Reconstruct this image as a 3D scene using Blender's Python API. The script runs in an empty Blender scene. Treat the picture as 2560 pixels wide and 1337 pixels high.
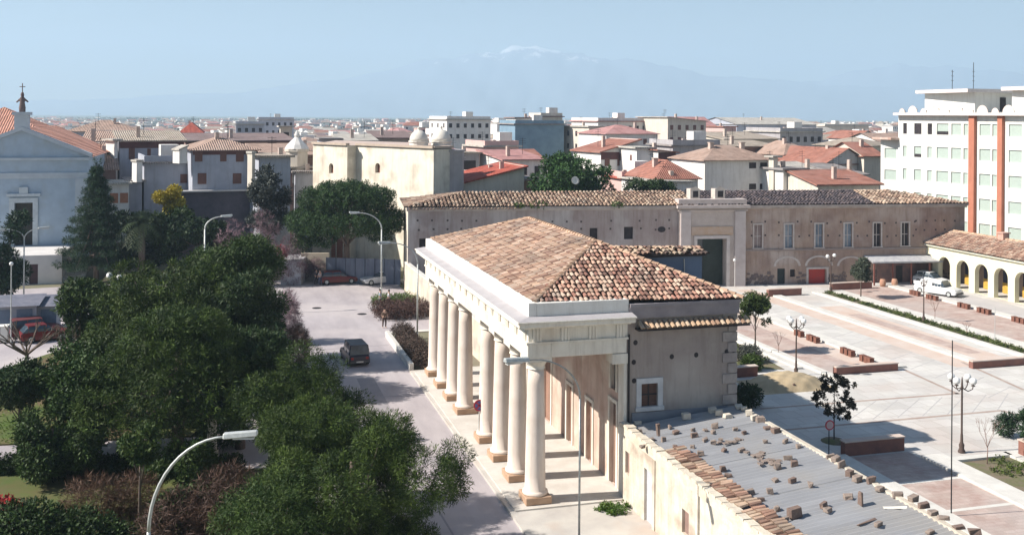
import bpy, math, random
import numpy as np
from mathutils import Vector, Matrix
random.seed(7); RNG = np.random.default_rng(11)
sc = bpy.context.scene
# ---------------------------------------------------------------- camera
TH = math.atan(0.284); CT, ST = math.cos(TH), math.sin(TH)
HC = 18.5; F = 2500.0; HY = 290.0; ROLL = math.radians(0.4)
cam = bpy.data.cameras.new("camera"); cam_o = bpy.data.objects.new("camera", cam)
sc.collection.objects.link(cam_o); sc.camera = cam_o
cam.sensor_width = 36.0; cam.lens = 36.0 * F / 2560.0
cam.shift_y = -(668.5 - HY) / 2560.0
cam.clip_start = 0.5; cam.clip_end = 40000
cam_o.matrix_world = Matrix.Translation((0, 0, HC)) @ Matrix.Rotation(-TH, 4, 'Z') @ Matrix.Rotation(math.pi / 2, 4, 'X') @ Matrix.Rotation(ROLL, 4, 'Z')
# ---------------------------------------------------------------- sky, sun, exposure
SUN_EL = math.radians(38.5)
SDIR = Vector((math.cos(SUN_EL) * 0.995, -0.1 * math.cos(SUN_EL), -math.sin(SUN_EL)))
w = bpy.data.worlds.new("World"); sc.world = w; w.use_nodes = True
nt = w.node_tree; nt.nodes.clear()
sky = nt.nodes.new('ShaderNodeTexSky'); sky.sky_type = 'NISHITA'; sky.sun_disc = False
sky.sun_elevation = SUN_EL; sky.sun_rotation = math.radians(-84.3)
sky.altitude = 50; sky.air_density = 1.0; sky.dust_density = 0.1; sky.ozone_density = 1.6
bg = nt.nodes.new('ShaderNodeBackground'); bg.inputs['Strength'].default_value = 0.050
wo = nt.nodes.new('ShaderNodeOutputWorld')
nt.links.new(sky.outputs[0], bg.inputs[0]); nt.links.new(bg.outputs[0], wo.inputs[0])
sl = bpy.data.lights.new("sun", 'SUN'); sl.energy = 5.0; sl.angle = math.radians(0.5); sl.color = (1.0, 0.93, 0.84)
so = bpy.data.objects.new("sun", sl); sc.collection.objects.link(so)
so.rotation_euler = SDIR.to_track_quat('-Z', 'Y').to_euler(); so.location = (-30, 0, 60)
sc.view_settings.view_transform = 'Standard'; sc.view_settings.look = 'None'
sc.view_settings.exposure = 0.86; sc.view_settings.gamma = 1.0
sc.cycles.max_bounces = 6; sc.cycles.diffuse_bounces = 2; sc.cycles.volume_bounces = 3

# ---------------------------------------------------------------- where things stand (survey of the site in metres)
def _du(u, v):
    du, dv = u - 1280.0, v - HY
    return du + ROLL * dv, dv - ROLL * du
def G(u, v, z=0.0):
    a, b = _du(u, v); d = F * (HC - z) / b; l = a / F * d
    return Vector((l * CT + d * ST, -l * ST + d * CT, z))
def At(u, v, d):
    a, b = _du(u, v); l = a / F * d
    return Vector((l * CT + d * ST, -l * ST + d * CT, HC - b * d / F))
def depth(p): return p[0] * ST + p[1] * CT
def ZV(u, v, d): return HC - _du(u, v)[1] * d / F
def XU(u, y, v=500):
    r = _du(u, v)[0] / F
    return y * (ST + r * CT) / (CT - r * ST)
def YU(u, x, v=500):
    r = _du(u, v)[0] / F
    return x * (CT - r * ST) / (ST + r * CT)

# ---------------------------------------------------------------- object bookkeeping
COL = sc.collection
def link(o, parent=None):
    COL.objects.link(o)
    if parent is not None: o.parent = parent
    return o
def tag(o, label=None, cat=None, group=None, kind=None):
    if label: o['label'] = label
    if cat: o['category'] = cat
    if group: o['group'] = group
    if kind: o['kind'] = kind
    return o
def thing(name, label, cat, loc=(0, 0, 0), rz=0.0, group=None):
    o = bpy.data.objects.new(name, None); o.empty_display_size = 0.2
    o.location = loc; o.rotation_euler = (0, 0, rz); link(o)
    return tag(o, label, cat, group)
def copy_tree(o, parent=None):
    c = o.copy(); COL.objects.link(c); c.parent = parent
    for ch in list(o.children): copy_tree(ch, c)
    return c

# ---------------------------------------------------------------- mesh builder
class MB:
    def __init__(s, T=None):
        s.v = []; s.f = []; s.mi = []; s.c = []; s.T = T; s.m = 0; s.col = (1, 1, 1)
    def pt(s, p):
        if s.T is not None: p = s.T @ Vector(p)
        s.v.append((p[0], p[1], p[2])); return len(s.v) - 1
    def face(s, pts, col=None):
        ids = [s.pt(p) for p in pts]; s.f.append(ids); s.mi.append(s.m); s.c.append(col or s.col)
    def idx(s, ids, col=None):
        s.f.append(ids); s.mi.append(s.m); s.c.append(col or s.col)
    def box(s, x0, y0, z0, x1, y1, z1, col=None, M=None):
        P = [(x0,y0,z0),(x1,y0,z0),(x1,y1,z0),(x0,y1,z0),(x0,y0,z1),(x1,y0,z1),(x1,y1,z1),(x0,y1,z1)]
        if M is not None: P = [M @ Vector(p) for p in P]
        b = [s.pt(p) for p in P]
        for q in ((0,3,2,1),(4,5,6,7),(0,1,5,4),(1,2,6,5),(2,3,7,6),(3,0,4,7)): s.idx([b[i] for i in q], col)
    def prism(s, poly, z0, z1, col=None, cap=True):
        n = len(poly); a = [s.pt((p[0], p[1], z0)) for p in poly]; b = [s.pt((p[0], p[1], z1)) for p in poly]
        for i in range(n):
            j = (i + 1) % n; s.idx([a[i], a[j], b[j], b[i]], col)
        if cap: s.idx(b, col); s.idx(a[::-1], col)
    def tube(s, pts, r, n=8, col=None, cap=True):
        if not hasattr(r, '__len__'): r = [r] * len(pts)
        rings = []; pts = [Vector(p) for p in pts]; prev = None
        for i, p in enumerate(pts):
            d = (pts[min(i+1, len(pts)-1)] - pts[max(i-1, 0)]).normalized()
            a = prev if prev is not None else (Vector((1,0,0)) if abs(d.x) < .9 else Vector((0,1,0)))
            a = (a - d * a.dot(d)).normalized(); b = d.cross(a); prev = a
            rings.append([s.pt(p + (a * math.cos(t) + b * math.sin(t)) * r[i]) for t in [2*math.pi*k/n for k in range(n)]])
        for A, B in zip(rings, rings[1:]):
            for k in range(n): s.idx([A[k], A[(k+1)%n], B[(k+1)%n], B[k]], col)
        if cap: s.idx(rings[0][::-1], col); s.idx(rings[-1], col)
    def lathe(s, prof, n=16, c=(0,0,0), col=None):
        rings = [[s.pt((c[0]+r*math.cos(2*math.pi*k/n), c[1]+r*math.sin(2*math.pi*k/n), c[2]+z)) for k in range(n)] for r, z in prof]
        for A, B in zip(rings, rings[1:]):
            for k in range(n): s.idx([A[k], A[(k+1)%n], B[(k+1)%n], B[k]], col)
        s.idx(rings[0][::-1], col); s.idx(rings[-1], col)
    def ball(s, c, r, n=10, sz=1.0, col=None):
        m = n // 2 + 1
        s.lathe([(max(1e-3, r*math.sin(math.pi*i/m)), -r*sz*math.cos(math.pi*i/m)) for i in range(m+1)], n, c, col)
    def build(s, name, mats, parent=None, smooth=False, bevel=0):
        me = bpy.data.meshes.new(name); me.from_pydata(s.v, [], s.f)
        if not isinstance(mats, (list, tuple)): mats = [mats]
        for m in mats: me.materials.append(m)
        me.polygons.foreach_set('material_index', s.mi)
        if any(c != (1, 1, 1) for c in s.c):
            ca = me.color_attributes.new('tint', 'FLOAT_COLOR', 'CORNER')
            arr = np.ones((len(me.loops), 4), dtype=np.float32)
            ls = np.array([len(f) for f in s.f]); arr[:, :3] = np.repeat(np.array(s.c, dtype=np.float32), ls, axis=0)
            ca.data.foreach_set('color', arr.ravel())
        if smooth: me.polygons.foreach_set('use_smooth', [True] * len(me.polygons))
        me.update()
        o = bpy.data.objects.new(name, me); link(o, parent)
        if bevel:
            b = o.modifiers.new('bevel', 'BEVEL'); b.width = bevel; b.segments = 1; b.limit_method = 'ANGLE'
        return o

# ---------------------------------------------------------------- materials
MATS = {}
def mat(key, col, col2=None, sc1=3.0, rough=0.85, bump=0.0, bsc=20.0, tint=False, metal=0.0, detail=6, lo=.35, hi=.65, stretch=None, spec=0.3, third=None, tsc=0.4, streak=0.0, slab=None, slabk=.72):
    if key in MATS: return MATS[key]
    m = bpy.data.materials.new(key); m.use_nodes = True; n = m.node_tree.nodes; L = m.node_tree.links
    b = n['Principled BSDF']; b.inputs['Roughness'].default_value = rough; b.inputs['Metallic'].default_value = metal
    b.inputs['Specular IOR Level'].default_value = spec
    tc = n.new('ShaderNodeTexCoord'); vec = tc.outputs['Object']
    if stretch:
        mp = n.new('ShaderNodeMapping'); mp.inputs['Scale'].default_value = stretch; L.new(vec, mp.inputs[0]); vec = mp.outputs[0]
    if col2 is None: col2 = tuple(c * 0.82 for c in col)
    nz = n.new('ShaderNodeTexNoise'); nz.inputs['Scale'].default_value = sc1; nz.inputs['Detail'].default_value = detail; nz.inputs['Roughness'].default_value = 0.65
    L.new(vec, nz.inputs[0])
    mr = n.new('ShaderNodeMapRange'); mr.inputs[1].default_value = lo; mr.inputs[2].default_value = hi; L.new(nz.outputs[0], mr.inputs[0])
    mx = n.new('ShaderNodeMix'); mx.data_type = 'RGBA'; mx.inputs[6].default_value = (*col, 1); mx.inputs[7].default_value = (*col2, 1)
    L.new(mr.outputs[0], mx.inputs[0]); out = mx.outputs[2]
    if third:
        n3 = n.new('ShaderNodeTexNoise'); n3.inputs['Scale'].default_value = tsc; n3.inputs['Detail'].default_value = 5; L.new(tc.outputs['Object'], n3.inputs[0])
        m3 = n.new('ShaderNodeMapRange'); m3.inputs[1].default_value = .5; m3.inputs[2].default_value = .68; L.new(n3.outputs[0], m3.inputs[0])
        x3 = n.new('ShaderNodeMix'); x3.data_type = 'RGBA'; L.new(m3.outputs[0], x3.inputs[0]); L.new(out, x3.inputs[6]); x3.inputs[7].default_value = (*third, 1); out = x3.outputs[2]
    if slab:
        bt = n.new('ShaderNodeTexBrick'); bt.inputs['Scale'].default_value = 1.0; bt.inputs['Brick Width'].default_value = slab[0]; bt.inputs['Row Height'].default_value = slab[1]; bt.inputs['Mortar Size'].default_value = slab[2]
        bt.inputs['Color1'].default_value = (1, 1, 1, 1); bt.inputs['Color2'].default_value = (.86, .86, .85, 1); bt.inputs['Mortar'].default_value = (slabk, slabk * .97, slabk * .95, 1); L.new(tc.outputs['Object'], bt.inputs[0])
        xb = n.new('ShaderNodeMix'); xb.data_type = 'RGBA'; xb.blend_type = 'MULTIPLY'; xb.inputs[0].default_value = 1; L.new(out, xb.inputs[6]); L.new(bt.outputs[0], xb.inputs[7]); out = xb.outputs[2]
    if streak:
        ms = n.new('ShaderNodeMapping'); ms.inputs['Scale'].default_value = (1.6, 1.6, .16); L.new(tc.outputs['Object'], ms.inputs[0])
        n4 = n.new('ShaderNodeTexNoise'); n4.inputs['Scale'].default_value = 1.5; n4.inputs['Detail'].default_value = 8; n4.inputs['Roughness'].default_value = .7; L.new(ms.outputs[0], n4.inputs[0])
        m4 = n.new('ShaderNodeMapRange'); m4.inputs[1].default_value = .48; m4.inputs[2].default_value = .72; m4.inputs[4].default_value = streak; L.new(n4.outputs[0], m4.inputs[0])
        x4 = n.new('ShaderNodeMix'); x4.data_type = 'RGBA'; L.new(m4.outputs[0], x4.inputs[0]); L.new(out, x4.inputs[6]); x4.inputs[7].default_value = (col[0] * .42, col[1] * .38, col[2] * .34, 1); out = x4.outputs[2]
    if tint:
        at = n.new('ShaderNodeAttribute'); at.attribute_name = 'tint'
        mu = n.new('ShaderNodeMix'); mu.data_type = 'RGBA'; mu.blend_type = 'MULTIPLY'; mu.inputs[0].default_value = 1
        L.new(out, mu.inputs[6]); L.new(at.outputs[0], mu.inputs[7]); out = mu.outputs[2]
    L.new(out, b.inputs['Base Color'])
    if bump:
        bn = n.new('ShaderNodeTexNoise'); bn.inputs['Scale'].default_value = bsc; bn.inputs['Detail'].default_value = 5; L.new(tc.outputs['Object'], bn.inputs[0])
        bp = n.new('ShaderNodeBump'); bp.inputs['Strength'].default_value = bump; bp.inputs['Distance'].default_value = 0.05
        L.new(bn.outputs[0], bp.inputs['Height']); L.new(bp.outputs[0], b.inputs['Normal'])
    MATS[key] = m; return m
def glassy(key, col):
    return mat(key, col, tuple(c * .6 for c in col), 2.0, rough=0.15, spec=0.6)
def leafmat(key, col, trans=0.12):
    if key in MATS: return MATS[key]
    m = bpy.data.materials.new(key); m.use_nodes = True; n = m.node_tree.nodes; L = m.node_tree.links
    b = n['Principled BSDF']; b.inputs['Roughness'].default_value = .6; b.inputs['Specular IOR Level'].default_value = .25
    at = n.new('ShaderNodeAttribute'); at.attribute_name = 'tint'
    mu = n.new('ShaderNodeMix'); mu.data_type = 'RGBA'; mu.blend_type = 'MULTIPLY'; mu.inputs[0].default_value = 1
    mu.inputs[6].default_value = (*col, 1); L.new(at.outputs[0], mu.inputs[7]); L.new(mu.outputs[2], b.inputs['Base Color'])
    tr = n.new('ShaderNodeBsdfTranslucent'); L.new(mu.outputs[2], tr.inputs[0])
    ms = n.new('ShaderNodeMixShader'); ms.inputs[0].default_value = trans
    L.new(b.outputs[0], ms.inputs[1]); L.new(tr.outputs[0], ms.inputs[2]); L.new(ms.outputs[0], n['Material Output'].inputs[0])
    MATS[key] = m; return m
def tilemat(key, col, tint=True):
    return mat(key, col, tuple(c * .7 for c in col), 1.2, rough=.9, tint=tint, bump=.2, bsc=30, third=(col[0]*.55, col[1]*.6, col[2]*.65), tsc=.5)
def farroof(key, col):
    """tile roof for houses: rows of tiles by a wave texture"""
    if key in MATS: return MATS[key]
    m = mat(key, col, tuple(c * .62 for c in col), .9, rough=.9, third=tuple(c*.8+.05 for c in col), tsc=.3)
    n = m.node_tree.nodes; L = m.node_tree.links; b = n['Principled BSDF']
    tc = n.new('ShaderNodeTexCoord'); wv = n.new('ShaderNodeTexWave'); wv.inputs['Scale'].default_value = 1.1; wv.inputs['Distortion'].default_value = 1.5
    L.new(tc.outputs['Object'], wv.inputs[0]); bp = n.new('ShaderNodeBump'); bp.inputs['Strength'].default_value = .8; bp.inputs['Distance'].default_value = .12
    L.new(wv.outputs[1], bp.inputs['Height']); L.new(bp.outputs[0], b.inputs['Normal'])
    return m

DARK = mat('dark_opening', (.02, .018, .02), (.05, .04, .045), 2.0, rough=.6)
GLASS = glassy('window_glass', (.06, .09, .12))
METAL = mat('grey_metal', (.34, .36, .36), (.22, .24, .24), 6, rough=.45, metal=.6)
PALE_METAL = mat('pale_metal', (.6, .62, .6), (.45, .47, .46), 6, rough=.5, metal=.3)
WHITE = mat('white_plaster', (.82, .80, .74), (.70, .67, .60), 1.2, bump=.2)
DKM = mat('dark_iron', (.035, .035, .04), None, 6, rough=.5, metal=.4)

# ---------------------------------------------------------------- walls with openings
def wall(mb, P0, P1, z0, z1, ops=(), rd=0.25, back=None):
    """vertical wall from P0 to P1 (plan), outside on the right-hand side; ops = (s0,s1,za,zb[,arch])"""
    P0 = Vector((P0[0], P0[1], 0)); P1 = Vector((P1[0], P1[1], 0)); D = P1 - P0; Ln = D.length; D = D / Ln
    N = Vector((D.y, -D.x, 0))
    def q(s, z, n=0.0): return P0 + D * s + N * n + Vector((0, 0, z))
    xs = sorted({0.0, Ln, *[o[0] for o in ops], *[o[1] for o in ops]}); zs = sorted({z0, z1, *[o[2] for o in ops], *[o[3] for o in ops]})
    for a, b in zip(xs, xs[1:]):
        for c, d in zip(zs, zs[1:]):
            ms, mz = (a+b)/2, (c+d)/2
            if any(o[0] < ms < o[1] and o[2] < mz < o[3] for o in ops): continue
            mb.face([q(a, c), q(b, c), q(b, d), q(a, d)])
    for o in ops:
        a, b, c, d = o[:4]; arch = len(o) > 4 and o[4]
        if not arch:
            mb.face([q(a, c), q(a, d), q(a, d, -rd), q(a, c, -rd)]); mb.face([q(b, c), q(b, c, -rd), q(b, d, -rd), q(b, d)])
            mb.face([q(a, d), q(b, d), q(b, d, -rd), q(a, d, -rd)]); mb.face([q(a, c), q(a, c, -rd), q(b, c, -rd), q(b, c)])
        else:
            r = (b - a) / 2; rz = min(r * o[4], (d - c)); zc = d - rz; K = 10
            A = [(a + r - r * math.cos(math.pi * k / K), zc + rz * math.sin(math.pi * k / K)) for k in range(K + 1)]
            for (s0, h0), (s1, h1) in zip(A, A[1:]):
                mb.face([q(s0, h0), q(s1, h1), q(s1, d), q(s0, d)]); mb.face([q(s0, h0), q(s0, h0, -rd), q(s1, h1, -rd), q(s1, h1)])
            mb.face([q(a, c), q(a, zc), q(a, zc, -rd), q(a, c, -rd)]); mb.face([q(b, c), q(b, c, -rd), q(b, zc, -rd), q(b, zc)])
            if zc > c: mb.face([q(a, c), q(a, c, -rd), q(b, c, -rd), q(b, c)])
    return q
def panel(name, P0, P1, s0, s1, za, zb, n0, n1, m, parent, bars=0, barm=None):
    """a thin box standing along a wall line, n0..n1 metres out of it"""
    P0 = Vector((P0[0], P0[1], 0)); P1 = Vector((P1[0], P1[1], 0)); D = (P1 - P0).normalized(); N = Vector((D.y, -D.x, 0))
    T = Matrix(((D.x, N.x, 0, P0.x), (D.y, N.y, 0, P0.y), (0, 0, 1, 0), (0, 0, 0, 1)))
    mb = MB(T); mb.box(s0, min(n0, n1), za, s1, max(n0, n1), zb)
    if bars:
        mb.m = 1; t = .035; nn = max(n0, n1)
        for k in range(1, bars + 1):
            x = s0 + (s1 - s0) * k / (bars + 1); mb.box(x - t, nn + .002, za, x + t, nn + .03, zb)
        mb.box(s0, nn + .003, (za+zb)/2 - t, s1, nn + .028, (za+zb)/2 + t)
    return mb.build(name, [m, barm or m] if bars else m, parent)
def frame(name, P0, P1, s0, s1, za, zb, wd, n1, m, parent, sill=0.0):
    P0 = Vector((P0[0], P0[1], 0)); P1 = Vector((P1[0], P1[1], 0)); D = (P1 - P0).normalized(); N = Vector((D.y, -D.x, 0))
    T = Matrix(((D.x, N.x, 0, P0.x), (D.y, N.y, 0, P0.y), (0, 0, 1, 0), (0, 0, 0, 1)))
    mb = MB(T); a, b = .003, n1
    mb.box(s0 - wd, a, za, s0 - .002, b, zb); mb.box(s1 + .002, a, za, s1 + wd, b, zb); mb.box(s0 - wd, a, zb + .002, s1 + wd, b + .01, zb + wd)
    if sill: mb.box(s0 - wd - .05, a, za - sill, s1 + wd + .05, b + .06, za - .002)
    return mb.build(name, m, parent)

# ---------------------------------------------------------------- barrel tile roofs
def tiles(mb, p0, p1, p2, p3, pitch=.26, row=.42, r=.1, jit=.03, cols=None, gaps=0.0):
    """p0,p1 the eave ends, p2,p3 the ridge ends above p1,p0"""
    p0, p1, p2, p3 = map(Vector, (p0, p1, p2, p3)); U = (p1 - p0); W = U.length; U = U / W
    Nn = U.cross(p3 - p0).normalized(); 
    if Nn.length < .5 or (p3-p0).length < 1e-3: Nn = U.cross(p2 - p0).normalized()
    if Nn.z < 0: Nn = -Nn
    V = Nn.cross(U).normalized()
    if V.z < 0: V = -V
    def uv(p): d = p - p0; return d.dot(U), d.dot(V)
    poly = [(0, 0), (W, 0), uv(p2), uv(p3)]; H = max(uv(p2)[1], uv(p3)[1])
    u_lo = min(q[0] for q in poly); u_hi = max(q[0] for q in poly)
    def inside(x, y):
        c = False
        for i in range(4):
            (x0, y0), (x1, y1) = poly[i], poly[(i + 1) % 4]
            if (y0 > y) != (y1 > y) and x < (x1 - x0) * (y - y0) / (y1 - y0 + 1e-12) + x0: c = not c
        return c
    cols = cols or [(1, .75, .6), (.85, .5, .4), (1.1, .95, .75), (.6, .42, .38), (1.15, 1.0, .85), (.95, .65, .45)]
    nx = int((u_hi - u_lo) / pitch) + 1; ny = int(H / row) + 1
    for j in range(ny):
        for i in range(nx):
            x = u_lo + (i + .5) * pitch; y = (j + .45) * row
            if not inside(x, y) or random.random() < gaps: continue
            c = random.choice(cols); k = random.uniform(.8, 1.15); c = tuple(a * k for a in c)
            dx = random.uniform(-jit, jit); sk = random.uniform(-jit, jit); y0 = j * row - .03 + random.uniform(-jit, jit); y1 = y0 + row * 1.18
            ra, rb = r * 1.12, r * .85; up = .035 + random.uniform(0, jit * .6)
            A = []; B = []
            for t in (0, 1, 2, 3, 4):
                an = math.pi * t / 4; ca, sa = -math.cos(an), math.sin(an)
                A.append(p0 + U * (x + dx + ra * ca) + V * y0 + Nn * (up + ra * sa * .9)); B.append(p0 + U * (x + dx + sk + rb * ca) + V * y1 + Nn * (rb * sa * .9 - .0))
            ia = [mb.pt(q) for q in A]; ib = [mb.pt(q) for q in B]
            for t in range(4): mb.idx([ia[t], ia[t+1], ib[t+1], ib[t]], c)
            mb.idx([ia[0], ia[1], ia[2], ia[3], ia[4]][::-1], tuple(a * .5 for a in c))
def tileline(mb, a, b, r=.13, L=.42, cols=None):
    a, b = Vector(a), Vector(b); n = max(1, int((b - a).length / L)); D = (b - a) / n; S = D.cross(Vector((0, 0, 1))).normalized(); Nn = S.cross(D).normalized()
    for i in range(n):
        k = random.uniform(.7, 1.15); c = (k, .8 * k, .66 * k); p, q = a + D * i, a + D * (i + 1.12)
        ia = [mb.pt(p + S * (r * 1.1 * math.cos(math.pi * t / 4)) + Nn * (r * 1.1 * math.sin(math.pi * t / 4) + .03)) for t in range(5)]
        ib = [mb.pt(q + S * (r * .9 * math.cos(math.pi * t / 4)) + Nn * (r * .9 * math.sin(math.pi * t / 4))) for t in range(5)]
        for t in range(4): mb.idx([ia[t], ia[t+1], ib[t+1], ib[t]], c)
        mb.idx(ia[::-1], tuple(x * .5 for x in c))

# ---------------------------------------------------------------- foliage
def foliage(name, m, parent, lobes, n, size=.3, asp=.35, per=14, crad=.35, tint=((.7, .9, .6), (1.2, 1.15, .8)), shell=.35, radial=.6, seed=0, zmin=.02, kind=None):
    rng = np.random.default_rng(seed + 5); lobes = np.array(lobes, dtype=float); ar = (lobes[:, 3] * lobes[:, 4] + lobes[:, 3] * lobes[:, 5] + lobes[:, 4] * lobes[:, 5])
    nc = max(1, n // per); li = rng.choice(len(lobes), nc, p=ar / ar.sum())
    dr = rng.normal(size=(nc, 3)); dr /= np.linalg.norm(dr, axis=1)[:, None]
    rr = 1 - shell * rng.random(nc) ** 1.6; C = lobes[li, :3] + dr * lobes[li, 3:] * rr[:, None]
    # clump colour: light and dark clumps
    ck = rng.random(nc); cb = rng.uniform(.72, 1.28, nc)
    P = np.repeat(C, per, 0); DR = np.repeat(dr, per, 0); N = len(P)
    off = rng.normal(size=(N, 3)); off /= np.linalg.norm(off, axis=1)[:, None]; off = off + DR * radial; off /= np.linalg.norm(off, axis=1)[:, None]
    P = P + off * (crad * rng.random(N) ** .5)[:, None]
    ax = off + rng.normal(size=(N, 3)) * .35; ax /= np.linalg.norm(ax, axis=1)[:, None]
    ntg = DR + rng.normal(size=(N, 3)) * .45; sd = np.cross(ntg, ax); sd /= np.linalg.norm(sd, axis=1)[:, None]
    sz = size * rng.uniform(.6, 1.3, N); keep = P[:, 2] > zmin
    P, ax, sd, sz = P[keep], ax[keep], sd[keep], sz[keep]; N = len(P)
    a = ax * (sz * .5)[:, None]; b = sd * (sz * asp * .5)[:, None]
    V = np.stack([P - a, P + b, P + a, P - b], 1).reshape(-1, 3)
    ck = np.repeat(ck, per)[keep]; cb = np.repeat(cb, per)[keep] * rng.uniform(.85, 1.15, N)
    t0, t1 = np.array(tint[0]), np.array(tint[1]); cc = (t0 + (t1 - t0) * ck[:, None]) * cb[:, None]
    me = bpy.data.meshes.new(name); me.vertices.add(4 * N); me.vertices.foreach_set('co', V.ravel().astype(np.float32))
    me.loops.add(4 * N); me.loops.foreach_set('vertex_index', np.arange(4 * N, dtype=np.int32))
    me.polygons.add(N); me.polygons.foreach_set('loop_start', np.arange(0, 4 * N, 4, dtype=np.int32)); me.polygons.foreach_set('loop_total', np.full(N, 4, dtype=np.int32))
    ca = me.color_attributes.new('tint', 'FLOAT_COLOR', 'CORNER'); arr = np.ones((4 * N, 4), dtype=np.float32); arr[:, :3] = np.repeat(cc, 4, 0); ca.data.foreach_set('color', arr.ravel())
    me.materials.append(m); me.update(); me.validate()
    o = bpy.data.objects.new(name, me); link(o, parent)
    if kind: o['kind'] = kind
    return o
BARK = mat('bark', (.10, .075, .06), (.18, .14, .12), 5, bump=.5, bsc=12, stretch=(1, 1, .25))
PINE = leafmat('pine_needles', (.050, .082, .026))
DARKLEAF = leafmat('dark_evergreen', (.034, .060, .030))
CEDAR = leafmat('conifer_needles', (.036, .070, .045))
PALM = leafmat('palm_leaf', (.07, .10, .045)); YELLOW = leafmat('yellow_blossom', (.40, .33, .05))
GREYLEAF = leafmat('greyish_leaf', (.075, .085, .075)); TWIG = leafmat('bare_twigs', (.095, .065, .05), .05)
MAUVE = leafmat('mauve_twigs', (.24, .17, .18), .05); SHRUB = leafmat('shrub_leaf', (.07, .11, .035)); GRASSM = leafmat('grass_blades', (.13, .19, .045), .2)
def trunk(parent, h, r0, r1, lobes, lean=(0, 0), name='trunk', n=8, limbs=None, m=None):
    mb = MB(); pts = [(lean[0] * t * t, lean[1] * t * t, h * t - (.1 if t == 0 else 0)) for t in (0, .35, .7, 1)]
    mb.tube(pts, [r0, r0 * .8 + r1 * .2, r0 * .3 + r1 * .7, r1], n)
    for (x, y, z, *_) in (limbs if limbs is not None else lobes)[:14]:
        z0 = h * random.uniform(.45, .85); t = z0 / h; s = Vector((lean[0] * t * t, lean[1] * t * t, z0)); e = Vector((x, y, z)); mid = (s + e) / 2 + Vector((0, 0, -.08 * (e - s).length))
        mb.tube([s, mid, e], [r1 * .8, r1 * .55, r1 * .2], 6)
    return mb.build(name, m or BARK, parent, smooth=True)
WORLD = set()
def link(o, parent=None):
    COL.objects.link(o)
    if parent is not None:
        o.parent = parent
        if parent.name in WORLD: o.location = -parent.location
    return o
def wthing(name, label, cat, loc, group=None):
    t = thing(name, label, cat, loc, 0, group); WORLD.add(t.name); return t

# ================================================================ SETTING
ASPH = mat('asphalt', (.47, .43, .44), (.37, .335, .35), .35, rough=.95, bump=.3, bsc=60, stretch=(1.6, .35, 1), third=(.53, .48, .47), tsc=.12)
PAVE = mat('pale_paving', (.68, .66, .62), (.58, .56, .54), .35, rough=.9, bump=.2, bsc=40, third=(.58, .52, .48), tsc=.14, slab=(1.3, 1.3, .035), slabk=.8)
EARTH = mat('earth', (.22, .19, .15), (.16, .17, .09), .05, rough=1)
PLAIN = mat('plain_fields', (.10, .13, .07), (.19, .17, .12), .004, rough=1)
LAWN = mat('lawn_green', (.10, .13, .035), (.15, .095, .06), .22, rough=1, third=(.08, .12, .03), tsc=.3)
KERB = mat('white_kerb_stone', (.70, .68, .63), (.58, .56, .52), 1.0, bump=.2)
BRICK = mat('brick_paving', (.44, .31, .27), (.58, .48, .43), .7, rough=.9, bump=.4, bsc=18, third=(.50, .43, .40), tsc=.15, slab=(.6, .3, .02), slabk=.85)
BRICKL = mat('pale_brick_paving', (.58, .44, .36), (.62, .53, .47), .5, rough=.9, bump=.3, bsc=18)
REDBRICK = mat('red_brick', (.27, .125, .095), (.20, .10, .085), 1.5, bump=.5, bsc=12)
SAND = mat('sand', (.50, .40, .26), (.42, .33, .21), 1.5, bump=.5, bsc=10)
SOIL = mat('soil', (.22, .16, .13), (.13, .15, .06), .8, rough=1, bump=.6, bsc=6)

def sheet(name, pts, z, m, kind='structure'):
    mb = MB(); mb.face([(p[0], p[1], z) for p in pts]); o = mb.build(name, m); tag(o, kind=kind); return o
def rect(x0, x1, y0, y1): return [(x0, y0), (x1, y0), (x1, y1), (x0, y1)]
sheet('ground', rect(-12000, 12000, -60, 12500), 0.0, PLAIN)
sheet('town_ground', [(-120, 12), (140, 12), (430, 900), (-380, 900)], .004, EARTH)
sheet('road', [(-75, 14), (13.0, 14), (13.0, 84), (18, 84), (18, 113), (-12, 116), (-75, 108)], .008, ASPH)
sheet('plaza_pavement', [(24.2, 14), (84, 14), (84, 114), (18.6, 112), (18.6, 71), (24.2, 71)], .012, PAVE)
# low kerb and raised pavement beside the road
def slab(name, pts, z0, z1, m):
    mb = MB(); mb.prism([(p[0], p[1]) for p in pts], z0, z1); o = mb.build(name, m); return tag(o, kind='structure')
slab('pavement', rect(12.7, 18.55, 14, 71.2), -.05, .15, mat('pale_stone_floor', (.58, .55, .50), (.47, .44, .41), .6, bump=.3, third=(.5, .42, .36)))
slab('pavement', rect(12.95, 18.0, 84.0, 84.6), -.05, .12, KERB)
# the park
lwa, lwb = G(-420, 1176), G(700, 1176)
slab('lawn', [(-40, 16), (3.2, 16), (3.2, lwb.y), (lwa.x, lwa.y), (-40, lwa.y)], -.05, .10, LAWN)
slab('lawn', [(-24.5, 62.5), (-1.5, 60), (-1.5, 92), (-8, 92), (-17.2, 76)], -.05, .10, LAWN)
slab('pavement', [(3.2, 16), (3.6, 16), (3.6, 50.5), (3.2, 50.5)], -.05, .13, KERB)
slab('pavement', [(-45, 96.0), (-17.0, 96.0), (-17.0, 92.5), (-45, 84.5)], -.05, .12, mat('grey_pavement', (.34, .32, .33), (.28, .27, .28), .5))
slab('kerb', [(-45, 84.2), (-17.0, 92.2), (-17.0, 92.5), (-45, 84.5)], -.05, .14, KERB)
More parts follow.
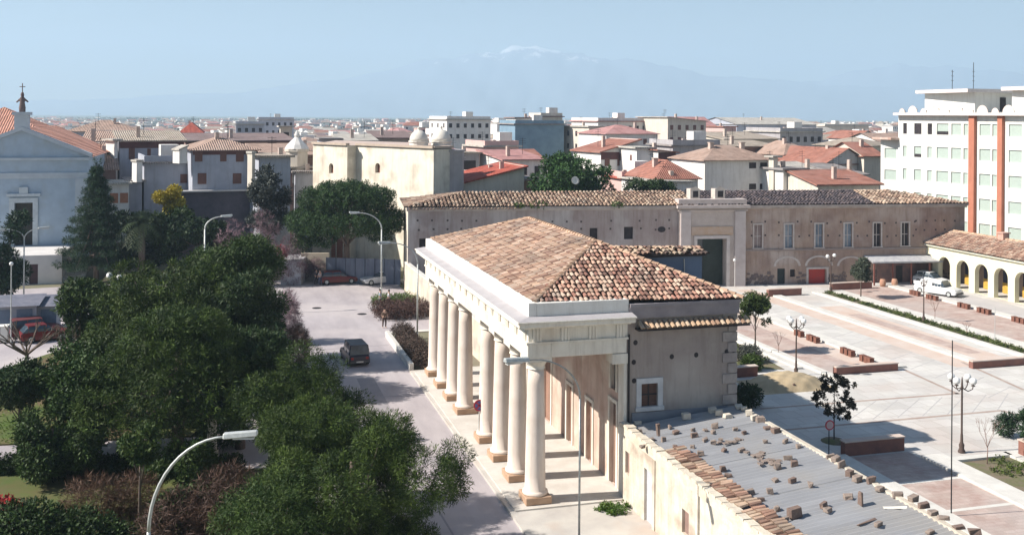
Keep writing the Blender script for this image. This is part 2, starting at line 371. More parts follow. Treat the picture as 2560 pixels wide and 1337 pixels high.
# dark patches and joints on the asphalt
for (u0, v0, u1, v1) in ((905, 785, 912, 783), (792, 770, 798, 768)):
    p = G(u0, v0); mb = MB(); mb.lathe([(.45, 0), (.45, .004)], 10, (p.x, p.y, .012)); tag(mb.build('manhole_cover', DKM), 'dark round manhole cover in the pale asphalt, ' + ('nearer the kerb' if u0 > 850 else 'nearer the park trees'), 'manhole cover')

PATCH = mat('asphalt_patch', (.33, .31, .32), (.28, .26, .275), .9, rough=.95)
for (x0, x1, y0, y1) in ((4.2, 6.6, 86.5, 90.1), (8.8, 10.0, 62.0, 70.5), (3.5, 4.6, 70, 73.4), (9.6, 12.2, 52.2, 53.3)): sheet('road_patch', rect(x0, x1, y0, y1), .0125, PATCH)
for (x0, y0, x1, y1) in ((6.4, 40, 6.9, 84), (9.9, 36, 9.2, 60), (-2, 79, 12.6, 80.2), (2.5, 66.3, 12.8, 65.2)):
    d_ = Vector((x1 - x0, y1 - y0, 0)).normalized(); n_ = Vector((-d_.y, d_.x, 0)) * .05; sheet('road_crack', [Vector((x0, y0, 0)) - n_, Vector((x1, y1, 0)) - n_, Vector((x1, y1, 0)) + n_, Vector((x0, y0, 0)) + n_], .0145, PATCH)
# ---------------------------------------------------------------- plaza floor: kerbs, sunken bays, bands
def strip(name, pts, z, m): return sheet(name, pts, z, m)
bx_ = lambda x0, x1, y0, y1, name='kerb', m=None, h=.16: slab(name, rect(x0, x1, y0, y1), -.03, h, m or KERB)
# left bay
bx_(41.4, 42.0, 61, 98); bx_(47.3, 48.6, 63.4, 98)
strip('plaza_brick_paving', rect(42.02, 45.3, 63.5, 98), .016, BRICK); strip('plaza_brick_paving', rect(45.3, 47.28, 63.5, 98), .020, BRICKL)
# middle bay
bx_(54.4, 55.3, 62.6, 93.5); strip('plaza_brick_paving', rect(52.4, 54.38, 62.6, 96.5), .016, BRICKL)
strip('plaza_brick_paving', rect(55.32, 58.3, 62.8, 86), .016, BRICKL); strip('plaza_brick_paving', rect(56.3, 57.6, 66, 82), .020, BRICK)
bx_(59.6, 60.2, 58, 93.2); bx_(61.9, 63.3, 58, 93.2)
strip('plaza_soil', rect(60.22, 61.88, 58, 93), .03, SOIL)
# right bay
strip('plaza_brick_paving', rect(63.32, 69.9, 60, 95), .016, BRICK); bx_(69.9, 71.0, 58, 94.5)
strip('road', rect(71.0, 75.2, 50, 103), .02, mat('pale_lane', (.52, .49, .48), (.45, .43, .42), .4))
# near bay beside the low building
bx_(31.7, 32.6, 14, 47.6); bx_(36.5, 37.9, 14, 46.4); strip('plaza_brick_paving', rect(32.62, 36.48, 14, 47.4), .016, BRICK)
for yy in (43.2, 39.6, 36.0): strip('plaza_band', rect(32.64, 36.46, yy, yy + .28), .020, KERB)
strip('plaza_soil', rect(38.0, 41.3, 14, 45.2), .03, SOIL); bx_(37.9, 41.5, 45.2, 45.7); bx_(41.3, 42.3, 14, 45.7)
# small bed left of the bay and rows of brown joints
strip('plaza_soil', [(36.6, 66.2), (39.5, 65.2), (40.4, 75), (36.2, 76)], .03, SOIL); bx_(40.4, 40.9, 65, 78)
JOINT = mat('brown_joint', (.36, .27, .23), (.44, .36, .31), 1.0)
JG = mat('grey_joint', (.40, .38, .38), None, 1.0)
def joint(u0, v0, u1, v1, wd=.28, m=None, z=.017):
    a, b = G(u0, v0), G(u1, v1); d = (b - a).normalized(); n = Vector((-d.y, d.x, 0)) * wd / 2
    strip('paving_joint', [a - n, b - n, b + n, a + n], z, m or JOINT)
joint(1900, 1022, 2400, 983); joint(1960, 1075, 2505, 1026); joint(2262, 925, 2395, 985); joint(2405, 905, 2560, 975); joint(2505, 1026, 2560, 1042)
joint(1960, 740, 1905, 737, .4)
JP = mat('pale_joint', (.50, .48, .47), None, 1.0)
for yy in np.arange(50, 94, 2.6): strip('paving_joint', [(48.7, yy), (52.3, yy + 1.9), (52.3, yy + 2.0), (48.7, yy + .1)], .0145, JP)
for k in range(7): joint(2120 + k * 62, 1052 - k * 4, 2190 + k * 55, 1002 - k * 3, .07, JP, .0145)
for yy in np.arange(66, 100, 3.0): strip('paving_joint', [(42.6 - 16, yy), (41.3, yy), (41.3, yy + .09), (42.6 - 16, yy + .09)], .0145, JP)

def brickwall(x0, x1, y, h, label, d=.45):
    w_ = wthing('brick_wall', label, 'low wall', ((x0+x1)/2, y, 0), 'low brick walls closing the bays'); mb = MB(); mb.box(x0, y, 0, x1, y + d, h); mb.build('wall', REDBRICK, w_, bevel=.02)
    mb = MB(); mb.box(x0 - .03, y - .03, h + .002, x1 + .03, y + d + .03, h + .07); mb.build('coping', BRICKL, w_)
brickwall(42.3, 47.5, 62.9, .52, 'low brick wall beside the sand pile, closing the bay with the dark shadow')
brickwall(53.2, 58.2, 61.9, .52, 'low brick wall ending the middle bay, nearest the green ground cover strip')
brickwall(53.9, 57.8, 92.2, .7, 'dark red low brick wall in front of the palace, between gate and red door')
brickwall(62.6, 67.6, 94.0, .7, 'dark red low brick wall behind the small round plaza tree')
brickwall(32.6, 36.4, 47.6, .75, 'low brick wall half in shadow behind the street sign and glossy young tree')
brickwall(34.9, 36.6, 64.0, .7, 'short brick wall block touching the corner of the stone portico building')
brickwall(41.9, 44.2, 44.8, .9, 'brick planter block at the right edge under the dark conifer')
# brick cubes along kerbs
cube0 = None
def cube(x, y, lab):
    global cube0
    if cube0 is None:
        mb = MB(); mb.box(-.19, -.19, 0, .19, .19, .42); mb.box(-.21, -.21, .422, .21, .21, .47); cube0 = mb.build('brick_stool', mat('dark_brick', (.16, .07, .05), (.22, .10, .07), 4, bump=.4)); o = cube0
    else: o = cube0.copy(); COL.objects.link(o)
    o.location = (x, y, .02); tag(o, lab, 'stool', 'small brick cubes along the plaza kerbs')
for (u, v) in ((2000, 838), (2011, 842), (2032, 850), (2042, 853), (2051, 857), (2118, 883), (2127, 887), (2138, 891), (2165, 902), (2178, 906), (2189, 909)):
    p = G(u, v); cube(46.7, p.y, 'small dark brick cube on the bay kerb near the sand pile, ' + ('beside the globe lamp' if u < 2020 else 'second cluster' if u < 2100 else 'third cluster' if u < 2150 else 'before the low wall'))
for (u, v) in ((2265, 737), (2272, 739), (2281, 741), (2303, 748), (2312, 750), (2321, 753), (2381, 769), (2389, 772), (2399, 774), (2428, 782), (2440, 785), (2449, 788), (2516, 805), (2525, 808), (2538, 811)):
    p = G(u, v); cube(69.4, p.y, 'small dark brick cube on the arcade lane kerb, ' + ('in the cluster farthest from the camera' if u < 2290 else 'cluster right beside the white pickup' if u < 2350 else 'cluster just past the white pickup' if u < 2410 else 'second cluster from the right edge' if u < 2480 else 'cluster nearest the right edge'))

# sand pile, rubble
p = G(1962, 962); mb = MB()
for i in range(26):
    pass
N = 28
def hgt(x, y):
    q = max(0, 1 - (x / 3.0) ** 2 - (y / 1.9) ** 2); return .85 * q ** .8 + .06 * math.sin(5 * x + 2) * math.cos(6 * y) * (q > 0)
ids = [[mb.pt((p.x - 3 + 6 * i / N, p.y - 1.9 + 3.8 * j / N, .013 + max(0, hgt(-3 + 6 * i / N, -1.9 + 3.8 * j / N)))) for j in range(N + 1)] for i in range(N + 1)]
for i in range(N):
    for j in range(N): mb.idx([ids[i][j], ids[i+1][j], ids[i+1][j+1], ids[i][j+1]])
tag(mb.build('sand_pile', SAND, smooth=True), 'heap of yellow sand on the plaza edge of the blue shadow', 'sand pile')
def rock(mb, c, r, col=None):
    n = 7; ph = random.random() * 6
    rings = []
    for z, k in ((0, 1), (.35, 1.05), (.7, .8), (.95, .35)):
        rings.append([mb.pt((c[0] + r * k * random.uniform(.75, 1.15) * math.cos(ph + 2*math.pi*i/n), c[1] + r * k * random.uniform(.75, 1.15) * math.sin(ph + 2*math.pi*i/n), c[2] + z * r)) for i in range(n)])
    for A, B in zip(rings, rings[1:]):
        for k in range(n): mb.idx([A[k], A[(k+1)%n], B[(k+1)%n], B[k]], col)
    mb.idx(rings[-1], col)
mb = MB(); q = G(1975, 966)
for i in range(60): rock(mb, (q.x + random.gauss(0, .8), q.y + random.gauss(-.2, .22), .1 + random.uniform(0, .3)), random.uniform(.08, .2))
tag(mb.build('rubble', mat('dark_rubble', (.16, .10, .08), (.10, .07, .06), 5)), kind='stuff')

# ================================================================ THE PORTICO BUILDING
STONE = mat('cream_limestone', (.84, .80, .71), (.76, .71, .62), .7, rough=.85, bump=.25, bsc=14, third=(.70, .62, .52), tsc=.5, streak=.45)
COLST = mat('column_stone', (.80, .72, .64), (.74, .63, .55), 1.2, rough=.85, bump=.2, bsc=16, stretch=(1, 1, .3), third=(.66, .55, .47), tsc=.6, streak=.4)
TUFA = mat('brown_tufa', (.42, .27, .18), (.52, .36, .25), 1.5, bump=.4, bsc=10)
RUBW = mat('old_rubble_wall', (.40, .345, .31), (.32, .27, .25), .7, rough=.95, bump=.7, bsc=7, third=(.50, .45, .41), tsc=.35, streak=.4)
PLAST = mat('patchy_cream_plaster', (.72, .67, .57), (.58, .51, .41), 1.3, rough=.9, bump=.4, bsc=9, third=(.44, .36, .29), tsc=.9, streak=.6)
REDPL = mat('faded_red_plaster', (.66, .52, .44), (.52, .36, .29), .8, rough=.9, bump=.2, third=(.78, .70, .60), tsc=.5, streak=.45)
LEADM = mat('grey_cornice_top', (.44, .42, .43), (.37, .35, .36), 1.0)
TILE = tilemat('barrel_tiles', (.42, .35, .305)); TILED = tilemat('dark_barrel_tiles', (.33, .26, .22))
X0, X1, X2 = 13.6, 18.6, 24.5; Y0, Y1 = 44.9, 70.2
T = wthing('portico_building', 'old stone building with eight white columns and a hipped terracotta tile roof', 'building', (19, 57, 0))
# main walls: road side (-X), front (-Y), right (+X), back (+Y)
mb = MB()
road_ops = [(1.2, 2.1, .15, 4.3), (1.3, 2.0, 4.9, 6.4), (4.6, 5.5, .15, 3.4), (7.8, 8.7, .15, 3.4), (11.6, 13.2, .15, 4.0), (15.6, 16.5, .15, 3.4), (19.0, 19.9, .15, 3.4), (22.4, 23.3, .15, 3.4)]
# the wall line runs from far to near so that its outside looks at the road
ops = [(Y1 - Y0 - b, Y1 - Y0 - a, c, d) for (a, b, c, d) in road_ops]
wall(mb, (X1, Y1), (X1, Y0 + .1), 0, 9.3, ops)
mb.build('wall', REDPL, T)
for (a, b, c, d) in ops:
    panel('door' if c < 1 else 'window', (X1, Y1), (X1, Y0), a, b, c, d, -.22, -.17, DARK if c > 1 else mat('faded_door', (.34, .2, .15), (.22, .15, .12), 2, stretch=(1, 1, .2)), T)
    frame('door_frame' if c < 1 else 'window_frame', (X1, Y1), (X1, Y0), a, b, c, d, .18, .07, STONE, T)
mb = MB(); FP0, FP1 = (X1, Y0 + .1), (X2, Y0 + .1)
def su(u): return XU(u, Y0 + .1, 950) - X1
dq = depth((21, Y0 + .1))
wo_ = [(su(1603), su(1644), ZV(1620, 1010, dq), ZV(1620, 953, dq))]
wall(mb, FP0, FP1, 0, 9.25, wo_); wall(mb, (X2, Y0 + .1), (X2, Y1), 0, 9.25); wall(mb, (X2, Y1), (X1, Y1), 0, 9.25)
mb.build('wall', RUBW, T)
a, b, c, d = wo_[0]
panel('window', FP0, FP1, a, b, c, d, -.18, -.12, mat('brown_shutter', (.10, .06, .05), (.16, .09, .07), 3, stretch=(1, 1, 6)), T, 1, DARK)
frame('window_frame', FP0, FP1, a, b, c, d, .26, .06, mat('grey_white_paint', (.66, .66, .66), (.52, .52, .53), 2), T, .2)
# cement skirt, quoins, put-log holes
mb = MB(); mb.box(X1 + .3, Y0 + .04, 0, X2 - .003, Y0 + .095, wo_[0][2] - .26); mb.build('cement_band', mat('grey_cement', (.30, .31, .34), (.24, .25, .28), 1.2), T)
mb = MB()
for k in range(16):
    z = .6 + k * .52; wd = .75 if k % 2 else .45; mb.box(X2 - wd, Y0 + .055 - random.uniform(0, .03), z, X2 + .04, Y0 + .13, z + .46)
mb.build('quoins', mat('quoin_stone', (.44, .39, .36), (.30, .26, .25), 1.5, bump=.8, bsc=5), T)
mb = MB()
for (u, v) in ((1588, 850), (1584, 898), (1585, 944), (1679, 891), (1740, 891), (1816, 888), (1833, 896)):
    s = su(u) + X1; z = ZV(u, v, dq); mb = MB(); mb.face([(s + .12 * math.cos(t), Y0 + .094, z + .13 * math.sin(t)) for t in [2 * math.pi * k / 9 for k in range(9)]]); mb.build('putlog_hole', DARK, T)
# antae and inner pilasters
mb = MB(); mb.box(X1 - .14, Y0, .15, X1 + .02, Y0 + .75, 7.1); mb.box(X1 - .75, Y0 - .03, 6.6, X1 + .05, Y0 + .8, 7.1); mb.build('pilaster', STONE, T, bevel=.02)
mb = MB(); mb.box(X1 - .14, Y1 - .75, .15, X1 - .003, Y1, 7.1); mb.build('pilaster', STONE, T, bevel=.02)
# stylobate and steps
mb = MB(); mb.box(12.95, Y0 - .35, .10, X1 - .005, Y1 + .2, .22); mb.build('portico_floor', mat('floor_slabs', (.66, .63, .58), (.56, .52, .47), .9, bump=.3), T)
# columns
cy = [Y0 + .62 + d_ for d_ in (0, 3.05, 6.1, 9.15, 14.7, 17.75, 20.8, 23.9)]
def column(yc):
    mb = MB(); mb.box(-.64, -.64, 0, .64, .64, .36); pl = mb.build('plinth', TUFA, None, bevel=.03)
    mb = MB(); prof = [(.60, .362), (.62, .42), (.60, .50), (.53, .54)]
    for k in range(9): t = k / 8; prof.append((.50 - .085 * t - .02 * t * t, .56 + t * 5.72))
    mb.lathe(prof, 28, (0, 0, 0)); sh = mb.build('shaft', COLST, None, smooth=True)
    mb = MB(); mb.lathe([(.40, 6.285), (.45, 6.31), (.42, 6.36), (.42, 6.46), (.56, 6.66), (.58, 6.70)], 28); mb.box(-.60, -.60, 6.702, .60, .60, 6.90); cp = mb.build('capital', STONE, None)
    c = thing('column', None, 'column'); bpy.data.objects.remove(c)
    return pl, sh, cp
c0 = column(0)
cols = []
for i, yc in enumerate(cy):
    par = None
    for j, q in enumerate(c0):
        o = q if i == 0 else q.copy()
        if i: COL.objects.link(o)
        if j == 0: par = o; o.name = 'column'; o.parent = T; o.location = Vector((14.2, yc, .22)) - T.location
        else: o.parent = par
# entablature: architrave, frieze with triglyphs, cornice, grey top, parapet
ZA, ZF, ZC, ZP = 7.12, 7.78, 8.55, 9.02
mb = MB()
def ring(x0, y0, y1, z0, z1, x1=X1): mb.box(x0, y0, z0, x1, y1, z1)
mb.box(X0, Y0, ZA, X0 + 1.15, Y1, ZF); mb.box(X0 + 1.152, Y0, ZA, X1 - .003, Y0 + 1.1, ZF); mb.box(X0 + 1.152, Y1 - 1.1, ZA, X1 - .003, Y1, ZF)
mb.build('architrave', STONE, T, bevel=.02)
mb = MB(); mb.box(X0 - .07, Y0 - .07, ZF + .001, X1 + .05, Y1 + .07, ZF + .10); mb.box(X0 + .04, Y0 + .04, ZF + .102, X1 + .04, Y1 - .04, ZC); mb.build('frieze', STONE, T)
y = Y0 + .35
while y < Y1 - .3:
    mb = MB(); mb.box(X0 - .0, y, ZF + .104, X0 + .039, y + .43, ZC - .01); [mb.box(X0 - .03, y + t * .16, ZF + .104, X0 - .001, y + t * .16 + .11, ZC - .01) for t in range(3)]
    mb.build('triglyph', STONE, T); y += 1.53
x = X0 + .25
while x < X1 - .5:
    mb = MB(); mb.box(x, Y0 - .0, ZF + .104, x + .43, Y0 + .039, ZC - .01); [mb.box(x + t * .16, Y0 - .03, ZF + .104, x + t * .16 + .11, Y0 - .001, ZC - .01) for t in range(3)]
    mb.build('triglyph', STONE, T); x += 1.4
mb = MB(); mb.box(X0 - .25, Y0 - .25, ZC + .002, X1 + .12, Y1 + .25, ZC + .12); mb.box(X0 - .6, Y0 - .6, ZC + .122, X1 + .2, Y1 + .5, ZP - .14); mb.box(X0 - .68, Y0 - .68, ZP - .138, X1 + .25, Y1 + .55, ZP - .05)
mb.build('cornice', STONE, T, bevel=.02)
mb = MB(); a0 = (X0 - .66, Y0 - .66); 
mb.face([(X0 - .66, Y0 - .66, ZP - .045), (X1 + .23, Y0 - .66, ZP - .045), (X1 + .23, Y0 + .02, ZP + .06), (X0 + .02, Y0 + .02, ZP + .06)]); mb.face([(X0 - .66, Y0 - .66, ZP - .045), (X0 + .02, Y0 + .02, ZP + .06), (X0 + .02, Y1 + .5, ZP + .06), (X0 - .66, Y1 + .5, ZP - .045)])
mb.build('cornice_top', LEADM, T)
mb = MB(); mb.box(X0 + .03, Y0 + .03, ZP - .04, X0 + .42, Y1 + .1, 9.72); mb.box(X0 + .422, Y0 + .03, ZP - .04, X1 + .1, Y0 + .4, 9.70); mb.box(X0 + .02, Y0 + .02, ZP - .03, X0 + .10, Y1 + .11, ZP + .12)
mb.build('parapet', mat('white_parapet', (.84, .82, .77), (.76, .73, .67), .8, bump=.15, streak=.3), T, bevel=.02)
# attic band, pent tiles and eave on the right half of the front
mb = MB(); mb.box(X1 + .12, Y0 - .05, 8.75, X2 + .05, Y0 + .6, 9.45); mb.box(X1 + .12, Y0 - .12, 9.30, X2 + .12, Y0 + .6, 9.46); mb.box(X2 + .052, Y0 - .05, 8.75, X2 + .1, Y1, 9.45)
mb.build('attic_band', mat('dark_grey_band', (.33, .30, .31), (.24, .22, .24), 1.0), T)  # band in a darker grey than the stonework around it
mb = MB(); tiles(mb, (X1 + .5, Y0 - .45, 8.30), (X2 + .6, Y0 - .45, 8.30), (X2 + .6, Y0 + .12, 8.62), (X1 + .5, Y0 + .12, 8.62), .27, .5, .11, .02, [(1.5, 1.38, 1.15), (1.25, 1.05, .8), (1.45, 1.2, .9), (.9, .7, .55)])
mb.build('pent_tiles', TILE, T)
mb = MB(); mb.box(X1 + .45, Y0 - .42, 8.20, X2 + .5, Y0 + .09, 8.28); mb.build('pent_board', DARK, T)
# roof: hipped, ridge parallel to the road
ZE, ZR, RX = 9.66, 11.7, 19.3; YH0, YH1 = 51.2, 63.6
E = [(X0 + .42, Y0 + .35, ZE), (X2 + .25, Y0 - .15, 9.5), (X2 + .25, Y1 + .2, 9.5), (X0 + .42, Y1, ZE)]; R0, R1 = (RX, YH0, ZR), (RX, YH1, ZR)
mb = MB(); e = [Vector(q) - Vector((0, 0, .03)) for q in E]; r0, r1 = Vector(R0) - Vector((0, 0, .03)), Vector(R1) - Vector((0, 0, .03))
mb.face([e[0], e[1], r0]); mb.face([e[1], e[2], r1, r0]); mb.face([e[2], e[3], r1]); mb.face([e[3], e[0], r0, r1])
roof = mb.build('roof', TILED, T)
mb = MB(); tiles(mb, E[3], E[0], R0, R1, .235, .40, .095, .035, [(1.5, 1.28, 1.12), (1.4, 1.08, .88), (1.6, 1.45, 1.3), (1.1, .82, .7), (1.5, 1.24, 1.02), (.8, .58, .5)]); mb.build('tiles', TILE, roof)
mb = MB(); tiles(mb, E[0], E[1], R0, R0, .25, .42, .10, .045, [(1.3, .98, .84), (.85, .52, .45), (1.5, 1.33, 1.17), (.6, .42, .38), (1.4, 1.15, .98), (1.1, .74, .62), (1.35, 1.1, .95)]); mb.build('tiles', TILE, roof)
mb = MB(); tiles(mb, E[1], E[2], R1, R0, .26, .42, .1, .04); tiles(mb, E[2], E[3], R1, R1, .26, .42, .1, .04); mb.build('tiles', TILE, roof)
mb = MB(); tileline(mb, R0, R1); tileline(mb, E[0], R0); tileline(mb, E[1], R0); tileline(mb, E[3], R1); tileline(mb, E[2], R1); mb.build('ridge_tiles', tilemat('ridge_tile', (.60, .50, .42)), roof)
# cross wing behind the ridge, standing out past the right eave
mb = MB(); mb.box(19.3, 50.4, 8.0, 25.3, 53.6, 10.85); mb.box(24.56, 50.4, 0, 25.3, 53.6, 8.0); wing = mb.build('cross_wing', mat('shade_blue_plaster', (.17, .23, .33), (.14, .19, .28), .8, bump=.2), T)  # the shade on this wall is put into its blue colour
mb = MB(); tiles(mb, (18.9, 50.1, 11.12), (25.7, 50.1, 10.9), (25.7, 51.3, 11.15), (18.9, 51.3, 11.4), .27, .4, .115, .07, [(1.3, 1.15, .95), (.4, .32, .3), (.9, .7, .6), (1.4, 1.3, 1.1)], .12); tiles(mb, (25.7, 53.9, 10.5), (18.9, 53.9, 10.7), (18.9, 51.3, 11.4), (25.7, 51.3, 11.15), .27, .4, .115, .05)
mb.build('broken_tiles', TILE, wing)
mb = MB(); mb.box(19.1, 50.2, 10.86, 25.5, 52.4, 10.97); mb.build('eave_board', DARK, wing)
mb = MB(); mb.tube([(24.2, 50.34, 10.7), (24.25, 50.34, 9.0)], .03, 6); mb.build('drain_pipe', PALE_METAL, wing)
# drain pipe at the front joint
mb = MB(); mb.tube([(X1 + .1, Y0 - .02, 8.0), (X1 + .1, Y0 - .02, 3.6)], .05, 8); mb.build('drain_pipe', DKM, T)

# ================================================================ THE LOW BUILDING WITH THE SHEET ROOF
LB = wthing('low_building', 'long low building with weathered plaster wall and grey corrugated roof dotted with bricks', 'building', (21.3, 30, 0))
LX0, LX1, LY0, LY1 = 18.35, 24.25, 12.0, 44.75
zl, zr = 3.55, 4.15
def rz_(x): return zl + (x - LX0) * (zr - zl) / (LX1 - LX0)
mb = MB(); base = (LX0, LY1)
def yv(u, v=1230): return YU(u, LX0, v)
dops = [(LY1 - yv(1568, 1190) - .25, LY1 - yv(1568, 1190) + .25, 1.55, 2.6), (LY1 - yv(1610, 1260), LY1 - yv(1638, 1260), .0, 2.55), (LY1 - yv(1705, 1280), LY1 - yv(1722, 1280), 1.2, 2.2), (11.3, 12.2, 0, 2.4), (14.5, 15.1, 1.2, 2.2), (18, 19, 0, 2.4)]
wall(mb, (LX0, LY1), (LX0, LY0), 0, 3.3, dops, .2); wall(mb, (LX1, LY0), (LX1, LY1), 0, 4.0); wall(mb, (LX0, LY0), (LX1, LY0), 0, 3.3); mb.build('wall', PLAST, LB)
for (a, b, c, d) in dops:
    panel('door' if c < .5 else 'window', (LX0, LY1), (LX0, LY0), a, b, c, d, -.18, -.13, mat('grey_door', (.55, .56, .6), (.45, .46, .5), 2) if c < .5 else mat('old_shutter', (.3, .2, .17), None, 3), LB)
# parapet of the road wall, with stone coping
mb = MB(); mb.box(LX0 - .06, LY0, 3.302, LX0 + .30, LY1, 3.72)
for k in range(60):
    y = LY0 + .55 * k; mb.box(LX0 - .1, y, 3.722, LX0 + .32 + random.uniform(-.05, .05), y + .5, 3.78 + random.uniform(0, .05))
mb.build('parapet', mat('lichen_plaster', (.72, .66, .54), (.58, .50, .40), 1.6, bump=.5, bsc=8), LB)
for (y, w_) in ((40.9, .25), (36.6, .25), (31.8, .3)): mb = MB(); mb.box(LX0 - .055, y, .02, LX0 - .004, y + w_, 3.3); mb.build('wall_strip', PLAST, LB)
# corrugated sheets: waves run along the slope
mb = MB(); ny = 620; ya, yb = LY0, LY1 - .05; pr = None
for i in range(ny + 1):
    y = ya + (yb - ya) * i / ny; zz = .035 * math.sin(i * math.pi / 2.5) + .012 * math.sin(y * 1.7)
    A = [mb.pt((LX0 + .34, y, rz_(LX0 + .34) + zz + .05)), mb.pt((LX1 + .12, y, rz_(LX1 + .12) + zz + .05))]
    if pr: mb.idx([pr[0], pr[1], A[1], A[0]])
    pr = A
mb.build('roof', mat('grey_corrugated_sheet', (.34, .345, .36), (.27, .275, .29), .8, rough=.75, stretch=(.25, 2.5, 1), third=(.33, .32, .31), tsc=.35), LB)
for y in (42.0, 38.4, 34.6, 30.8, 27.0, 23.2):
    mb = MB(); mb.face([(LX0 + .36, y, rz_(LX0 + .36) + .085), (LX1 + .1, y, rz_(LX1 + .1) + .085), (LX1 + .1, y + .03, rz_(LX1 + .1) + .085), (LX0 + .36, y + .03, rz_(LX0 + .36) + .085)]); mb.build('sheet_joint', mat('joint_dark_grey', (.13, .135, .14), None, 3), LB)  # dark line along each joint of the sheets
mb = MB(); tiles(mb, (LX0 + .30, 40.6, 3.72), (LX0 + .30, LY0, 3.72), (LX0 + 1.05, LY0, 3.9), (LX0 + 1.05, 40.6, 3.9), .25, .42, .11, .06, [(1.4, 1.15, .95), (1.05, .75, .62), (1.35, 1.2, 1.0), (.7, .5, .42)], .06)
mb.build('broken_tile_edge', TILE, LB)
mb = MB(); mb.box(LX1 + .05, LY0, 3.9, LX1 + .28, LY1, 4.28); mb.build('right_coping', mat('pale_coping', (.66, .6, .5), (.5, .44, .36), 2, bump=.4), LB)
# corner heap of rubble at the far right corner of the roof
EDGEB = mat('roof_brick', (.31, .25, .21), (.22, .17, .145), 4, bump=.4, bsc=12); EDGED = mat('roof_brick_dark', (.22, .155, .125), (.16, .115, .10), 4, bump=.4, bsc=12); LIGHTB = mat('pale_stone_block', (.66, .60, .50), (.55, .48, .40), 4, bump=.4, bsc=12)
def RP(zx, zy, off=0.0):
    u, v = 1500 + zx * .4316, 760 + zy * .4316; x = 21
    for _ in range(6): pp = G(u, v, rz_(x) + .08); x = pp.x
    return pp
def brick(pt, lab, sx=.25, sy=.18, sz=.20, rz=None, m=None, name='brick', cat='brick', grp='bricks weighing down the corrugated roof', stack=False):
    mb = MB(); j = lambda: random.uniform(-.035, .035); kk = random.uniform(.7, 1.4) if sx < .3 else 1; sx *= kk; sy *= random.uniform(.7, 1.2); sz *= random.uniform(.55, 1.15) if sz < .3 else 1
    mb.box(-sx/2, -sy/2, 0, sx/2, sy/2, sz); mb.v = [(a + j(), b + j(), c + j()) for a, b, c in mb.v]
    o = mb.build(name, m or random.choice((EDGEB, EDGEB, EDGED)), None, bevel=.012); o.location = (pt.x, pt.y, pt.z - .01); o.rotation_euler = (0, -.1, random.uniform(-.5, .5) if rz is None else rz); return tag(o, lab, cat, grp)
inner = [(235,745),(405,720),(440,750),(540,735),(550,770),(610,735),(665,715),(655,750),(785,730),(835,750),(370,795),(300,790),(245,830),(435,830),(535,830),(610,790),(655,810),(720,850),(820,850),(585,875),(515,885),(545,935),(960,800),(1075,800),(1150,830),(715,965),(745,1000),(1030,950),(1090,900),(1125,935),(1015,1025),(1115,1030),(1220,1060),(750,1075),(870,1100),(985,1095),(930,1140),(1025,1190),(1075,1255),(1295,1175),(1320,1200),(1440,1125),(1610,1285),(1910,1325)]
def blab(x, y):
    t = (x - (y - 700) * 1.05 - 250)
    rows_ = 'near the shaded wall' if y < 770 else ('in the upper half' if y < 860 else ('in the middle' if y < 1040 else 'in the nearest part'))
    side_ = ', towards the tile edge' if x < 300 + (y - 700) * 1.15 else (', towards the right coping' if x > 620 + (y - 700) * 1.55 else ', halfway across')
    return 'brown brick lying loose on the grey roof ' + rows_ + side_
for (x, y) in inner: brick(RP(x, y), blab(x, y))
for i, (x, y) in enumerate(((130,705),(220,695))): brick(RP(x, y), ('pale stone on the far left corner of the grey roof', 'pale stone on the grey roof, just right of the far left corner one')[i], .32, .3, .28, m=LIGHTB, name='stone_block', cat='stone block')
for i, (x, y) in enumerate(((500,665),(655,625),(690,640),(740,655))): brick(RP(x, y), ('pale stone by itself near the shaded wall at the top of the roof', 'pale stone against the shaded wall, leftmost of a row of three', 'pale stone in the middle of the row of three by the shaded wall', 'pale brown stone at the right end of the row of three by the shaded wall')[i], .36, .28, .26, m=LIGHTB, name='stone_block', cat='stone block')
brick(RP(340, 760), 'tall upright brick standing on the roof near its far left corner', .14, .16, .55, 0, EDGED)
brick(RP(1512, 1160), 'tall upright brick standing among the nearest bricks on the grey roof', .15, .16, .48, 0, EDGED)
brick(RP(1130, 1232), 'thick stack of bricks, the largest near the tile edge of the roof', .5, .36, .36, .1, EDGED, 'brick_stack', 'brick stack')
brick(RP(1545, 1262), 'long flat brown board lying beside a brick near the bottom of the roof', .85, .12, .07, .15, EDGED, 'board', 'board')
brick(RP(1710, 1180), 'thin white stick lying on the grey corrugated roof', .85, .05, .05, -.5, WHITE, 'stick', 'stick')
for i, (x, y) in enumerate(((930,878),(770,800),(995,915))):
    p_ = RP(x, y); mb = MB()
    for k in range(9): mb.box(-.12, -.1, 0, .12, .1, .05, M=Matrix.Translation((random.gauss(0, .3), random.gauss(0, .2), random.uniform(0, .05))) @ Matrix.Rotation(random.random() * 3, 4, 'Z'))
    o = mb.build('broken_tile_heap', EDGEB); o.location = p_; tag(o, ('flat scatter of reddish broken tiles in the middle of the roof', 'faint scatter of tile shards near the top of the grey roof', 'scatter of tile shards touching a brick in the middle of the roof')[i], 'tile shards', 'heaps of broken tile on the roof')
edge = [(805,600),(835,610),(865,640),(895,670),(930,680),(970,720),(1015,740),(1335,890),(1370,910),(1400,945),(1445,990),(1490,1025),(1570,1035),(1620,1080),(1725,1110),(1815,1140),(1875,1180),(1930,1220),(1990,1245),(2080,1300),(2170,1330)]
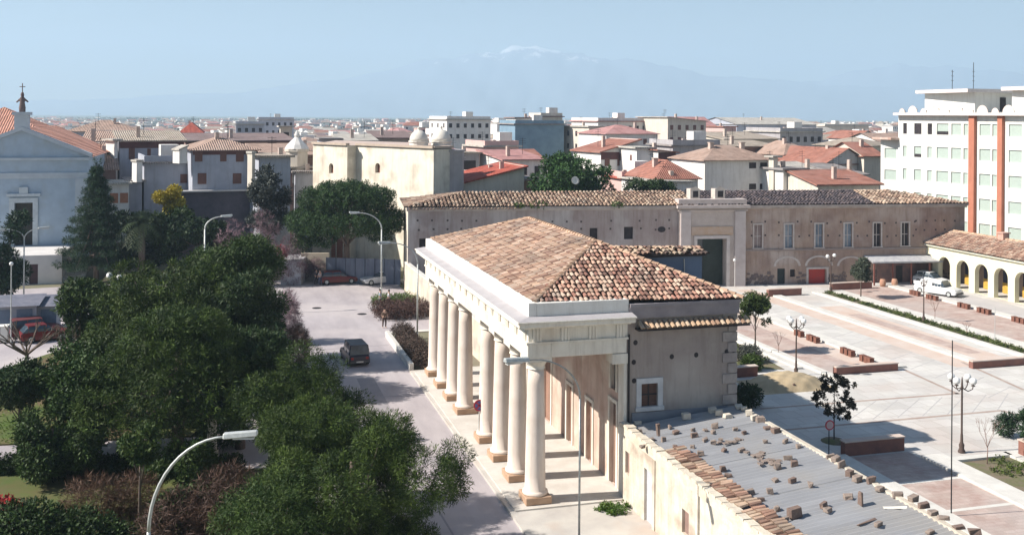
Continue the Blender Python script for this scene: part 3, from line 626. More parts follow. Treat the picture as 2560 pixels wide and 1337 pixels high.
for i, (x, y) in enumerate(edge):
    p_ = RP(x, y); lab = 'one of the bricks heaped at the far right corner of the sheet roof' if i < 7 else ('brick in the row along the right edge of the sheet roof, beside the shaded paving' if i < 12 else 'brick in the row along the right edge of the sheet roof, beside the sunlit kerb')
    brick(p_, lab, random.uniform(.26, .4), random.uniform(.18, .28), random.uniform(.16, .28), m=LIGHTB if i < 4 else None)
# weeds at the foot of the wall
# ================================================================ THE LONG PALACE WITH THE GATE
BRK = mat('palace_brick', (.43, .32, .255), (.31, .225, .195), .5, rough=.95, bump=.6, bsc=6, third=(.52, .44, .40), tsc=.22, streak=.5)
BRKL = mat('palace_grey_wall', (.42, .355, .335), (.35, .285, .27), .45, rough=.95, bump=.5, bsc=6, third=(.50, .46, .45), tsc=.25, streak=.5)
GST = mat('gate_stone', (.56, .49, .45), (.48, .41, .37), .8, bump=.4, bsc=8)
PA = At(1020, 520, 104.8); PB = At(2412, 517, 114.5); PA.z = PB.z = 0
PD = (PB - PA).normalized(); PN = Vector((PD.y, -PD.x, 0)); PL = (PB - PA).length
class Face:
    def __init__(s, A, B): s.A = Vector((A[0], A[1], 0)); s.B = Vector((B[0], B[1], 0)); s.D = (s.B - s.A).normalized(); s.L = (s.B - s.A).length
    def __call__(s, u, v):
        du0, dv0 = _du(u, v); r = du0 / F
        ray = Vector((r * CT + ST, -r * ST + CT)); a, b = s.A, s.D
        det = ray.x * (-b.y) + b.x * ray.y; t = (a.x * (-b.y) + b.x * a.y) / det; k = (ray.x * a.y - ray.y * a.x) / det
        k = -k if False else k
        P = Vector((ray.x * t, ray.y * t, 0)); k = (P - s.A).dot(s.D)
        return k, HC - dv0 * t / F
PF = Face(PA, PB)
ZT = 8.75
PT = wthing('palace', 'long two storey brick palace with stone gateway, tall windows and old tiled roof', 'palace', ((PA + PB) / 2))
def pop(u0, v0, u1, v1, arch=False):
    a, zb = PF(u0, v1); b, za = PF(u1, v0); return (a, b, max(0.02, zb), za) + ((arch,) if arch else ())
gx0, gx1 = PF(1695, 600)[0], PF(1860, 600)[0]
lw = [pop(1048, 596, 1076, 627), pop(1207, 569, 1232, 583), pop(1474, 570, 1494, 600), pop(1560, 567, 1583, 598)]
lt = [pop(1885, 562, 1905, 620), pop(1962, 561, 1982, 620), pop(2038, 560, 2057, 618), pop(2111, 559, 2130, 617), pop(2184, 558, 2202, 616), pop(2254, 557, 2272, 614)]
lg = [pop(1943, 671, 1963, 714), pop(1975, 673, 1988, 692), pop(2022, 672, 2064, 712), pop(2125, 670, 2138, 688, 1.0)]
mb = MB(); wall(mb, PA, PA + PD * gx0, 0, ZT, lw, .35); mb.build('left_wing_wall', BRKL, PT)
mb = MB(); A_ = PA + PD * gx1; sh = lambda o: (o[0] - gx1, o[1] - gx1, *o[2:])
wall(mb, A_, PB, 0, ZT, [sh(o) for o in lt + lg], .35); mb.build('right_wing_wall', BRK, PT)
for o in lw: panel('window', PA, PB, o[0], o[1], o[2], o[3], -.33, -.27, DARK, PT)
frs = mat('pale_window_surround', (.60, .55, .52), (.50, .44, .41), 2)
for i, o in enumerate(lt):
    c = mat('bricked_in', (.36, .29, .27), (.28, .22, .21), 2) if i == 0 else (mat('blue_shutter', (.16, .2, .26), (.35, .4, .45), 1.2, stretch=(1, 1, .5)) if i < 4 else DARK)
    panel('window', PA, PB, o[0], o[1], o[2], o[3], -.30, -.22, c, PT, 1, frs)
    frame('window_frame', PA, PB, o[0], o[1], o[2], o[3], .16, .06, frs, PT, .1)
for i, o in enumerate(lg):
    panel('door' if i in (0, 2) else 'window', PA, PB, o[0], o[1], o[2] if o[2] > .05 else .02, o[3], -.3, -.2, (mat('green_black_door', (.04, .05, .05)), DARK, mat('red_metal_door', (.50, .06, .05), (.42, .07, .06), 2), DARK)[i], PT)
    if i == 2: frame('door_lintel', PA, PB, o[0] - .1, o[1] + .1, o[2], o[3], .22, .08, frs, PT)
# blind arches on the ground floor
def archband(u0, u1, vt, vb, name='blind_arch'):
    a = PF(u0, 650)[0]; b = PF(u1, 650)[0]; zt = PF((u0+u1)/2, vt)[1]; zb = PF((u0+u1)/2, vb)[1]; r = (b - a) / 2; c = (a + b) / 2; mb = MB(Matrix(((PD.x, PN.x, 0, PA.x), (PD.y, PN.y, 0, PA.y), (0, 0, 1, 0), (0, 0, 0, 1))))
    K = 14; rz = zt - zb
    for k in range(K):
        t0, t1 = math.pi * k / K, math.pi * (k + 1) / K; pr = [(c - rr * math.cos(t) , .035, zb + (rr / r) * rz * math.sin(t)) for rr in (r, r - .28) for t in (t0, t1)]
        mb.face([pr[0], pr[1], pr[3], pr[2]])
    return mb.build(name, frs, PT)
archband(1934, 2002, 640, 665); archband(2012, 2082, 638, 664); archband(2092, 2162, 640, 664)
TP = Matrix(((PD.x, PN.x, 0, PA.x), (PD.y, PN.y, 0, PA.y), (0, 0, 1, 0), (0, 0, 0, 1)))
# oval window and put-log holes
mb = MB(TP); a, za = PF(1644, 581); b, zb = PF(1664, 566); c = ((a+b)/2, (za+zb)/2); mb.face([(c[0] + (b-a)/2*math.cos(t), .01, c[1] + (zb-za)/2*math.sin(t)) for t in [2*math.pi*k/16 for k in range(16)]]); mb.build('oval_window', DARK, PT)
mb = MB(TP)
for u in list(range(1045, 1690, 37)) + list(range(2290, 2405, 24)) + [1880, 1915, 1945, 1995, 2025, 2070, 2100, 2145, 2170, 2215, 2240, 2285]:
    for v in ((552, 573) if u < 1690 or u > 2288 else (556, 590)):
        if any(abs(u - x) < 14 for x in (1062, 1220, 1484, 1571, 1654)) : continue
        s, z = PF(u + random.randint(-3, 3), v + random.randint(-2, 2)); mb.box(s - .1, .004, z - .1, s + .1, .012, z + .1)
hm_ = mb.build('putlog_holes', mat('hole_shadow', (.10, .08, .08)), PT); hm_['kind'] = 'stuff'
# string course, cornice, rubble base
z1 = PF(2000, 624)[1]
mb = MB(TP); mb.box(gx1 + .05, .003, z1 - .1, PL + .05, .12, z1 + .1); mb.build('string_course', mat('band_stone', (.34, .28, .26), None, 2), PT)
mb = MB(TP)
for s0, s1 in ((-.15, gx0), (gx1, PL + .2)): mb.box(s0, .003, ZT - .32, s1, .14, ZT - .12); mb.box(s0, .003, ZT - .118, s1, .42, ZT + .12)
mb.build('cornice', mat('old_cornice', (.52, .47, .44), (.38, .33, .31), .8, bump=.4), PT)
mb = MB(TP)
for k in range(420):
    s = random.uniform(gx1 + .1, PL)
    if any(o[0] - .7 < s < o[1] + .1 for o in lg): continue
    h_ = random.uniform(.2, 1.3) * (.6 + .4 * math.sin(s * .9)); q = TP @ Vector((s, .02, max(0, h_ * random.random())))
    wd = random.uniform(.2, .5); zz = max(.0, random.random() ** 1.6 * 1.2); mb.box(s, .002, zz, s + wd, .05 + random.uniform(0, .05), zz + random.uniform(.12, .3))
rb_ = mb.build('rubble_stones', mat('dark_stone_base', (.22, .17, .16), (.15, .12, .12), 2, bump=.6), PT); rb_['kind'] = 'stuff'
# end walls and back
DEPTH = 9.5
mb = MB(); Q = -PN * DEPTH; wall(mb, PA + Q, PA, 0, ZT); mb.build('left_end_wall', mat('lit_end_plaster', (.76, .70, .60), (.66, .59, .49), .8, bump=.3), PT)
mb = MB(); wall(mb, PB, PB + Q, 0, ZT); wall(mb, PB + Q, PA + Q, 0, ZT); mb.build('back_wall', BRK, PT)
# roof
ZRG = 9.95; ov = .45
def pp(s, n, z): return PA + PD * s + PN * n + Vector((0, 0, z))
hipL, hipR = 6.0, 6.5
a0, a1 = pp(-.4, ov, ZT + .10), pp(PL + .4, ov, ZT + .10); r0, r1 = pp(hipL, -DEPTH/2, ZRG), pp(PL - hipR, -DEPTH/2, ZRG); b0, b1 = pp(-.4, -DEPTH - ov, ZT + .1), pp(PL + .4, -DEPTH - ov, ZT + .1)
mb = MB(); mb.face([a0, a1, r1, r0]); mb.face([b1, b0, r0, r1]); mb.face([b0, a0, r0]); mb.face([a1, b1, r1]); proof = mb.build('roof', TILED, PT)
sA = gx0 + 2; sB = PF(2185, 500)[0]
up = Vector((0, 0, .03)); lt_c = [(1.3, 1.15, .98), (.75, .6, .52), (1.15, .98, .82), (1.4, 1.3, 1.14), (1.0, .8, .67), (.62, .5, .44)]
mb = MB(); tiles(mb, a0 + up, pp(sA, ov, ZT + .13), pp(sA, -DEPTH/2, ZRG + .03), r0 + up, .42, .55, .16, .05, lt_c); mb.build('tiles', TILE, proof)
mb = MB(); tiles(mb, pp(sA, ov, ZT + .13), pp(sB, ov, ZT + .13), pp(sB, -DEPTH/2, ZRG + .03), pp(sA, -DEPTH/2, ZRG + .03), .38, .5, .15, .05, [(.32, .31, .38), (.24, .24, .30), (.40, .37, .42), (.2, .2, .26)]); dk = mb.build('tiles', TILE, proof); dk['label'] = 'dark slate coloured stretch of old roof tiles'
mb = MB(); tiles(mb, pp(sB, ov, ZT + .13), a1 + up, r1 + up, pp(sB, -DEPTH/2, ZRG + .03), .42, .55, .16, .05, lt_c); mb.build('tiles', TILE, proof)
mb = MB(); tiles(mb, b0 + up, a0 + up, r0 + up, r0 + up, .42, .55, .16, .05, lt_c); mb.build('tiles', TILE, proof)
mb = MB(); tiles(mb, pp(0, .55, ZT - .12), pp(PF(1300, 520)[0], .55, ZT - .12), pp(PF(1300, 520)[0], .1, ZT + .05), pp(0, .1, ZT + .05), .36, .5, .13, .03, [(1.5, 1.35, 1.15), (1.1, .9, .8)]); mb.build('eave_tiles', TILE, proof)
# gate block
gT = lambda: MB(TP)
o_g = pop(1738, 595, 1812, 716); g0, g1 = o_g[0] - gx0, o_g[1] - gx0
GP = PA + PD * gx0 + PN * .5
mb = MB(); gh = PF(1778, 519)[1]; wall(mb, GP, GP + PD * (gx1 - gx0), 0, gh, [(g0, g1, .02, o_g[3])], 1.2)
mb2 = MB(TP); 
gate = mb.build('gate_wall', GST, PT)
for q_ in (gx0, gx1 - .02): mb = gT(); mb.box(q_, -.6, 0, q_ + .02, .498, gh); mb.build('gate_side', GST, gate)
mb = gT(); mb.box(gx0 - .35, .0, gh + .002, gx1 + .35, .95, gh + .32); mb.box(gx0 - .1, -.9, gh + .322, gx1 + .1, .5, gh + .95); mb.box(gx0 - .2, .503, gh - .35, gx1 + .2, .62, gh - .2); mb.build('gate_cornice', mat('pale_gate_stone', (.60, .53, .50), (.50, .43, .40), 1), gate)
for (u0, u1) in ((1697, 1722), (1832, 1858)): mb = gT(); s0, s1 = PF(u0, 600)[0], PF(u1, 600)[0]; mb.box(s0, .502, 0, s1, .72, gh - .36); mb.build('gate_pilaster', mat('gate_pilaster', (.60, .54, .52), (.52, .45, .43), 1), gate)
mb = gT(); s0, za = PF(1724, 598)[0], PF(1775, 586)[1]; s1 = PF(1828, 600)[0]; mb.box(s0, .505, za, s1, .58, PF(1775, 565)[1]); mb.build('gate_panel', mat('ochre_panel', (.52, .36, .24), (.56, .44, .36), 1.2), gate)
mb = gT(); q0, q1 = o_g[0], o_g[1]; mb.box(q0 - .35, .503, 0, q0 - .01, .64, o_g[3] + .35); mb.box(q1 + .01, .503, 0, q1 + .35, .64, o_g[3] + .35); mb.box(q0 - .008, .503, o_g[3] + .01, q1 + .008, .64, o_g[3] + .35); mb.build('gate_jamb', mat('pale_jamb', (.66, .60, .57), None, 2), gate)
mb = gT(); mb.box(q0 + 1.05, -.66, .03, q1 - .02, -.60, o_g[3] - .02); mb.build('gate_leaf', mat('dark_green_gate', (.018, .03, .025), (.03, .045, .04), 2, rough=.5), gate)
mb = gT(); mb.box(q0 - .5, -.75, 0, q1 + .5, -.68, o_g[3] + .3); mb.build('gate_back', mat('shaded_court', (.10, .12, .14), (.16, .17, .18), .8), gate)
# dormers
for (u0, u1, v0, v1) in ((1728, 1752, 470, 497), (1790, 1815, 468, 497)):
    s0, z0 = PF(u0, v1); s1, z1_ = PF(u1, v0); z0 = gh + .96; z1_ = z0 + 1.05
    mb = gT(); mb.box(s0, -1.6, z0, s1, -.3, z1_); mb.face([(s0 - .01, -.29, z1_), (s1 + .01, -.29, z1_), ((s0+s1)/2, -.29, z1_ + .3)])
    d_ = mb.build('dormer', mat('dormer_plaster', (.62, .56, .50), (.5, .44, .4), 2), PT)
    mb = gT(); mb.box(s0 + .3, -.29, z0 + .15, s1 - .2, -.27, z1_ - .2); mb.build('window', DARK, d_)
# lean-to porch with red posts at the right end
c0, c1 = PF(2158, 645)[0], PF(2300, 645)[0]; mb = gT(); zf = PF(2200, 648)[1]
mb.face([(c0, 2.1, zf), (c1 + 1.5, 2.1, zf), (c1 + 1.5, .01, zf + .45), (c0, .01, zf + .45)]); mb.face([(c0, 2.1, zf - .1), (c0, .01, zf + .35), (c1 + 1.5, .01, zf + .35), (c1 + 1.5, 2.1, zf - .1)]); mb.box(c0, 2.102, zf - .14, c1 + 1.5, 2.16, zf + .03)
pch = mb.build('porch_roof', mat('grey_porch_sheet', (.36, .36, .39), (.5, .5, .5), 2), PT)
for k in range(4): s = c0 + .2 + k * 2.2; mb = gT(); mb.box(s, 1.9, 0, s + .14, 2.04, zf - .1); mb.build('post', mat('rust_post', (.25, .10, .08)), pch)
mb = gT(); mb.box(c0 + 1.6, .055, .0, c1 + 1.2, .12, zf - .2); mb.build('porch_back_wall', mat('rust_wall', (.26, .15, .13), (.14, .1, .1), 1.2), pch)
mb = gT(); s0 = PF(2238, 680)[0]; mb.box(s0, .13, 0, s0 + .8, .16, 1.9); mb.build('door', DARK, pch)
for u in (2177, 2206):
    s, _z = PF(u, 690); mb = MB(); q = PA + PD * s + PN * 2.6; mb.lathe([(.26, 0), (.34, .3), (.34, .5), (.26, .8)], 14); o = mb.build('barrel', mat('wood_barrel', (.5, .3, .2), (.38, .2, .14), 3), smooth=True); o.location = (q.x, q.y, .02); tag(o, 'round wooden barrel before the red porch, ' + ('nearer the small plaza tree' if u < 2190 else 'farther from the small plaza tree'), 'barrel', 'barrels by the porch')
# weeds on the roof edge
for k, (u, v, r) in enumerate(((1345, 514, .5), (1540, 505, .35), (1300, 515, .3))):
    s = PF(u, v)[0]; q = pp(s, .3, ZT + .25); foliage('roof_weed', SHRUB, None, [(q.x, q.y, q.z, r * 2.2, r, r * .7)], 300, .22, .4, 10, .2, seed=60 + k); tag(bpy.context.scene.collection.objects[-1], ('largest green weed growing on the palace roof eave', 'small weed on the palace eave left of the gate', 'small weed on the eave near the large one')[k], 'weed')

# ================================================================ garden walls, fence and church with domes
def boxwall(name, label, cat, A, B, h, th, m, coping=None):
    A = Vector((A[0], A[1], 0)); B = Vector((B[0], B[1], 0)); t = wthing(name, label, cat, (A + B) / 2); D = (B - A).normalized(); N = Vector((D.y, -D.x, 0)); T_ = Matrix(((D.x, N.x, 0, A.x), (D.y, N.y, 0, A.y), (0, 0, 1, 0), (0, 0, 0, 1)))
    mb = MB(T_); mb.box(0, -th, 0, (B - A).length, 0, h); mb.build('wall', m, t)
    if coping: mb = MB(T_); mb.box(-.05, -th - .05, h + .002, (B - A).length + .05, .05, h + .12); mb.build('coping', coping, t)
    return t, T_
PL2 = mat('garden_plaster', (.74, .66, .54), (.62, .53, .42), 1.0, bump=.3, third=(.50, .44, .38), tsc=.6)
boxwall('garden_wall', 'sunlit cream garden wall running from the palace corner to the portico building', 'wall', (18.1, 105), (18.35, 71.5), 2.9, .35, PL2, KERB)
ga, gb = G(815, 706), G(1001, 712)
t_, T_ = boxwall('sheet_fence', 'dark blue grey sheet metal fence behind the parked cars', 'fence', ga, gb, 2.75, .06, mat('blue_grey_sheet', (.16, .19, .25), (.11, .13, .19), 1.2, rough=.5, stretch=(2, 2, .4)))
mb = MB(T_); k = 0
while k * 1.1 < (gb - ga).length: mb.box(k * 1.1, .002, 0, k * 1.1 + .06, .06, 2.8); k += 1
mb.build('ribs', mat('dark_rib', (.08, .1, .14)), t_)
boxwall('garden_wall', 'short white wall block left of the blue fence, behind the pedestrians', 'wall', G(702, 712), G(752, 712), 2.6, 5, mat('blue_white_wall', (.56, .57, .60), (.46, .46, .50), 1))
boxwall('garden_wall', 'sunlit pinkish wall between the white block and the blue fence', 'wall', G(752, 700), G(822, 700), 3.0, .3, PL2)
boxwall('garden_wall', 'low sunlit wall rising behind the bare mauve shrubs', 'wall', G(660, 690), G(760, 690), 3.6, .3, PL2)
# church
CHW = mat('church_cream_wall', (.86, .80, .68), (.78, .71, .59), .6, bump=.3, third=(.62, .55, .45), tsc=.5, streak=.35)
dC = 118.0
C1 = At(1084, 400, dC); C1.z = 0
cd = Vector((.5, -.866, 0)).normalized()          # direction of the sunlit side, coming nearer to the right
# pick the far end so that it shows at u=805
def onray(u, A, D):
    f_ = Face(A, A + D); return f_(u, 400)[0]
kL = onray(806, C1, cd); C0 = C1 + cd * kL; 
CH = wthing('domed_church', 'tall cream medieval church with battered plain walls and two small domes', 'church', ((C0 + C1) / 2))
HZ = ZV(1000, 371, dC)
CF = Face(C0, C1)
s1_ = CF(892, 380)[0]; s2_ = CF(914, 380)[0]
nrm = Vector((cd.y, -cd.x, 0)); 
zT = HZ
ops1 = []
def cop(u0, v0, u1, v1): a, zb = CF(u0, v1); b, za = CF(u1, v0); return a, b, zb, za
mb = MB(); w1 = cop(846, 408, 857, 432); w2 = cop(938, 408, 950, 432)
wall(mb, C0 + nrm * 1.5, C0 + nrm * 1.5 + cd * s1_, 0, zT, [(w1[0], w1[1], w1[2], w1[3], 1.0)], .5)
A2 = C0 + cd * s1_; wall(mb, A2 + nrm * 1.5, A2, 0, zT)
wall(mb, A2, C1, 0, zT, [(w2[0] - s1_, w2[1] - s1_, w2[2], w2[3], 1.0)], .5)
back = Vector((.866, .5, 0))
P2 = C1 + back * 3.0; P3 = P2 + Vector((1.3, 9.0, 0)); P4 = C0 + Vector((2.5, 7.0, 0))
wall(mb, C1, P2, 0, zT - .1); wall(mb, P2, P3, 0, zT - .1); wall(mb, P3, P4, 0, zT); wall(mb, P4, C0 + nrm * 1.5, 0, zT)
mb.build('wall', CHW, CH)
up_z = lambda p, z: Vector((p[0], p[1], z))
mb = MB(); mb.face([up_z(C0 + nrm * 1.5, zT), up_z(A2 + nrm * 1.5, zT), up_z(A2, zT), up_z(C1, zT), up_z(P2, zT + .05), up_z(P3, zT + .3), up_z(P4, zT + .3)]); mb.build('roof', mat('church_flat_roof', (.55, .44, .38), (.48, .38, .33), 1), CH)
def edgebox(mb, A, B, z0, z1, out, inn=.3):
    A = Vector((A[0], A[1], 0)); B = Vector((B[0], B[1], 0)); D = (B - A).normalized(); N = Vector((D.y, -D.x, 0)); L_ = (B - A).length
    M_ = Matrix(((D.x, N.x, 0, A.x), (D.y, N.y, 0, A.y), (0, 0, 1, 0), (0, 0, 0, 1))); mb.box(-.05, -inn, z0, L_ + .05, out, z1, M=M_)
mb = MB(); edgebox(mb, C0 + nrm * 1.5, A2 + nrm * 1.5, zT + .002, zT + .3, .25); edgebox(mb, A2, C1, zT + .004, zT + .28, .25); edgebox(mb, C1, P2, zT + .001, zT + .27, .2); mb.build('cornice', mat('church_cornice', (.55, .45, .36), (.45, .36, .3), 2), CH)
for o, A in ((w1, C0 + nrm * 1.5), (w2, C0)): 
    panel('window', A, A + cd, o[0] + .02, o[1] - .02, o[2], o[3], -.45, -.4, mat('red_brown_window', (.25, .10, .07)), CH)
# polygonal apse at the right, the two domes
ap = P2 + Vector((.1, 1.2, 0)); mb = MB(); mb.lathe([(1.6, 0), (1.6, zT - .5), (1.75, zT - .48), (1.75, zT - .2)], 8, (ap.x, ap.y, 0)); mb.build('apse', mat('apse_stone', (.50, .46, .46), (.42, .38, .38), .8), CH)
DOM = mat('dome_plaster', (.78, .74, .66), (.66, .62, .56), 1.0)
for (u, v, r, dd) in ((1047, 352, 1.15, dC + 6), (1103, 352, 1.25, dC + 8)):
    c = At(u, v, dd); mb = MB(); mb.lathe([(r * 1.02, zT - 2), (r * 1.02, c.z - .2), (r * 1.12, c.z - .18), (r * 1.12, c.z)], 16, (c.x, c.y, 0)); dr = mb.build('drum', DOM, CH)
    mb = MB(); mb.lathe([(r, 0)] + [(r * math.cos(t), r * 1.15 * math.sin(t)) for t in [math.pi / 2 * k / 8 for k in range(1, 8)]] + [(.16, r * 1.16), (.14, r * 1.3), (.2, r * 1.33), (.02, r * 1.55)], 20, (c.x, c.y, c.z + .002)); mb.build('dome', DOM, dr, smooth=True)
# church doors behind the fence
mb = MB()
for (u0, u1) in ((853, 862), (867, 880)):
    a = CF(u0, 650)[0]; b = CF(u1, 650)[0]; edgebox(mb, C0 + nrm * 1.5 + cd * a, C0 + nrm * 1.5 + cd * b, 0, 5.2, .06, 0)
mb.build('doors', mat('church_door', (.30, .12, .08)), CH)

# ---------------------------------------------------------------- the other church at the left
CB = mat('shade_blue_facade', (.46, .56, .66), (.39, .48, .58), .7, bump=.2, third=(.40, .47, .53), tsc=.5)  # blue of the shaded church front is put into its base colours
yF = 126.0; xa, xb = -29.8, -15.75; cx = (xa + xb) / 2
LC = wthing('parish_church', 'shaded blue grey classical church facade with triangular pediment and statue on top', 'church', (cx, yF + 8, 0))
du_ = (XU(36, yF, 560), XU(82, yF, 560)); zdoor = (3.2, ZV(60, 505, 116))
zE = 13.3
mb = MB(); wall(mb, (xa, yF), (xb, yF), 0, zE, [(du_[0] - xa, du_[1] - xa, 3.2, zdoor[1])], .5); wall(mb, (xb, yF), (xb, yF + 24), 0, zE); wall(mb, (xb, yF + 24), (xa, yF + 24), 0, zE); wall(mb, (xa, yF + 24), (xa, yF), 0, zE)
mb.build('wall', CB, LC)
mb = MB(); mb.box(xa - .3, yF - .35, zE - .3, xb + .3, yF - .003, zE); mb.box(xa - .1, yF - .15, 11.2, xb + .1, yF - .003, 11.55); mb.box(xa - .05, yF - .1, 10.9, xb + .05, yF - .003, 11.198); 
mb.build('entablature', mat('shade_blue_stone', (.55, .61, .66), (.47, .52, .58), 1), LC)
mb = MB(); zA = 16.45; mb.face([(xa - .3, yF, zE + .01), (xb + .3, yF, zE + .01), (cx, yF, zA)]); 
mb.build('pediment', CB, LC)
mb = MB()
for sx in (xa - .5, xb + .5):
    A, B = Vector((sx, yF - .45, zE)), Vector((cx, yF - .45, zA)); up_ = Vector((0, 0, .45)); bk = Vector((0, .9, 0)); q = [A, B, B + up_, A + up_]; mb.face(q); mb.face([p + bk for p in q][::-1]); mb.face([q[3], q[2], q[2] + bk, q[3] + bk]); mb.face([q[0], q[0] + bk, q[1] + bk, q[1]])
mb.build('raking_cornice', mat('shade_blue_stone', (0, 0, 0)), LC)
SAL = farroof('salmon_roof', (.60, .30, .22))
mb = MB(); mb.face([(xb + .4, yF + .4, zE), (xb + .4, yF + 24, zE), (cx, yF + 24, zA + .3), (cx, yF + .4, zA + .3)]); mb.face([(xa - .4, yF + 24, zE), (xa - .4, yF + .4, zE), (cx, yF + .4, zA + .3), (cx, yF + 24, zA + .3)])
mb.build('roof', SAL, LC)
mb = MB(); pz = 19.2; px_ = XU(15, yF + 16, 300); 
pyr = [(px_ - 7.5, yF + 6, 15.2), (px_ + 7.5, yF + 6, 15.2), (px_ + 7.5, yF + 24, 15.2), (px_ - 7.5, yF + 24, 15.2)]
for i in range(4): mb.face([pyr[i], pyr[(i+1) % 4], (px_, yF + 15, pz)])
mb.build('crossing_roof', SAL, LC)
mb = MB(); mb.box(px_ - 7, yF + 6.5, 12, px_ + 7, yF + 23.5, 15.19); mb.build('crossing_wall', CB, LC)
mb = MB(); mb.box(cx - .75, yF - .4, zA + .1, cx + .75, yF + .6, zA + 1.75); mb.box(cx - .95, yF - .6, zA + 1.752, cx + .95, yF + .8, zA + 2.1); mb.build('pedestal', mat('shade_blue_stone', (0, 0, 0)), LC)
sz0 = zA + 2.1; mb = MB(); mb.lathe([(.34, 0), (.36, .5), (.26, 1.1), (.34, 1.5), (.16, 1.75), (.2, 1.95), (.15, 2.2), (.04, 2.3)], 10, (cx, yF + .1, sz0 + .002)); mb.tube([(cx - .62, yF + .1, sz0 + 1.1), (cx - .2, yF + .1, sz0 + 1.5), (cx + .2, yF + .1, sz0 + 1.5), (cx + .62, yF + .1, sz0 + 1.15)], [.08, .13, .13, .08], 6); mb.tube([(cx, yF + .1, sz0 + 2.2), (cx, yF + .1, sz0 + 3.3)], .05, 6); mb.tube([(cx - .3, yF + .1, sz0 + 2.9), (cx + .3, yF + .1, sz0 + 2.9)], .05, 6)
st = mb.build('statue', mat('dark_statue', (.20, .14, .13), (.13, .1, .1), 3), smooth=True); tag(st, 'dark statue with a thin cross standing on the church pediment', 'statue')
panel('door', (xa, yF), (xb, yF), du_[0] - xa, du_[1] - xa, 3.2, zdoor[1], -.45, -.35, mat('church_door_dark', (.03, .035, .035), (.06, .05, .04), 2, stretch=(4, 1, 1)), LC)
frame('door_frame', (xa, yF), (xb, yF), du_[0] - xa, du_[1] - xa, 3.2, zdoor[1], .55, .15, mat('frame_shade_blue', (.60, .66, .70), None, 2), LC)
mb = MB(); mb.box(du_[0] - .8, yF - .3, zdoor[1] + .75, du_[1] + .8, yF - .003, zdoor[1] + 1.05); mb.box(du_[0] + .5, yF - .25, zdoor[1] + 1.055, du_[1] - .5, yF - .01, zdoor[1] + 1.8); mb.build('door_pediment', mat('frame_shade_blue', (0, 0, 0)), LC)
mb = MB()
for xx in (xa + .1, xb - 1.3): mb.box(xx, yF - .18, 3.2, xx + 1.2, yF - .003, 10.895)
mb.build('corner_pilaster', mat('shade_blue_stone', (0, 0, 0)), LC)
# podium and curved stair
POD = mat('podium_plaster', (.70, .68, .66), (.60, .58, .57), .6)
t = wthing('podium', 'pale raised podium with a small door, in front of the church', 'podium', (cx, 122, 0)); mb = MB(); zp_ = 3.15
d0 = XU(73, 117.5, 650); d1 = XU(95, 117.5, 650); wall(mb, (-31, 117.5), (-17.2, 117.5), 0, zp_, [(d0 + 31, d1 + 31, .02, 2.2)], .3); wall(mb, (-17.2, 117.5), (-17.2, 126), 0, zp_); mb.face([(-31, 117.5, zp_), (-17.2, 117.5, zp_), (-17.2, 125.9, zp_), (-31, 125.9, zp_)]); mb.build('wall', POD, t)
panel('door', (-31, 117.5), (-17.2, 117.5), d0 + 31, d1 + 31, .02, 2.2, -.28, -.2, mat('plum_door', (.12, .07, .08)), t)
t = wthing('stone_stair', 'white stone steps curving up to the church beside the conifer', 'stairs', G(160, 700)); sp = G(150, 708)
for k in range(7):
    mb = MB(); mb.box(sp.x - 2.6 + k * .12, sp.y + k * .45, k * .16, sp.x + 2.4, sp.y + k * .45 + .44, k * .16 + .15); mb.build('step', KERB, t)
mb = MB()
for k in range(12): mb.box(sp.x + .9 + k * .22, sp.y + 3.2 + k * .28, .4 + k * .14, sp.x + 2.0 + k * .22, sp.y + 3.47 + k * .28, 1.15 + k * .16)
mb.build('stair_flight', mat('stair_tiles', (.55, .44, .38), (.42, .3, .26), 4), t)

# ================================================================ WHITE APARTMENT BLOCK and ARCADE
AW = mat('white_apartment_render', (.76, .76, .72), (.68, .67, .63), .35, rough=.9, bump=.1, streak=.25)
ORG = mat('orange_pilaster', (.50, .20, .13), (.44, .17, .11), 1, streak=.2)
AA = At(2246, 290, 137.0); AA.z = 0; AB_ = AA + Vector((2.9, -29.0, 0))
AP = wthing('apartment_block', 'large white apartment block with two vertical orange bands and flat roof', 'apartment block', (AA + AB_) / 2 + Vector((5, 0, 0)))
AF = Face(AA, AB_); ztop = ZV(2300, 289, 134)
mb = MB(); aops = []; 
for r in range(6):
    for (uc, wd) in ((2262, .7), (2294, 1.3), (2324, .8), (2356, 2.0), (2390, 1.6), (2414, .7), (2462, 1.7), (2486, .7), (2538, 1.9)):
        s = AF(uc, 400)[0]; zc = ztop - 1.75 - 3.08 * r; 
        if zc - .75 > .2: aops.append((s - wd / 2, s + wd / 2, zc - .75, zc + .7))
wall(mb, AA, AB_, 0, ztop, aops, .22)
bk = Vector((13, 1.3, 0)); wall(mb, AB_, AB_ + bk, 0, ztop); wall(mb, AB_ + bk, AA + bk, 0, ztop); wall(mb, AA + bk, AA, 0, ztop)
mb.face([AA + Vector((0, 0, ztop)), AB_ + Vector((0, 0, ztop)), AB_ + bk + Vector((0, 0, ztop)), AA + bk + Vector((0, 0, ztop))]); mb.build('wall', AW, AP)
SHUT = mat('pale_green_shutter', (.44, .52, .47), (.38, .45, .41), 2, stretch=(1, 1, 8)); 
for i, o in enumerate(aops):
    dk_ = i in (0, 1, 2); pnl = panel('window', AA, AB_, o[0] + .01, o[1] - .01, o[2] + (.0 if not dk_ else 0), o[3], -.2, -.14, DARK if dk_ else SHUT, AP)
    if i in (3, 10, 27): panel('window', AA, AB_, o[0] + .05, o[1] - .05, o[2] + .02, o[2] + .45, -.13, -.11, DARK, AP)
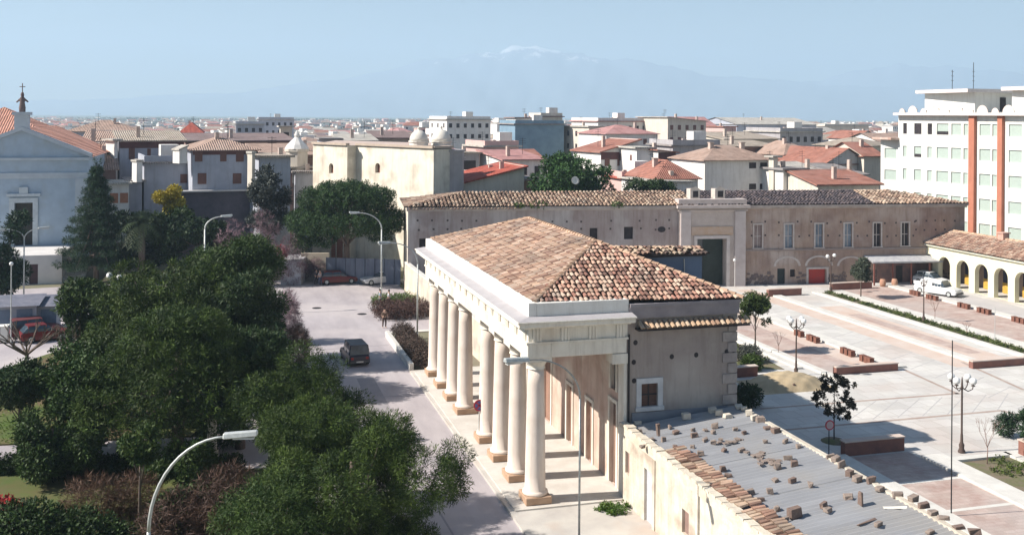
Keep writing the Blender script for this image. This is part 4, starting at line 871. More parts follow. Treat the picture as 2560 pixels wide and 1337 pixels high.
for u0, u1 in ((2427, 2441), (2499, 2511)):
    s0, s1 = AF(u0, 450)[0], AF(u1, 450)[0]; panel('orange_band', AA, AB_, s0, s1, 0, ztop + .3, .003, .45, ORG, AP)
mb = MB(); edgebox(mb, AA, AB_, ztop + .002, ztop + .35, .9, 1.2); edgebox(mb, AA + bk, AA, ztop + .002, ztop + .35, .9, 1.2); mb.build('roof_slab', mat('cornice_pinkish', (.76, .70, .66), (.66, .58, .55), 2), AP)
for k in range(15):
    mb = MB(); s = .3 + k * 1.95; q = AA + (AB_ - AA).normalized() * s + Vector((.3, 0, 0)); rr_ = .95 if k % 2 else .6; mb.face([(q.x, q.y + rr_ * math.cos(t_), ztop + .36 + rr_ * math.sin(t_)) for t_ in [math.pi * z_ / 8 for z_ in range(9)]]); mb.box(q.x + .003, q.y - rr_ * .7, ztop + .36, q.x + .25, q.y + rr_ * .7, ztop + .36 + rr_ * .6); mb.build('parapet_scallop', mat('roof_bracket', (.66, .58, .54), (.56, .48, .44), 2), AP)
mb = MB(); q = At(2345, 250, 134)
def penthouse(u0, u1, dd, ubk):
    a = At(u0, 250, dd); b = At(u1, 250, dd - 2); mb = MB(); D = Vector((.1, -1, 0)).normalized(); B2 = a + D * 9.0
    wall(mb, (a.x, a.y), (a.x + .9, a.y - 8.5), ztop + .3, ztop + 3.0); wall(mb, (a.x + .9, a.y - 8.5), (a.x + 7.5, a.y - 7.8), ztop + .3, ztop + 3.0); ph = mb.build('penthouse', AW, AP)
    mb = MB(); mb.box(a.x - .9, a.y - 9.3, ztop + 3.002, a.x + 8.3, a.y + .8, ztop + 3.45); mb.build('penthouse_roof', mat('cornice_pinkish', (0,0,0)), ph)
    mb = MB(); mb.box(a.x + 5.2, a.y - 8.12, ztop + .6, a.x + 6.1, a.y - 8.0, ztop + 2.4); mb.build('door', DARK, ph)
penthouse(2312, 2395, 137, 0); penthouse(2530, 2600, 120, 0)
for (u, v) in ((2310, 190), (2362, 172)):
    a = At(u, 250, 134); mb = MB(); h_ = 3.6 if u > 2330 else 2.6; mb.tube([(a.x + 2, a.y - 3, ztop + 3.4), (a.x + 2, a.y - 3, ztop + 3.4 + h_)], .04, 5)
    for k in range(3): mb.tube([(a.x + 1.4, a.y - 3.5, ztop + 4.6 + k * .6), (a.x + 2.6, a.y - 2.5, ztop + 4.6 + k * .6)], .025, 4)
    mb.build('roof_aerial', DKM, AP)
# lower wing
WA = At(2202, 350, 140.0); WB = At(2248, 350, 137.5); zw = ZV(2222, 349, 139)
AWG = wthing('apartment_wing', 'lower white wing at the left end of the apartment block', 'apartment wing', (WA.x + 4, WA.y, 0)); mb = MB(); wf = Face((WA.x, WA.y), (WB.x, WB.y)); ow = []
for r in range(4):
    s = wf(2226, 400)[0]; zc = zw - 1.9 - 3.0 * r; ow.append((s - .95, s + .95, zc - .7, zc + .7))
wall(mb, (WA.x, WA.y), (WB.x, WB.y), 0, zw, ow, .2); wall(mb, (WB.x, WB.y), (WB.x + 12, WB.y + 1), 0, zw); wall(mb, (WB.x + 12, WB.y + 1), (WA.x + 12, WA.y), 0, zw); wall(mb, (WA.x + 12, WA.y), (WA.x, WA.y), 0, zw); mb.build('wall', AW, AWG)
for o in ow: panel('window', (WA.x, WA.y), (WB.x, WB.y), o[0], o[1], o[2], o[3], -.18, -.12, SHUT, AWG)
mb = MB(); mb.box(WA.x - .9, WB.y - .6, zw + .002, WA.x + 12, WA.y + .8, zw + .3); mb.build('roof', mat('brown_slab', (.42, .26, .2), (.6, .5, .44), 1), AWG)

# arcade
RA, RB = G(2313, 703), G(2560, 762); RD = (RB - RA).normalized(); RB = RA + RD * 40
AR = wthing('arcade', 'cream arcade with round-headed openings and pinkish tile roof at the plaza edge', 'arcade', (RA + RD * 15)); rf = Face(RA, RB); ZRE = 4.35
YEL = mat('cream_yellow_wall', (.80, .76, .56), (.72, .68, .50), .6, bump=.15)
arcs = []
us = [(2314, 2331), (2346, 2375), (2391, 2422), (2437, 2470), (2485, 2520), (2537, 2574)]
for (u0, u1) in us: arcs.append((max(.02, rf(u0, 680)[0]), rf(u1, 680)[0], .02, 3.2, 1.0))
last = arcs[-1]; st_ = arcs[-1][0] - arcs[-2][0]
for k in range(1, 6): arcs.append((last[0] + st_ * k, last[1] + st_ * k, .02, 3.2, 1.0))
mb = MB(); wall(mb, RA, RB, 0, ZRE, arcs, .55); mb.build('arcade_wall', YEL, AR)
RN = Vector((RD.y, -RD.x, 0)); bkv = -RN * 6.0
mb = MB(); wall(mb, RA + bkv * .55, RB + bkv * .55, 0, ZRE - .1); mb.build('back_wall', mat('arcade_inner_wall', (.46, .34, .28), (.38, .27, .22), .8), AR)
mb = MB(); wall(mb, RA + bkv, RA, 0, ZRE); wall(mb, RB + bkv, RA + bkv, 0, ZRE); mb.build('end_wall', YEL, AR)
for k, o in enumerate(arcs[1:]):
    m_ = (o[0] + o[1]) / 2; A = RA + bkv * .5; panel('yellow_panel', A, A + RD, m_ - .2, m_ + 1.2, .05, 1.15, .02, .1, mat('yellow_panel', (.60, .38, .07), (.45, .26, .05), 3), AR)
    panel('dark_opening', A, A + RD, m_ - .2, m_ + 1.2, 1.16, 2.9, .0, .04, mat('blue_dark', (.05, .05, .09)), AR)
mb = MB(); e0, e1 = RA + RN * .4 + Vector((0, 0, ZRE)) - RD * .3, RB + RN * .4 + Vector((0, 0, ZRE)); rr0, rr1 = RA + bkv * .5 + Vector((0, 0, ZRE + 1.35)) + RD * .2, RB + bkv * .5 + Vector((0, 0, ZRE + 1.35)); k0, k1 = RA + bkv * 1.05 + Vector((0, 0, ZRE)), RB + bkv * 1.05 + Vector((0, 0, ZRE))
mb.face([e0, e1, rr1, rr0]); mb.face([k1, k0, rr0, rr1]); mb.face([k0, e0, rr0]); ar_ = mb.build('roof', TILED, AR)
mb = MB(); tiles(mb, e0 + up, e1 + up, rr1 + up, rr0 + up, .36, .5, .14, .04, [(1.6, 1.3, 1.1), (1.3, .95, .8), (1.75, 1.55, 1.35), (1.1, .8, .68)]); tiles(mb, k0 + up, e0 + up, rr0 + up, rr0 + up, .36, .5, .14, .04, [(1.6, 1.3, 1.1), (1.3, .95, .8)]); mb.build('tiles', TILE, ar_)
mb = MB(); tileline(mb, rr0 + up, rr1 + up, .17); mb.build('ridge_tiles', tilemat('ridge_tile', (.6, .5, .42)), ar_)
mb = MB(); edgebox(mb, RA, RB, ZRE - .18, ZRE - .01, .3, 0); mb.build('cornice', mat('pale_arcade_cornice', (.82, .80, .66), None, 1), AR)
a = rf(2450, 600)[0]; c = RA + RD * a + bkv * .5; mb = MB(); mb.box(c.x - .4, c.y - .4, ZRE + 1.2, c.x + .4, c.y + .4, ZRE + 2.0); mb.box(c.x - .5, c.y - .5, ZRE + 2.002, c.x + .5, c.y + .5, ZRE + 2.12); mb.build('chimney', mat('pink_brick_chimney', (.6, .38, .3), (.5, .3, .25), 4), ar_)

# ================================================================ HOUSES OF THE TOWN
RC = {'red': farroof('red_tile_roof', (.43, .19, .14)), 'salmon': farroof('salmon_tile_roof', (.50, .35, .28)), 'tan': farroof('tan_tile_roof', (.50, .42, .34)), 'grey': farroof('grey_tile_roof', (.36, .33, .32)), 'brown': farroof('brown_tile_roof', (.30, .22, .21)), 'bright': farroof('bright_red_sheet_roof', (.52, .12, .08)), 'pink': farroof('pink_roof', (.58, .30, .28)), 'pale': farroof('pale_roof', (.60, .56, .50))}
WC = {'white': mat('house_white', (.82, .80, .77), (.72, .69, .65), .5, streak=.35), 'cream': mat('house_cream', (.72, .66, .57), (.62, .56, .48), .5, streak=.4), 'grey': mat('house_grey', (.46, .44, .45), (.38, .36, .37), .5, streak=.4), 'shadegrey': mat('house_shadegrey', (.46, .48, .54), (.37, .39, .45), .5, streak=.4), 'pink': mat('house_pink', (.68, .46, .42), (.60, .40, .37), .5), 'tan': mat('house_tan', (.52, .45, .38), (.44, .38, .32), .5), 'brown': mat('house_brown', (.30, .19, .16), (.24, .16, .14), .8), 'teal': mat('house_teal', (.22, .33, .42), (.17, .26, .34), .5)}  # blue grey entry carries the shade of white fronts in its colour
SHB = mat('brown_shutters', (.20, .10, .08), (.15, .08, .07), 3)
def house_mesh(x0, x1, y0, y1, h, roof, rise, ov=.45, zb=0):
    """returns (wall MB, roof MB) for a house standing square to the streets"""
    W = MB(); R = MB(); W.box(x0, y0, zb, x1, y1, h)
    a, b, c, d = (x0 - ov, y0 - ov), (x1 + ov, y0 - ov), (x1 + ov, y1 + ov), (x0 - ov, y1 + ov); th = .18
    def P(p, z): return (p[0], p[1], z)
    if roof == 'flat':
        R.box(a[0], a[1], h + .003, c[0], c[1], h + .25)
        if (x1 - x0) > 5: W.box(x0, y0, h + .252, x1, y0 + .2, h + 1.0); W.box(x0, y0 + .202, h + .252, x0 + .2, y1, h + 1.0); W.box(x1 - .2, y0 + .202, h + .252, x1, y1, h + 1.0)
    elif roof in ('gx', 'gy'):
        R.box(a[0], a[1], h + .003, c[0], c[1], h + .1)
        if roof == 'gx':
            ym = (y0 + y1) / 2; r0, r1 = (a[0], ym, h + .1 + rise), (b[0], ym, h + .1 + rise)
            R.face([P(a, h+.102), P(b, h+.102), r1, r0]); R.face([P(c, h+.102), P(d, h+.102), r0, r1]); W.face([(x0, y0, h+.101), (x0, y1, h+.101), (x0, ym, h + rise)]); W.face([(x1, y0, h+.101), (x1, y1, h+.101), (x1, ym, h + rise)])
        else:
            xm = (x0 + x1) / 2; r0, r1 = (xm, a[1], h + .1 + rise), (xm, c[1], h + .1 + rise)
            R.face([P(b, h+.102), P(c, h+.102), r1, r0]); R.face([P(d, h+.102), P(a, h+.102), r0, r1]); W.face([(x0, y0, h+.101), (x1, y0, h+.101), (xm, y0, h + rise)])
    elif roof == 'hip':
        R.box(a[0], a[1], h + .003, c[0], c[1], h + .1); k = min(x1 - x0, y1 - y0) / 2
        if x1 - x0 > y1 - y0: r0, r1 = (x0 + k, (y0+y1)/2, h + rise), (x1 - k, (y0+y1)/2, h + rise); R.face([P(a, h+.102), P(b, h+.102), r1, r0]); R.face([P(c, h+.102), P(d, h+.102), r0, r1]); R.face([P(b, h+.102), P(c, h+.102), r1]); R.face([P(d, h+.102), P(a, h+.102), r0])
        else: r0, r1 = ((x0+x1)/2, y0 + k, h + rise), ((x0+x1)/2, y1 - k, h + rise); R.face([P(a, h+.102), P(b, h+.102), r0]); R.face([P(c, h+.102), P(d, h+.102), r1]); R.face([P(b, h+.102), P(c, h+.102), r1, r0]); R.face([P(d, h+.102), P(a, h+.102), r0, r1])
    elif roof in ('shedl', 'shedr', 'shedf'):
        z = {'shedl': (0, 1, 1, 0), 'shedr': (1, 0, 0, 1), 'shedf': (0, 0, 1, 1)}[roof]; Z = [h + .05 + rise * q for q in z]; P4 = [P(p, q) for p, q in zip((a, b, c, d), Z)]
        R.face(P4); 
        for i in range(4): j = (i + 1) % 4; R.face([P4[i], P4[j], (P4[j][0], P4[j][1], P4[j][2] - th), (P4[i][0], P4[i][1], P4[i][2] - th)])
        Wq = [(x0, y0), (x1, y0), (x1, y1), (x0, y1)]
        for i in range(4): j = (i + 1) % 4; W.face([P(Wq[i], h - .01), P(Wq[j], h - .01), P(Wq[j], Z[j] - .04), P(Wq[i], Z[i] - .04)])
    return W, R
def bld(u0, u1, d, v, dep, roof, rise, wc, rc, label, nf=(0, 0), nl=(0, 0), wm=None, chim=0, name='house', cat='house', wsz=(.9, 1.2), rot=0.0, fw=None, vb=None):
    p = At((u0 + u1) / 2, v, d); h = p.z; y0 = p.y; x0, x1 = XU(u0, y0, v), XU(u1, y0, v); y1 = y0 + dep
    t = wthing(name, label, cat, ((x0 + x1) / 2, (y0 + y1) / 2, 0)); t.rotation_euler.z = rot
    if rot == 0 and u0 > 1095 and d > 124 and (nf != (0, 0) or u0 > 1700) and u1 < 2190: t.rotation_euler.z = .16 if u1 - u0 < 160 else .08
    W, R = house_mesh(x0, x1, y0, y1, h, roof, rise, .45 if vb is None else .12, 0 if vb is None else ZV((u0 + u1) / 2, vb, d)); wo_ = W.build('wall', WC[wc], t); ro = R.build('roof', RC[rc], t)
    wm = wm or SHB; zb0 = 0 if vb is None else 1
    nr, nc = nf
    for r in range(nr):
        for c in range(nc):
            s = (x1 - x0) * (c + .5) / nc; z = h - 1.0 - 3.0 * r
            if z - wsz[1] > .2: panel('window', (x0, y0), (x1, y0), s - wsz[0]/2, s + wsz[0]/2, z - wsz[1], z, .003, .05, wm, t)
    nr, nc = nl
    for r in range(nr):
        for c in range(nc):
            s = dep * (c + .5) / nc; z = h - 1.0 - 3.0 * r
            if z - wsz[1] > .2: panel('window', (x0, y1), (x0, y0), s - wsz[0]/2, s + wsz[0]/2, z - wsz[1], z, .003, .05, wm, t)
    for k in range(chim):
        cxx = x0 + (x1 - x0) * (.3 + .45 * k); mb = MB(); zc = h + rise * .5; mb.box(cxx - .3, y0 + dep * .4, h, cxx + .3, y0 + dep * .4 + .6, zc + 1.3); mb.box(cxx - .38, y0 + dep * .4 - .08, zc + 1.302, cxx + .38, y0 + dep * .4 + .68, zc + 1.42); mb.build('chimney', mat('chimney_plaster', (.6, .5, .44), (.45, .35, .3), 3), ro)
    if zb0 == 0 and y0 > 130 * .5 and (x1 - x0) > 3:
        mb = MB(); ax_ = x0 + (x1 - x0) * random.uniform(.2, .8); zz = h + rise * .6; yy_ = y0 + dep * .5; mb.tube([(ax_, yy_, h), (ax_, yy_, zz + 2.4)], .035, 4)
        for q_ in (1.6, 1.95, 2.25): mb.tube([(ax_ - .55, yy_, zz + q_), (ax_ + .55, yy_, zz + q_)], .022, 3)
        mb.build('aerial', DKM, ro)
        if not chim: mb = MB(); cxx = x0 + (x1 - x0) * random.uniform(.15, .85); mb.box(cxx - .25, y0 + dep * .3, h, cxx + .25, y0 + dep * .3 + .5, h + rise * .7 + 1.1); mb.build('chimney', mat('chimney_plaster', (.6, .5, .44), (.45, .35, .3), 3), ro)
        if roof == 'flat' and x1 - x0 > 5: mb = MB(); cxx = x0 + (x1 - x0) * random.uniform(.3, .6); mb.box(cxx, y0 + 2, h + .26, cxx + 2.2, y0 + 4.5, h + 2.3); mb.build('roof_hut', WC['white'], ro)
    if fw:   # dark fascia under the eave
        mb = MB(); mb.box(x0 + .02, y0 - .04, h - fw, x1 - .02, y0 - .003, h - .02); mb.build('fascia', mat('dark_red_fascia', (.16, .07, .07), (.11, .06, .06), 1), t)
    return t, (x0, x1, y0, y1, h)
B = bld
# behind the palace, right of the gate
B(1752, 1936, 136, 402, 9, 'hip', 2.0, 'white', 'salmon', 'grey side wall house with four small square windows and salmon hip roof', (2, 0), (0, 0), chim=2)
hx = At(1843, 402, 136); y_ = hx.y
for (u, v) in ((1877, 414), (1906, 414), (1877, 467), (1905, 467)):
    dd = depth((XU(u, y_, v), y_)); s = XU(u, y_, v); z = ZV(u, v, dd)
    par = [o for o in COL.objects if o.name == 'house'][0]; panel('window', (0, y_), (1, y_), s - .55, s + .55, z - .4, z + .4, .003, .05, DARK, par)
B(1945, 2006, 134, 425, 8, 'flat', 0, 'white', 'grey', 'plain grey flat-roofed block right of the house with four small windows')
B(1932, 1944, 135, 394, 1.0, 'flat', 0, 'cream', 'pale', 'narrow sunlit cream pier between the two grey houses behind the palace', name='chimney_stack', cat='wall pier')
B(1622, 1722, 126, 455, 8, 'shedr', 0.2, 'white', 'pale', 'low white house with rooftop terrace wall behind the palace, left of the gate', (1, 4), (0, 0), wsz=(.5, .7))
B(1640, 1745, 129, 449, 10, 'hip', 2.4, 'white', 'red', 'dark red hip roof just left of the grey house with four windows', chim=1)
B(1592, 1633, 152, 372, 9, 'flat', 0, 'white', 'pale', 'tall white sunlit house with pale roof slab above the round green tree', (0, 0), (3, 2), wsz=(.7, 1.1))
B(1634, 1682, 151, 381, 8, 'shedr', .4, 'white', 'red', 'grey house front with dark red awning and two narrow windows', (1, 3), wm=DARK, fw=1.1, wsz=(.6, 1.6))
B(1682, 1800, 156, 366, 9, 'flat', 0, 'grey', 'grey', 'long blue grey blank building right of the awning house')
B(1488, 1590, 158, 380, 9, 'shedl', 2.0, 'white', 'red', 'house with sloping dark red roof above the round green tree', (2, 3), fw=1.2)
B(1555, 1640, 138, 447, 8, 'flat', 0, 'pink', 'bright', 'low terrace with pinkish red floor behind the palace roof', (0, 0))
B(1800, 1946, 165, 366, 7, 'shedf', .8, 'brown', 'tan', 'long dark brown fronted building with tan tile roof behind the hip roof house')
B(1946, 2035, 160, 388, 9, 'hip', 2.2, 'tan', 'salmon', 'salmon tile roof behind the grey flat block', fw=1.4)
B(2040, 2168, 150, 412, 12, 'gy', 2.4, 'white', 'red', 'white gabled house with red roof, left of the apartment block', (1, 1), wm=DARK, wsz=(.5, .8))
B(2028, 2092, 140, 437, 9, 'shedf', 1.4, 'white', 'pale', 'white low house with pale sheet roof below the white gable', (1, 1), wm=SHUT, wsz=(.8, 1.0))
B(2092, 2160, 141, 437, 7, 'shedf', 1.3, 'brown', 'grey', 'dark open shed under the pale roof below the white gable')
B(2045, 2198, 128, 461, 7, 'shedf', 1.5, 'cream', 'red', 'red sheet roof low building directly behind the right half of the palace', (1, 3), wm=SHB)
B(2160, 2205, 150, 392, 10, 'gx', 2.0, 'cream', 'red', 'narrow house with red tiles touching the lower white apartment wing')
# behind the palace, left half
B(1140, 1310, 124, 462, 12, 'shedl', 2.3, 'cream', 'bright', 'low building with bright red sloping roof behind the left of the palace')
B(1200, 1300, 130, 440, 9, 'shedr', .3, 'white', 'pale', 'white wall building with pale flat roof stepping down above the bright red roof', (0, 0))
B(1300, 1345, 128, 452, 8, 'flat', 0, 'brown', 'grey', 'narrow dark brown house end beside the round green tree')
B(1245, 1352, 146, 399, 9, 'shedf', 1.1, 'white', 'pink', 'blue grey house with pinkish tile roof behind the white stepped building', (1, 3), wm=DARK, wsz=(.9, 1.3))
B(1200, 1290, 158, 368, 8, 'flat', 0, 'pink', 'pale', 'pink house with a wide dark opening and pale roof behind the palace', (1, 1), wm=DARK, wsz=(3.2, 1.6))
B(1130, 1190, 150, 385, 8, 'flat', 0, 'grey', 'tan', 'grey house with dark veranda, just right of the church domes', (1, 1), wm=DARK, wsz=(2.5, 1.8))
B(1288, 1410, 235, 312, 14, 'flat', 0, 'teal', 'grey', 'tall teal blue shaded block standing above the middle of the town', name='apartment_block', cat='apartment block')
B(1290, 1335, 238, 296, 9, 'flat', 0, 'white', 'brown', 'white rooftop house on the left of the tall teal block', name='roof_house')
B(1352, 1406, 242, 293, 10, 'flat', 0, 'cream', 'brown', 'cream rooftop house on the right of the tall teal block', name='roof_house')
B(1455, 1500, 230, 318, 20, 'flat', 0, 'cream', 'pale', 'cream block at the mouth of the street, its side catching the sun', (4, 3), (4, 5), wm=DARK)
B(1480, 1615, 255, 305, 14, 'flat', 0, 'white', 'pink', 'wide block with pinkish balconies on the skyline right of the street', (3, 7), (2, 3), wm=DARK, name='apartment_block', cat='apartment block')
B(1500, 1640, 215, 336, 12, 'hip', 2.0, 'white', 'pink', 'wide white house with pinkish hip roof in the middle of the town', (2, 6), wm=SHB)
B(1650, 1790, 300, 318, 14, 'gx', 3.0, 'white', 'pink', 'white house with pink gable roof on the skyline right of centre', (2, 5), (1, 3), wm=DARK)
B(1655, 1760, 250, 303, 14, 'shedr', 1.0, 'cream', 'pale', 'pale roofed block on the skyline above the blue grey building', (2, 5), wm=SHB)
B(1105, 1220, 280, 300, 14, 'flat', 0, 'white', 'pale', 'white flat terrace block on the skyline right of the domes', (2, 6), (2, 3), wm=DARK, name='apartment_block', cat='apartment block')
B(1830, 2040, 330, 312, 25, 'gx', 2.2, 'shadegrey', 'pale', 'long warehouse with pale vaulted roof on the skyline left of the apartment block', name='warehouse', cat='warehouse')
B(1935, 2055, 225, 331, 12, 'flat', 0, 'grey', 'pale', 'blue grey terrace house with dark windows below the long warehouse', (2, 6), wm=DARK)
B(2045, 2170, 420, 316, 25, 'flat', 0, 'cream', 'pale', 'long blank cream shed on the skyline beside the apartment block', name='warehouse', cat='warehouse')
B(1800, 1835, 290, 318, 12, 'flat', 0, 'pink', 'red', 'small crimson house on the skyline right of the pink gable')
B(1795, 1945, 190, 348, 10, 'shedf', 1.2, 'cream', 'tan', 'long tan tiled roof in front of the warehouse', (1, 6))
B(2135, 2200, 250, 348, 11, 'gy', 2.0, 'white', 'red', 'small white gabled house close to the lower apartment wing', (1, 2))
# left: houses above the park
t_, b_ = B(285, 447, 136, 352, 9, 'shedf', 1.2, 'shadegrey', 'tan', 'shaded blue grey house with tan roof, dark fascia and three brown shutters', (0, 0), fw=1.0, rot=.16)
for (u0, u1, v0, v1) in ((308, 323, 370, 398), (354, 363, 372, 390), (386, 402, 371, 398)):
    y_ = b_[2]; dd = depth((XU(u0, y_), y_)); a = XU(u0, y_, v0); b = XU(u1, y_, v0); panel('window', (0, y_), (1, y_), a, b, ZV(u0, v1, dd), ZV(u0, v0, dd), .003, .06, SHB, t_)
B(200, 285, 140, 372, 10, 'shedf', 2.4, 'shadegrey', 'salmon', 'salmon tiled low house between the church gable and the tan roof house', (0, 0))
B(212, 280, 131, 424, 6, 'shedf', 2.8, 'brown', 'salmon', 'steep salmon lean-to roof just right of the church facade', rot=.16)
B(272, 282, 134, 352, 2.5, 'flat', 0, 'white', 'pale', 'narrow sunlit wall end at the left of the tan roof house', name='parapet_wall', cat='wall', rot=.55)
t_, b_ = B(345, 470, 126, 409, 9, 'flat', 0, 'shadegrey', 'grey', 'lower shaded grey wing with brown shutters left of the three storey grey house', (0, 0), rot=.16)
t2_, b2_ = B(462, 628, 124, 377, 11, 'hip', 1.6, 'shadegrey', 'salmon', 'three storey shaded grey house with salmon roof and a balcony line above the park', (0, 0), fw=.5, rot=.16)
for (u0, u1, v0, v1, tt, bb) in ((436, 455, 436, 458, t_, b_), (475, 497, 433, 460, t2_, b2_), (564, 586, 434, 460, t2_, b2_), (604, 616, 440, 462, t2_, b2_), (468, 487, 380, 404, t2_, b2_), (532, 548, 380, 404, t2_, b2_), (572, 592, 380, 405, t2_, b2_)):
    y_ = bb[2]; dd = depth((XU(u0, y_), y_)); a = XU(u0, y_, v0); b = XU(u1, y_, v0); panel('window', (0, y_), (1, y_), a, b, ZV(u0, v1, dd), ZV(u0, v0, dd), .003, .06, SHB if u0 < 600 else DARK, tt)
y_ = b2_[2]; mb = MB(); zb_ = ZV(540, 475, 124); mb.box(b2_[0] - 3, y_ - 1.2, zb_ - .12, b2_[1], y_ - .003, zb_ + .06); mb.build('balcony', mat('pale_balcony', (.6, .58, .56)), t2_)
mb = MB(); mb.box(b2_[0] - 3, y_ - .5, 0, b2_[1], y_ - .004, zb_ - .125); mb.build('ground_floor', mat('dark_ground_floor', (.12, .11, .14), (.08, .08, .1), .8), t2_)
B(438, 461, 122, 374, 1.6, 'shedl', .5, 'white', 'pale', 'sunlit white chimney-like wall on the grey house above the park', name='chimney_stack', cat='wall pier', vb=409, rot=.55)
B(334, 350, 123, 405, 1.2, 'flat', 0, 'white', 'pale', 'sunlit white wall end standing left of the lower grey wing', name='parapet_wall', cat='wall', vb=456, rot=.55)
B(262, 312, 120, 462, 6, 'flat', 0, 'white', 'pale', 'small bright white building seen through the tall conifer', (2, 2), wm=mat('rust_window', (.45, .2, .12)), rot=.16)
B(312, 345, 124, 455, 6, 'flat', 0, 'shadegrey', 'grey', 'low shaded dark grey annex behind the palm tree', rot=.16)
B(634, 712, 120, 394, 9, 'flat', 0, 'shadegrey', 'tan', 'plain shaded blue grey house behind the greyish leafy tree', rot=.16)
B(624, 633, 119, 384, 1.0, 'flat', 0, 'cream', 'pale', 'tall thin sunlit wall edge left of the plain blue grey house', name='parapet_wall', cat='wall', vb=480, rot=.55)
B(636, 800, 141, 388, 9, 'shedf', 1.4, 'brown', 'salmon', 'pinkish tiled roof over a dark loggia left of the domed church', (1, 1), wm=DARK, wsz=(3, 1.4), rot=.16)
B(712, 778, 139, 421, 3, 'flat', 0, 'brown', 'pale', 'white edged balcony over dark openings left of the domed church', name='balcony_house', rot=.16)
B(738, 800, 137, 432, 5, 'flat', 0, 'shadegrey', 'grey', 'small shaded blue grey cube house between loggia and umbrella pine')
B(797, 808, 136, 376, 2, 'flat', 0, 'cream', 'pale', 'tall narrow sunlit tower edge at the left corner of the domed church', name='parapet_wall', cat='wall', vb=440)
B(450, 725, 160, 352, 10, 'shedf', 1.0, 'brown', 'brown', 'very long dark brown tiled roof behind the grey houses', (0, 0), rot=.16)
B(850, 940, 150, 352, 9, 'shedf', .8, 'shadegrey', 'pale', 'shaded blue grey house with pale sheet roof behind the left end of the domed church', (1, 2), wm=DARK)
B(805, 850, 145, 350, 8, 'flat', 0, 'shadegrey', 'grey', 'small blue roofed block behind the left corner of the domed church')
B(940, 1030, 165, 345, 9, 'shedf', 1.0, 'tan', 'brown', 'tan house with brown roof between the blue grey house and the left dome')
B(165, 345, 205, 330, 12, 'hip', 2.4, 'shadegrey', 'salmon', 'wide house with salmon roof and a row of small windows, upper left', (1, 6), wm=DARK, wsz=(1.1, 1.3))
B(450, 505, 240, 333, 12, 'hip', 2.6, 'cream', 'bright', 'house with bright pinkish red roof left of centre on the plain', (1, 3))
B(646, 735, 380, 300, 14, 'flat', 0, 'shadegrey', 'pale', 'tall block with a white end wall alone on the left skyline', (2, 6), wm=DARK, name='apartment_block', cat='apartment block')
B(590, 660, 300, 312, 12, 'flat', 0, 'shadegrey', 'pale', 'flat roofed block left of the tall lone block', (1, 4), wm=DARK)
B(700, 730, 190, 318, .8, 'flat', 0, 'cream', 'pale', 'pale bell gable with opening above the brown roofs, left of the domes', (1, 1), wm=DARK, wsz=(1.0, 1.4), name='bell_gable', cat='bell gable', rot=.16)
# white pyramid cupola
c = At(742, 372, 140); t = wthing('cupola', 'small white pyramid shaped cupola above the pinkish roofs', 'cupola', (c.x, c.y, 0)); mb = MB(); mb.lathe([(1.5, 9), (1.5, c.z - .4), (1.7, c.z - .38), (1.7, c.z)], 8, (c.x, c.y, 0)); mb.build('drum', WC['cream'], t); mb = MB(); mb.lathe([(1.68, .003), (1.3, .6), (.7, 1.2), (.3, 1.6), (.35, 1.9), (.05, 2.6)], 10, (c.x, c.y, c.z)); mb.build('cap', WC['white'], t)

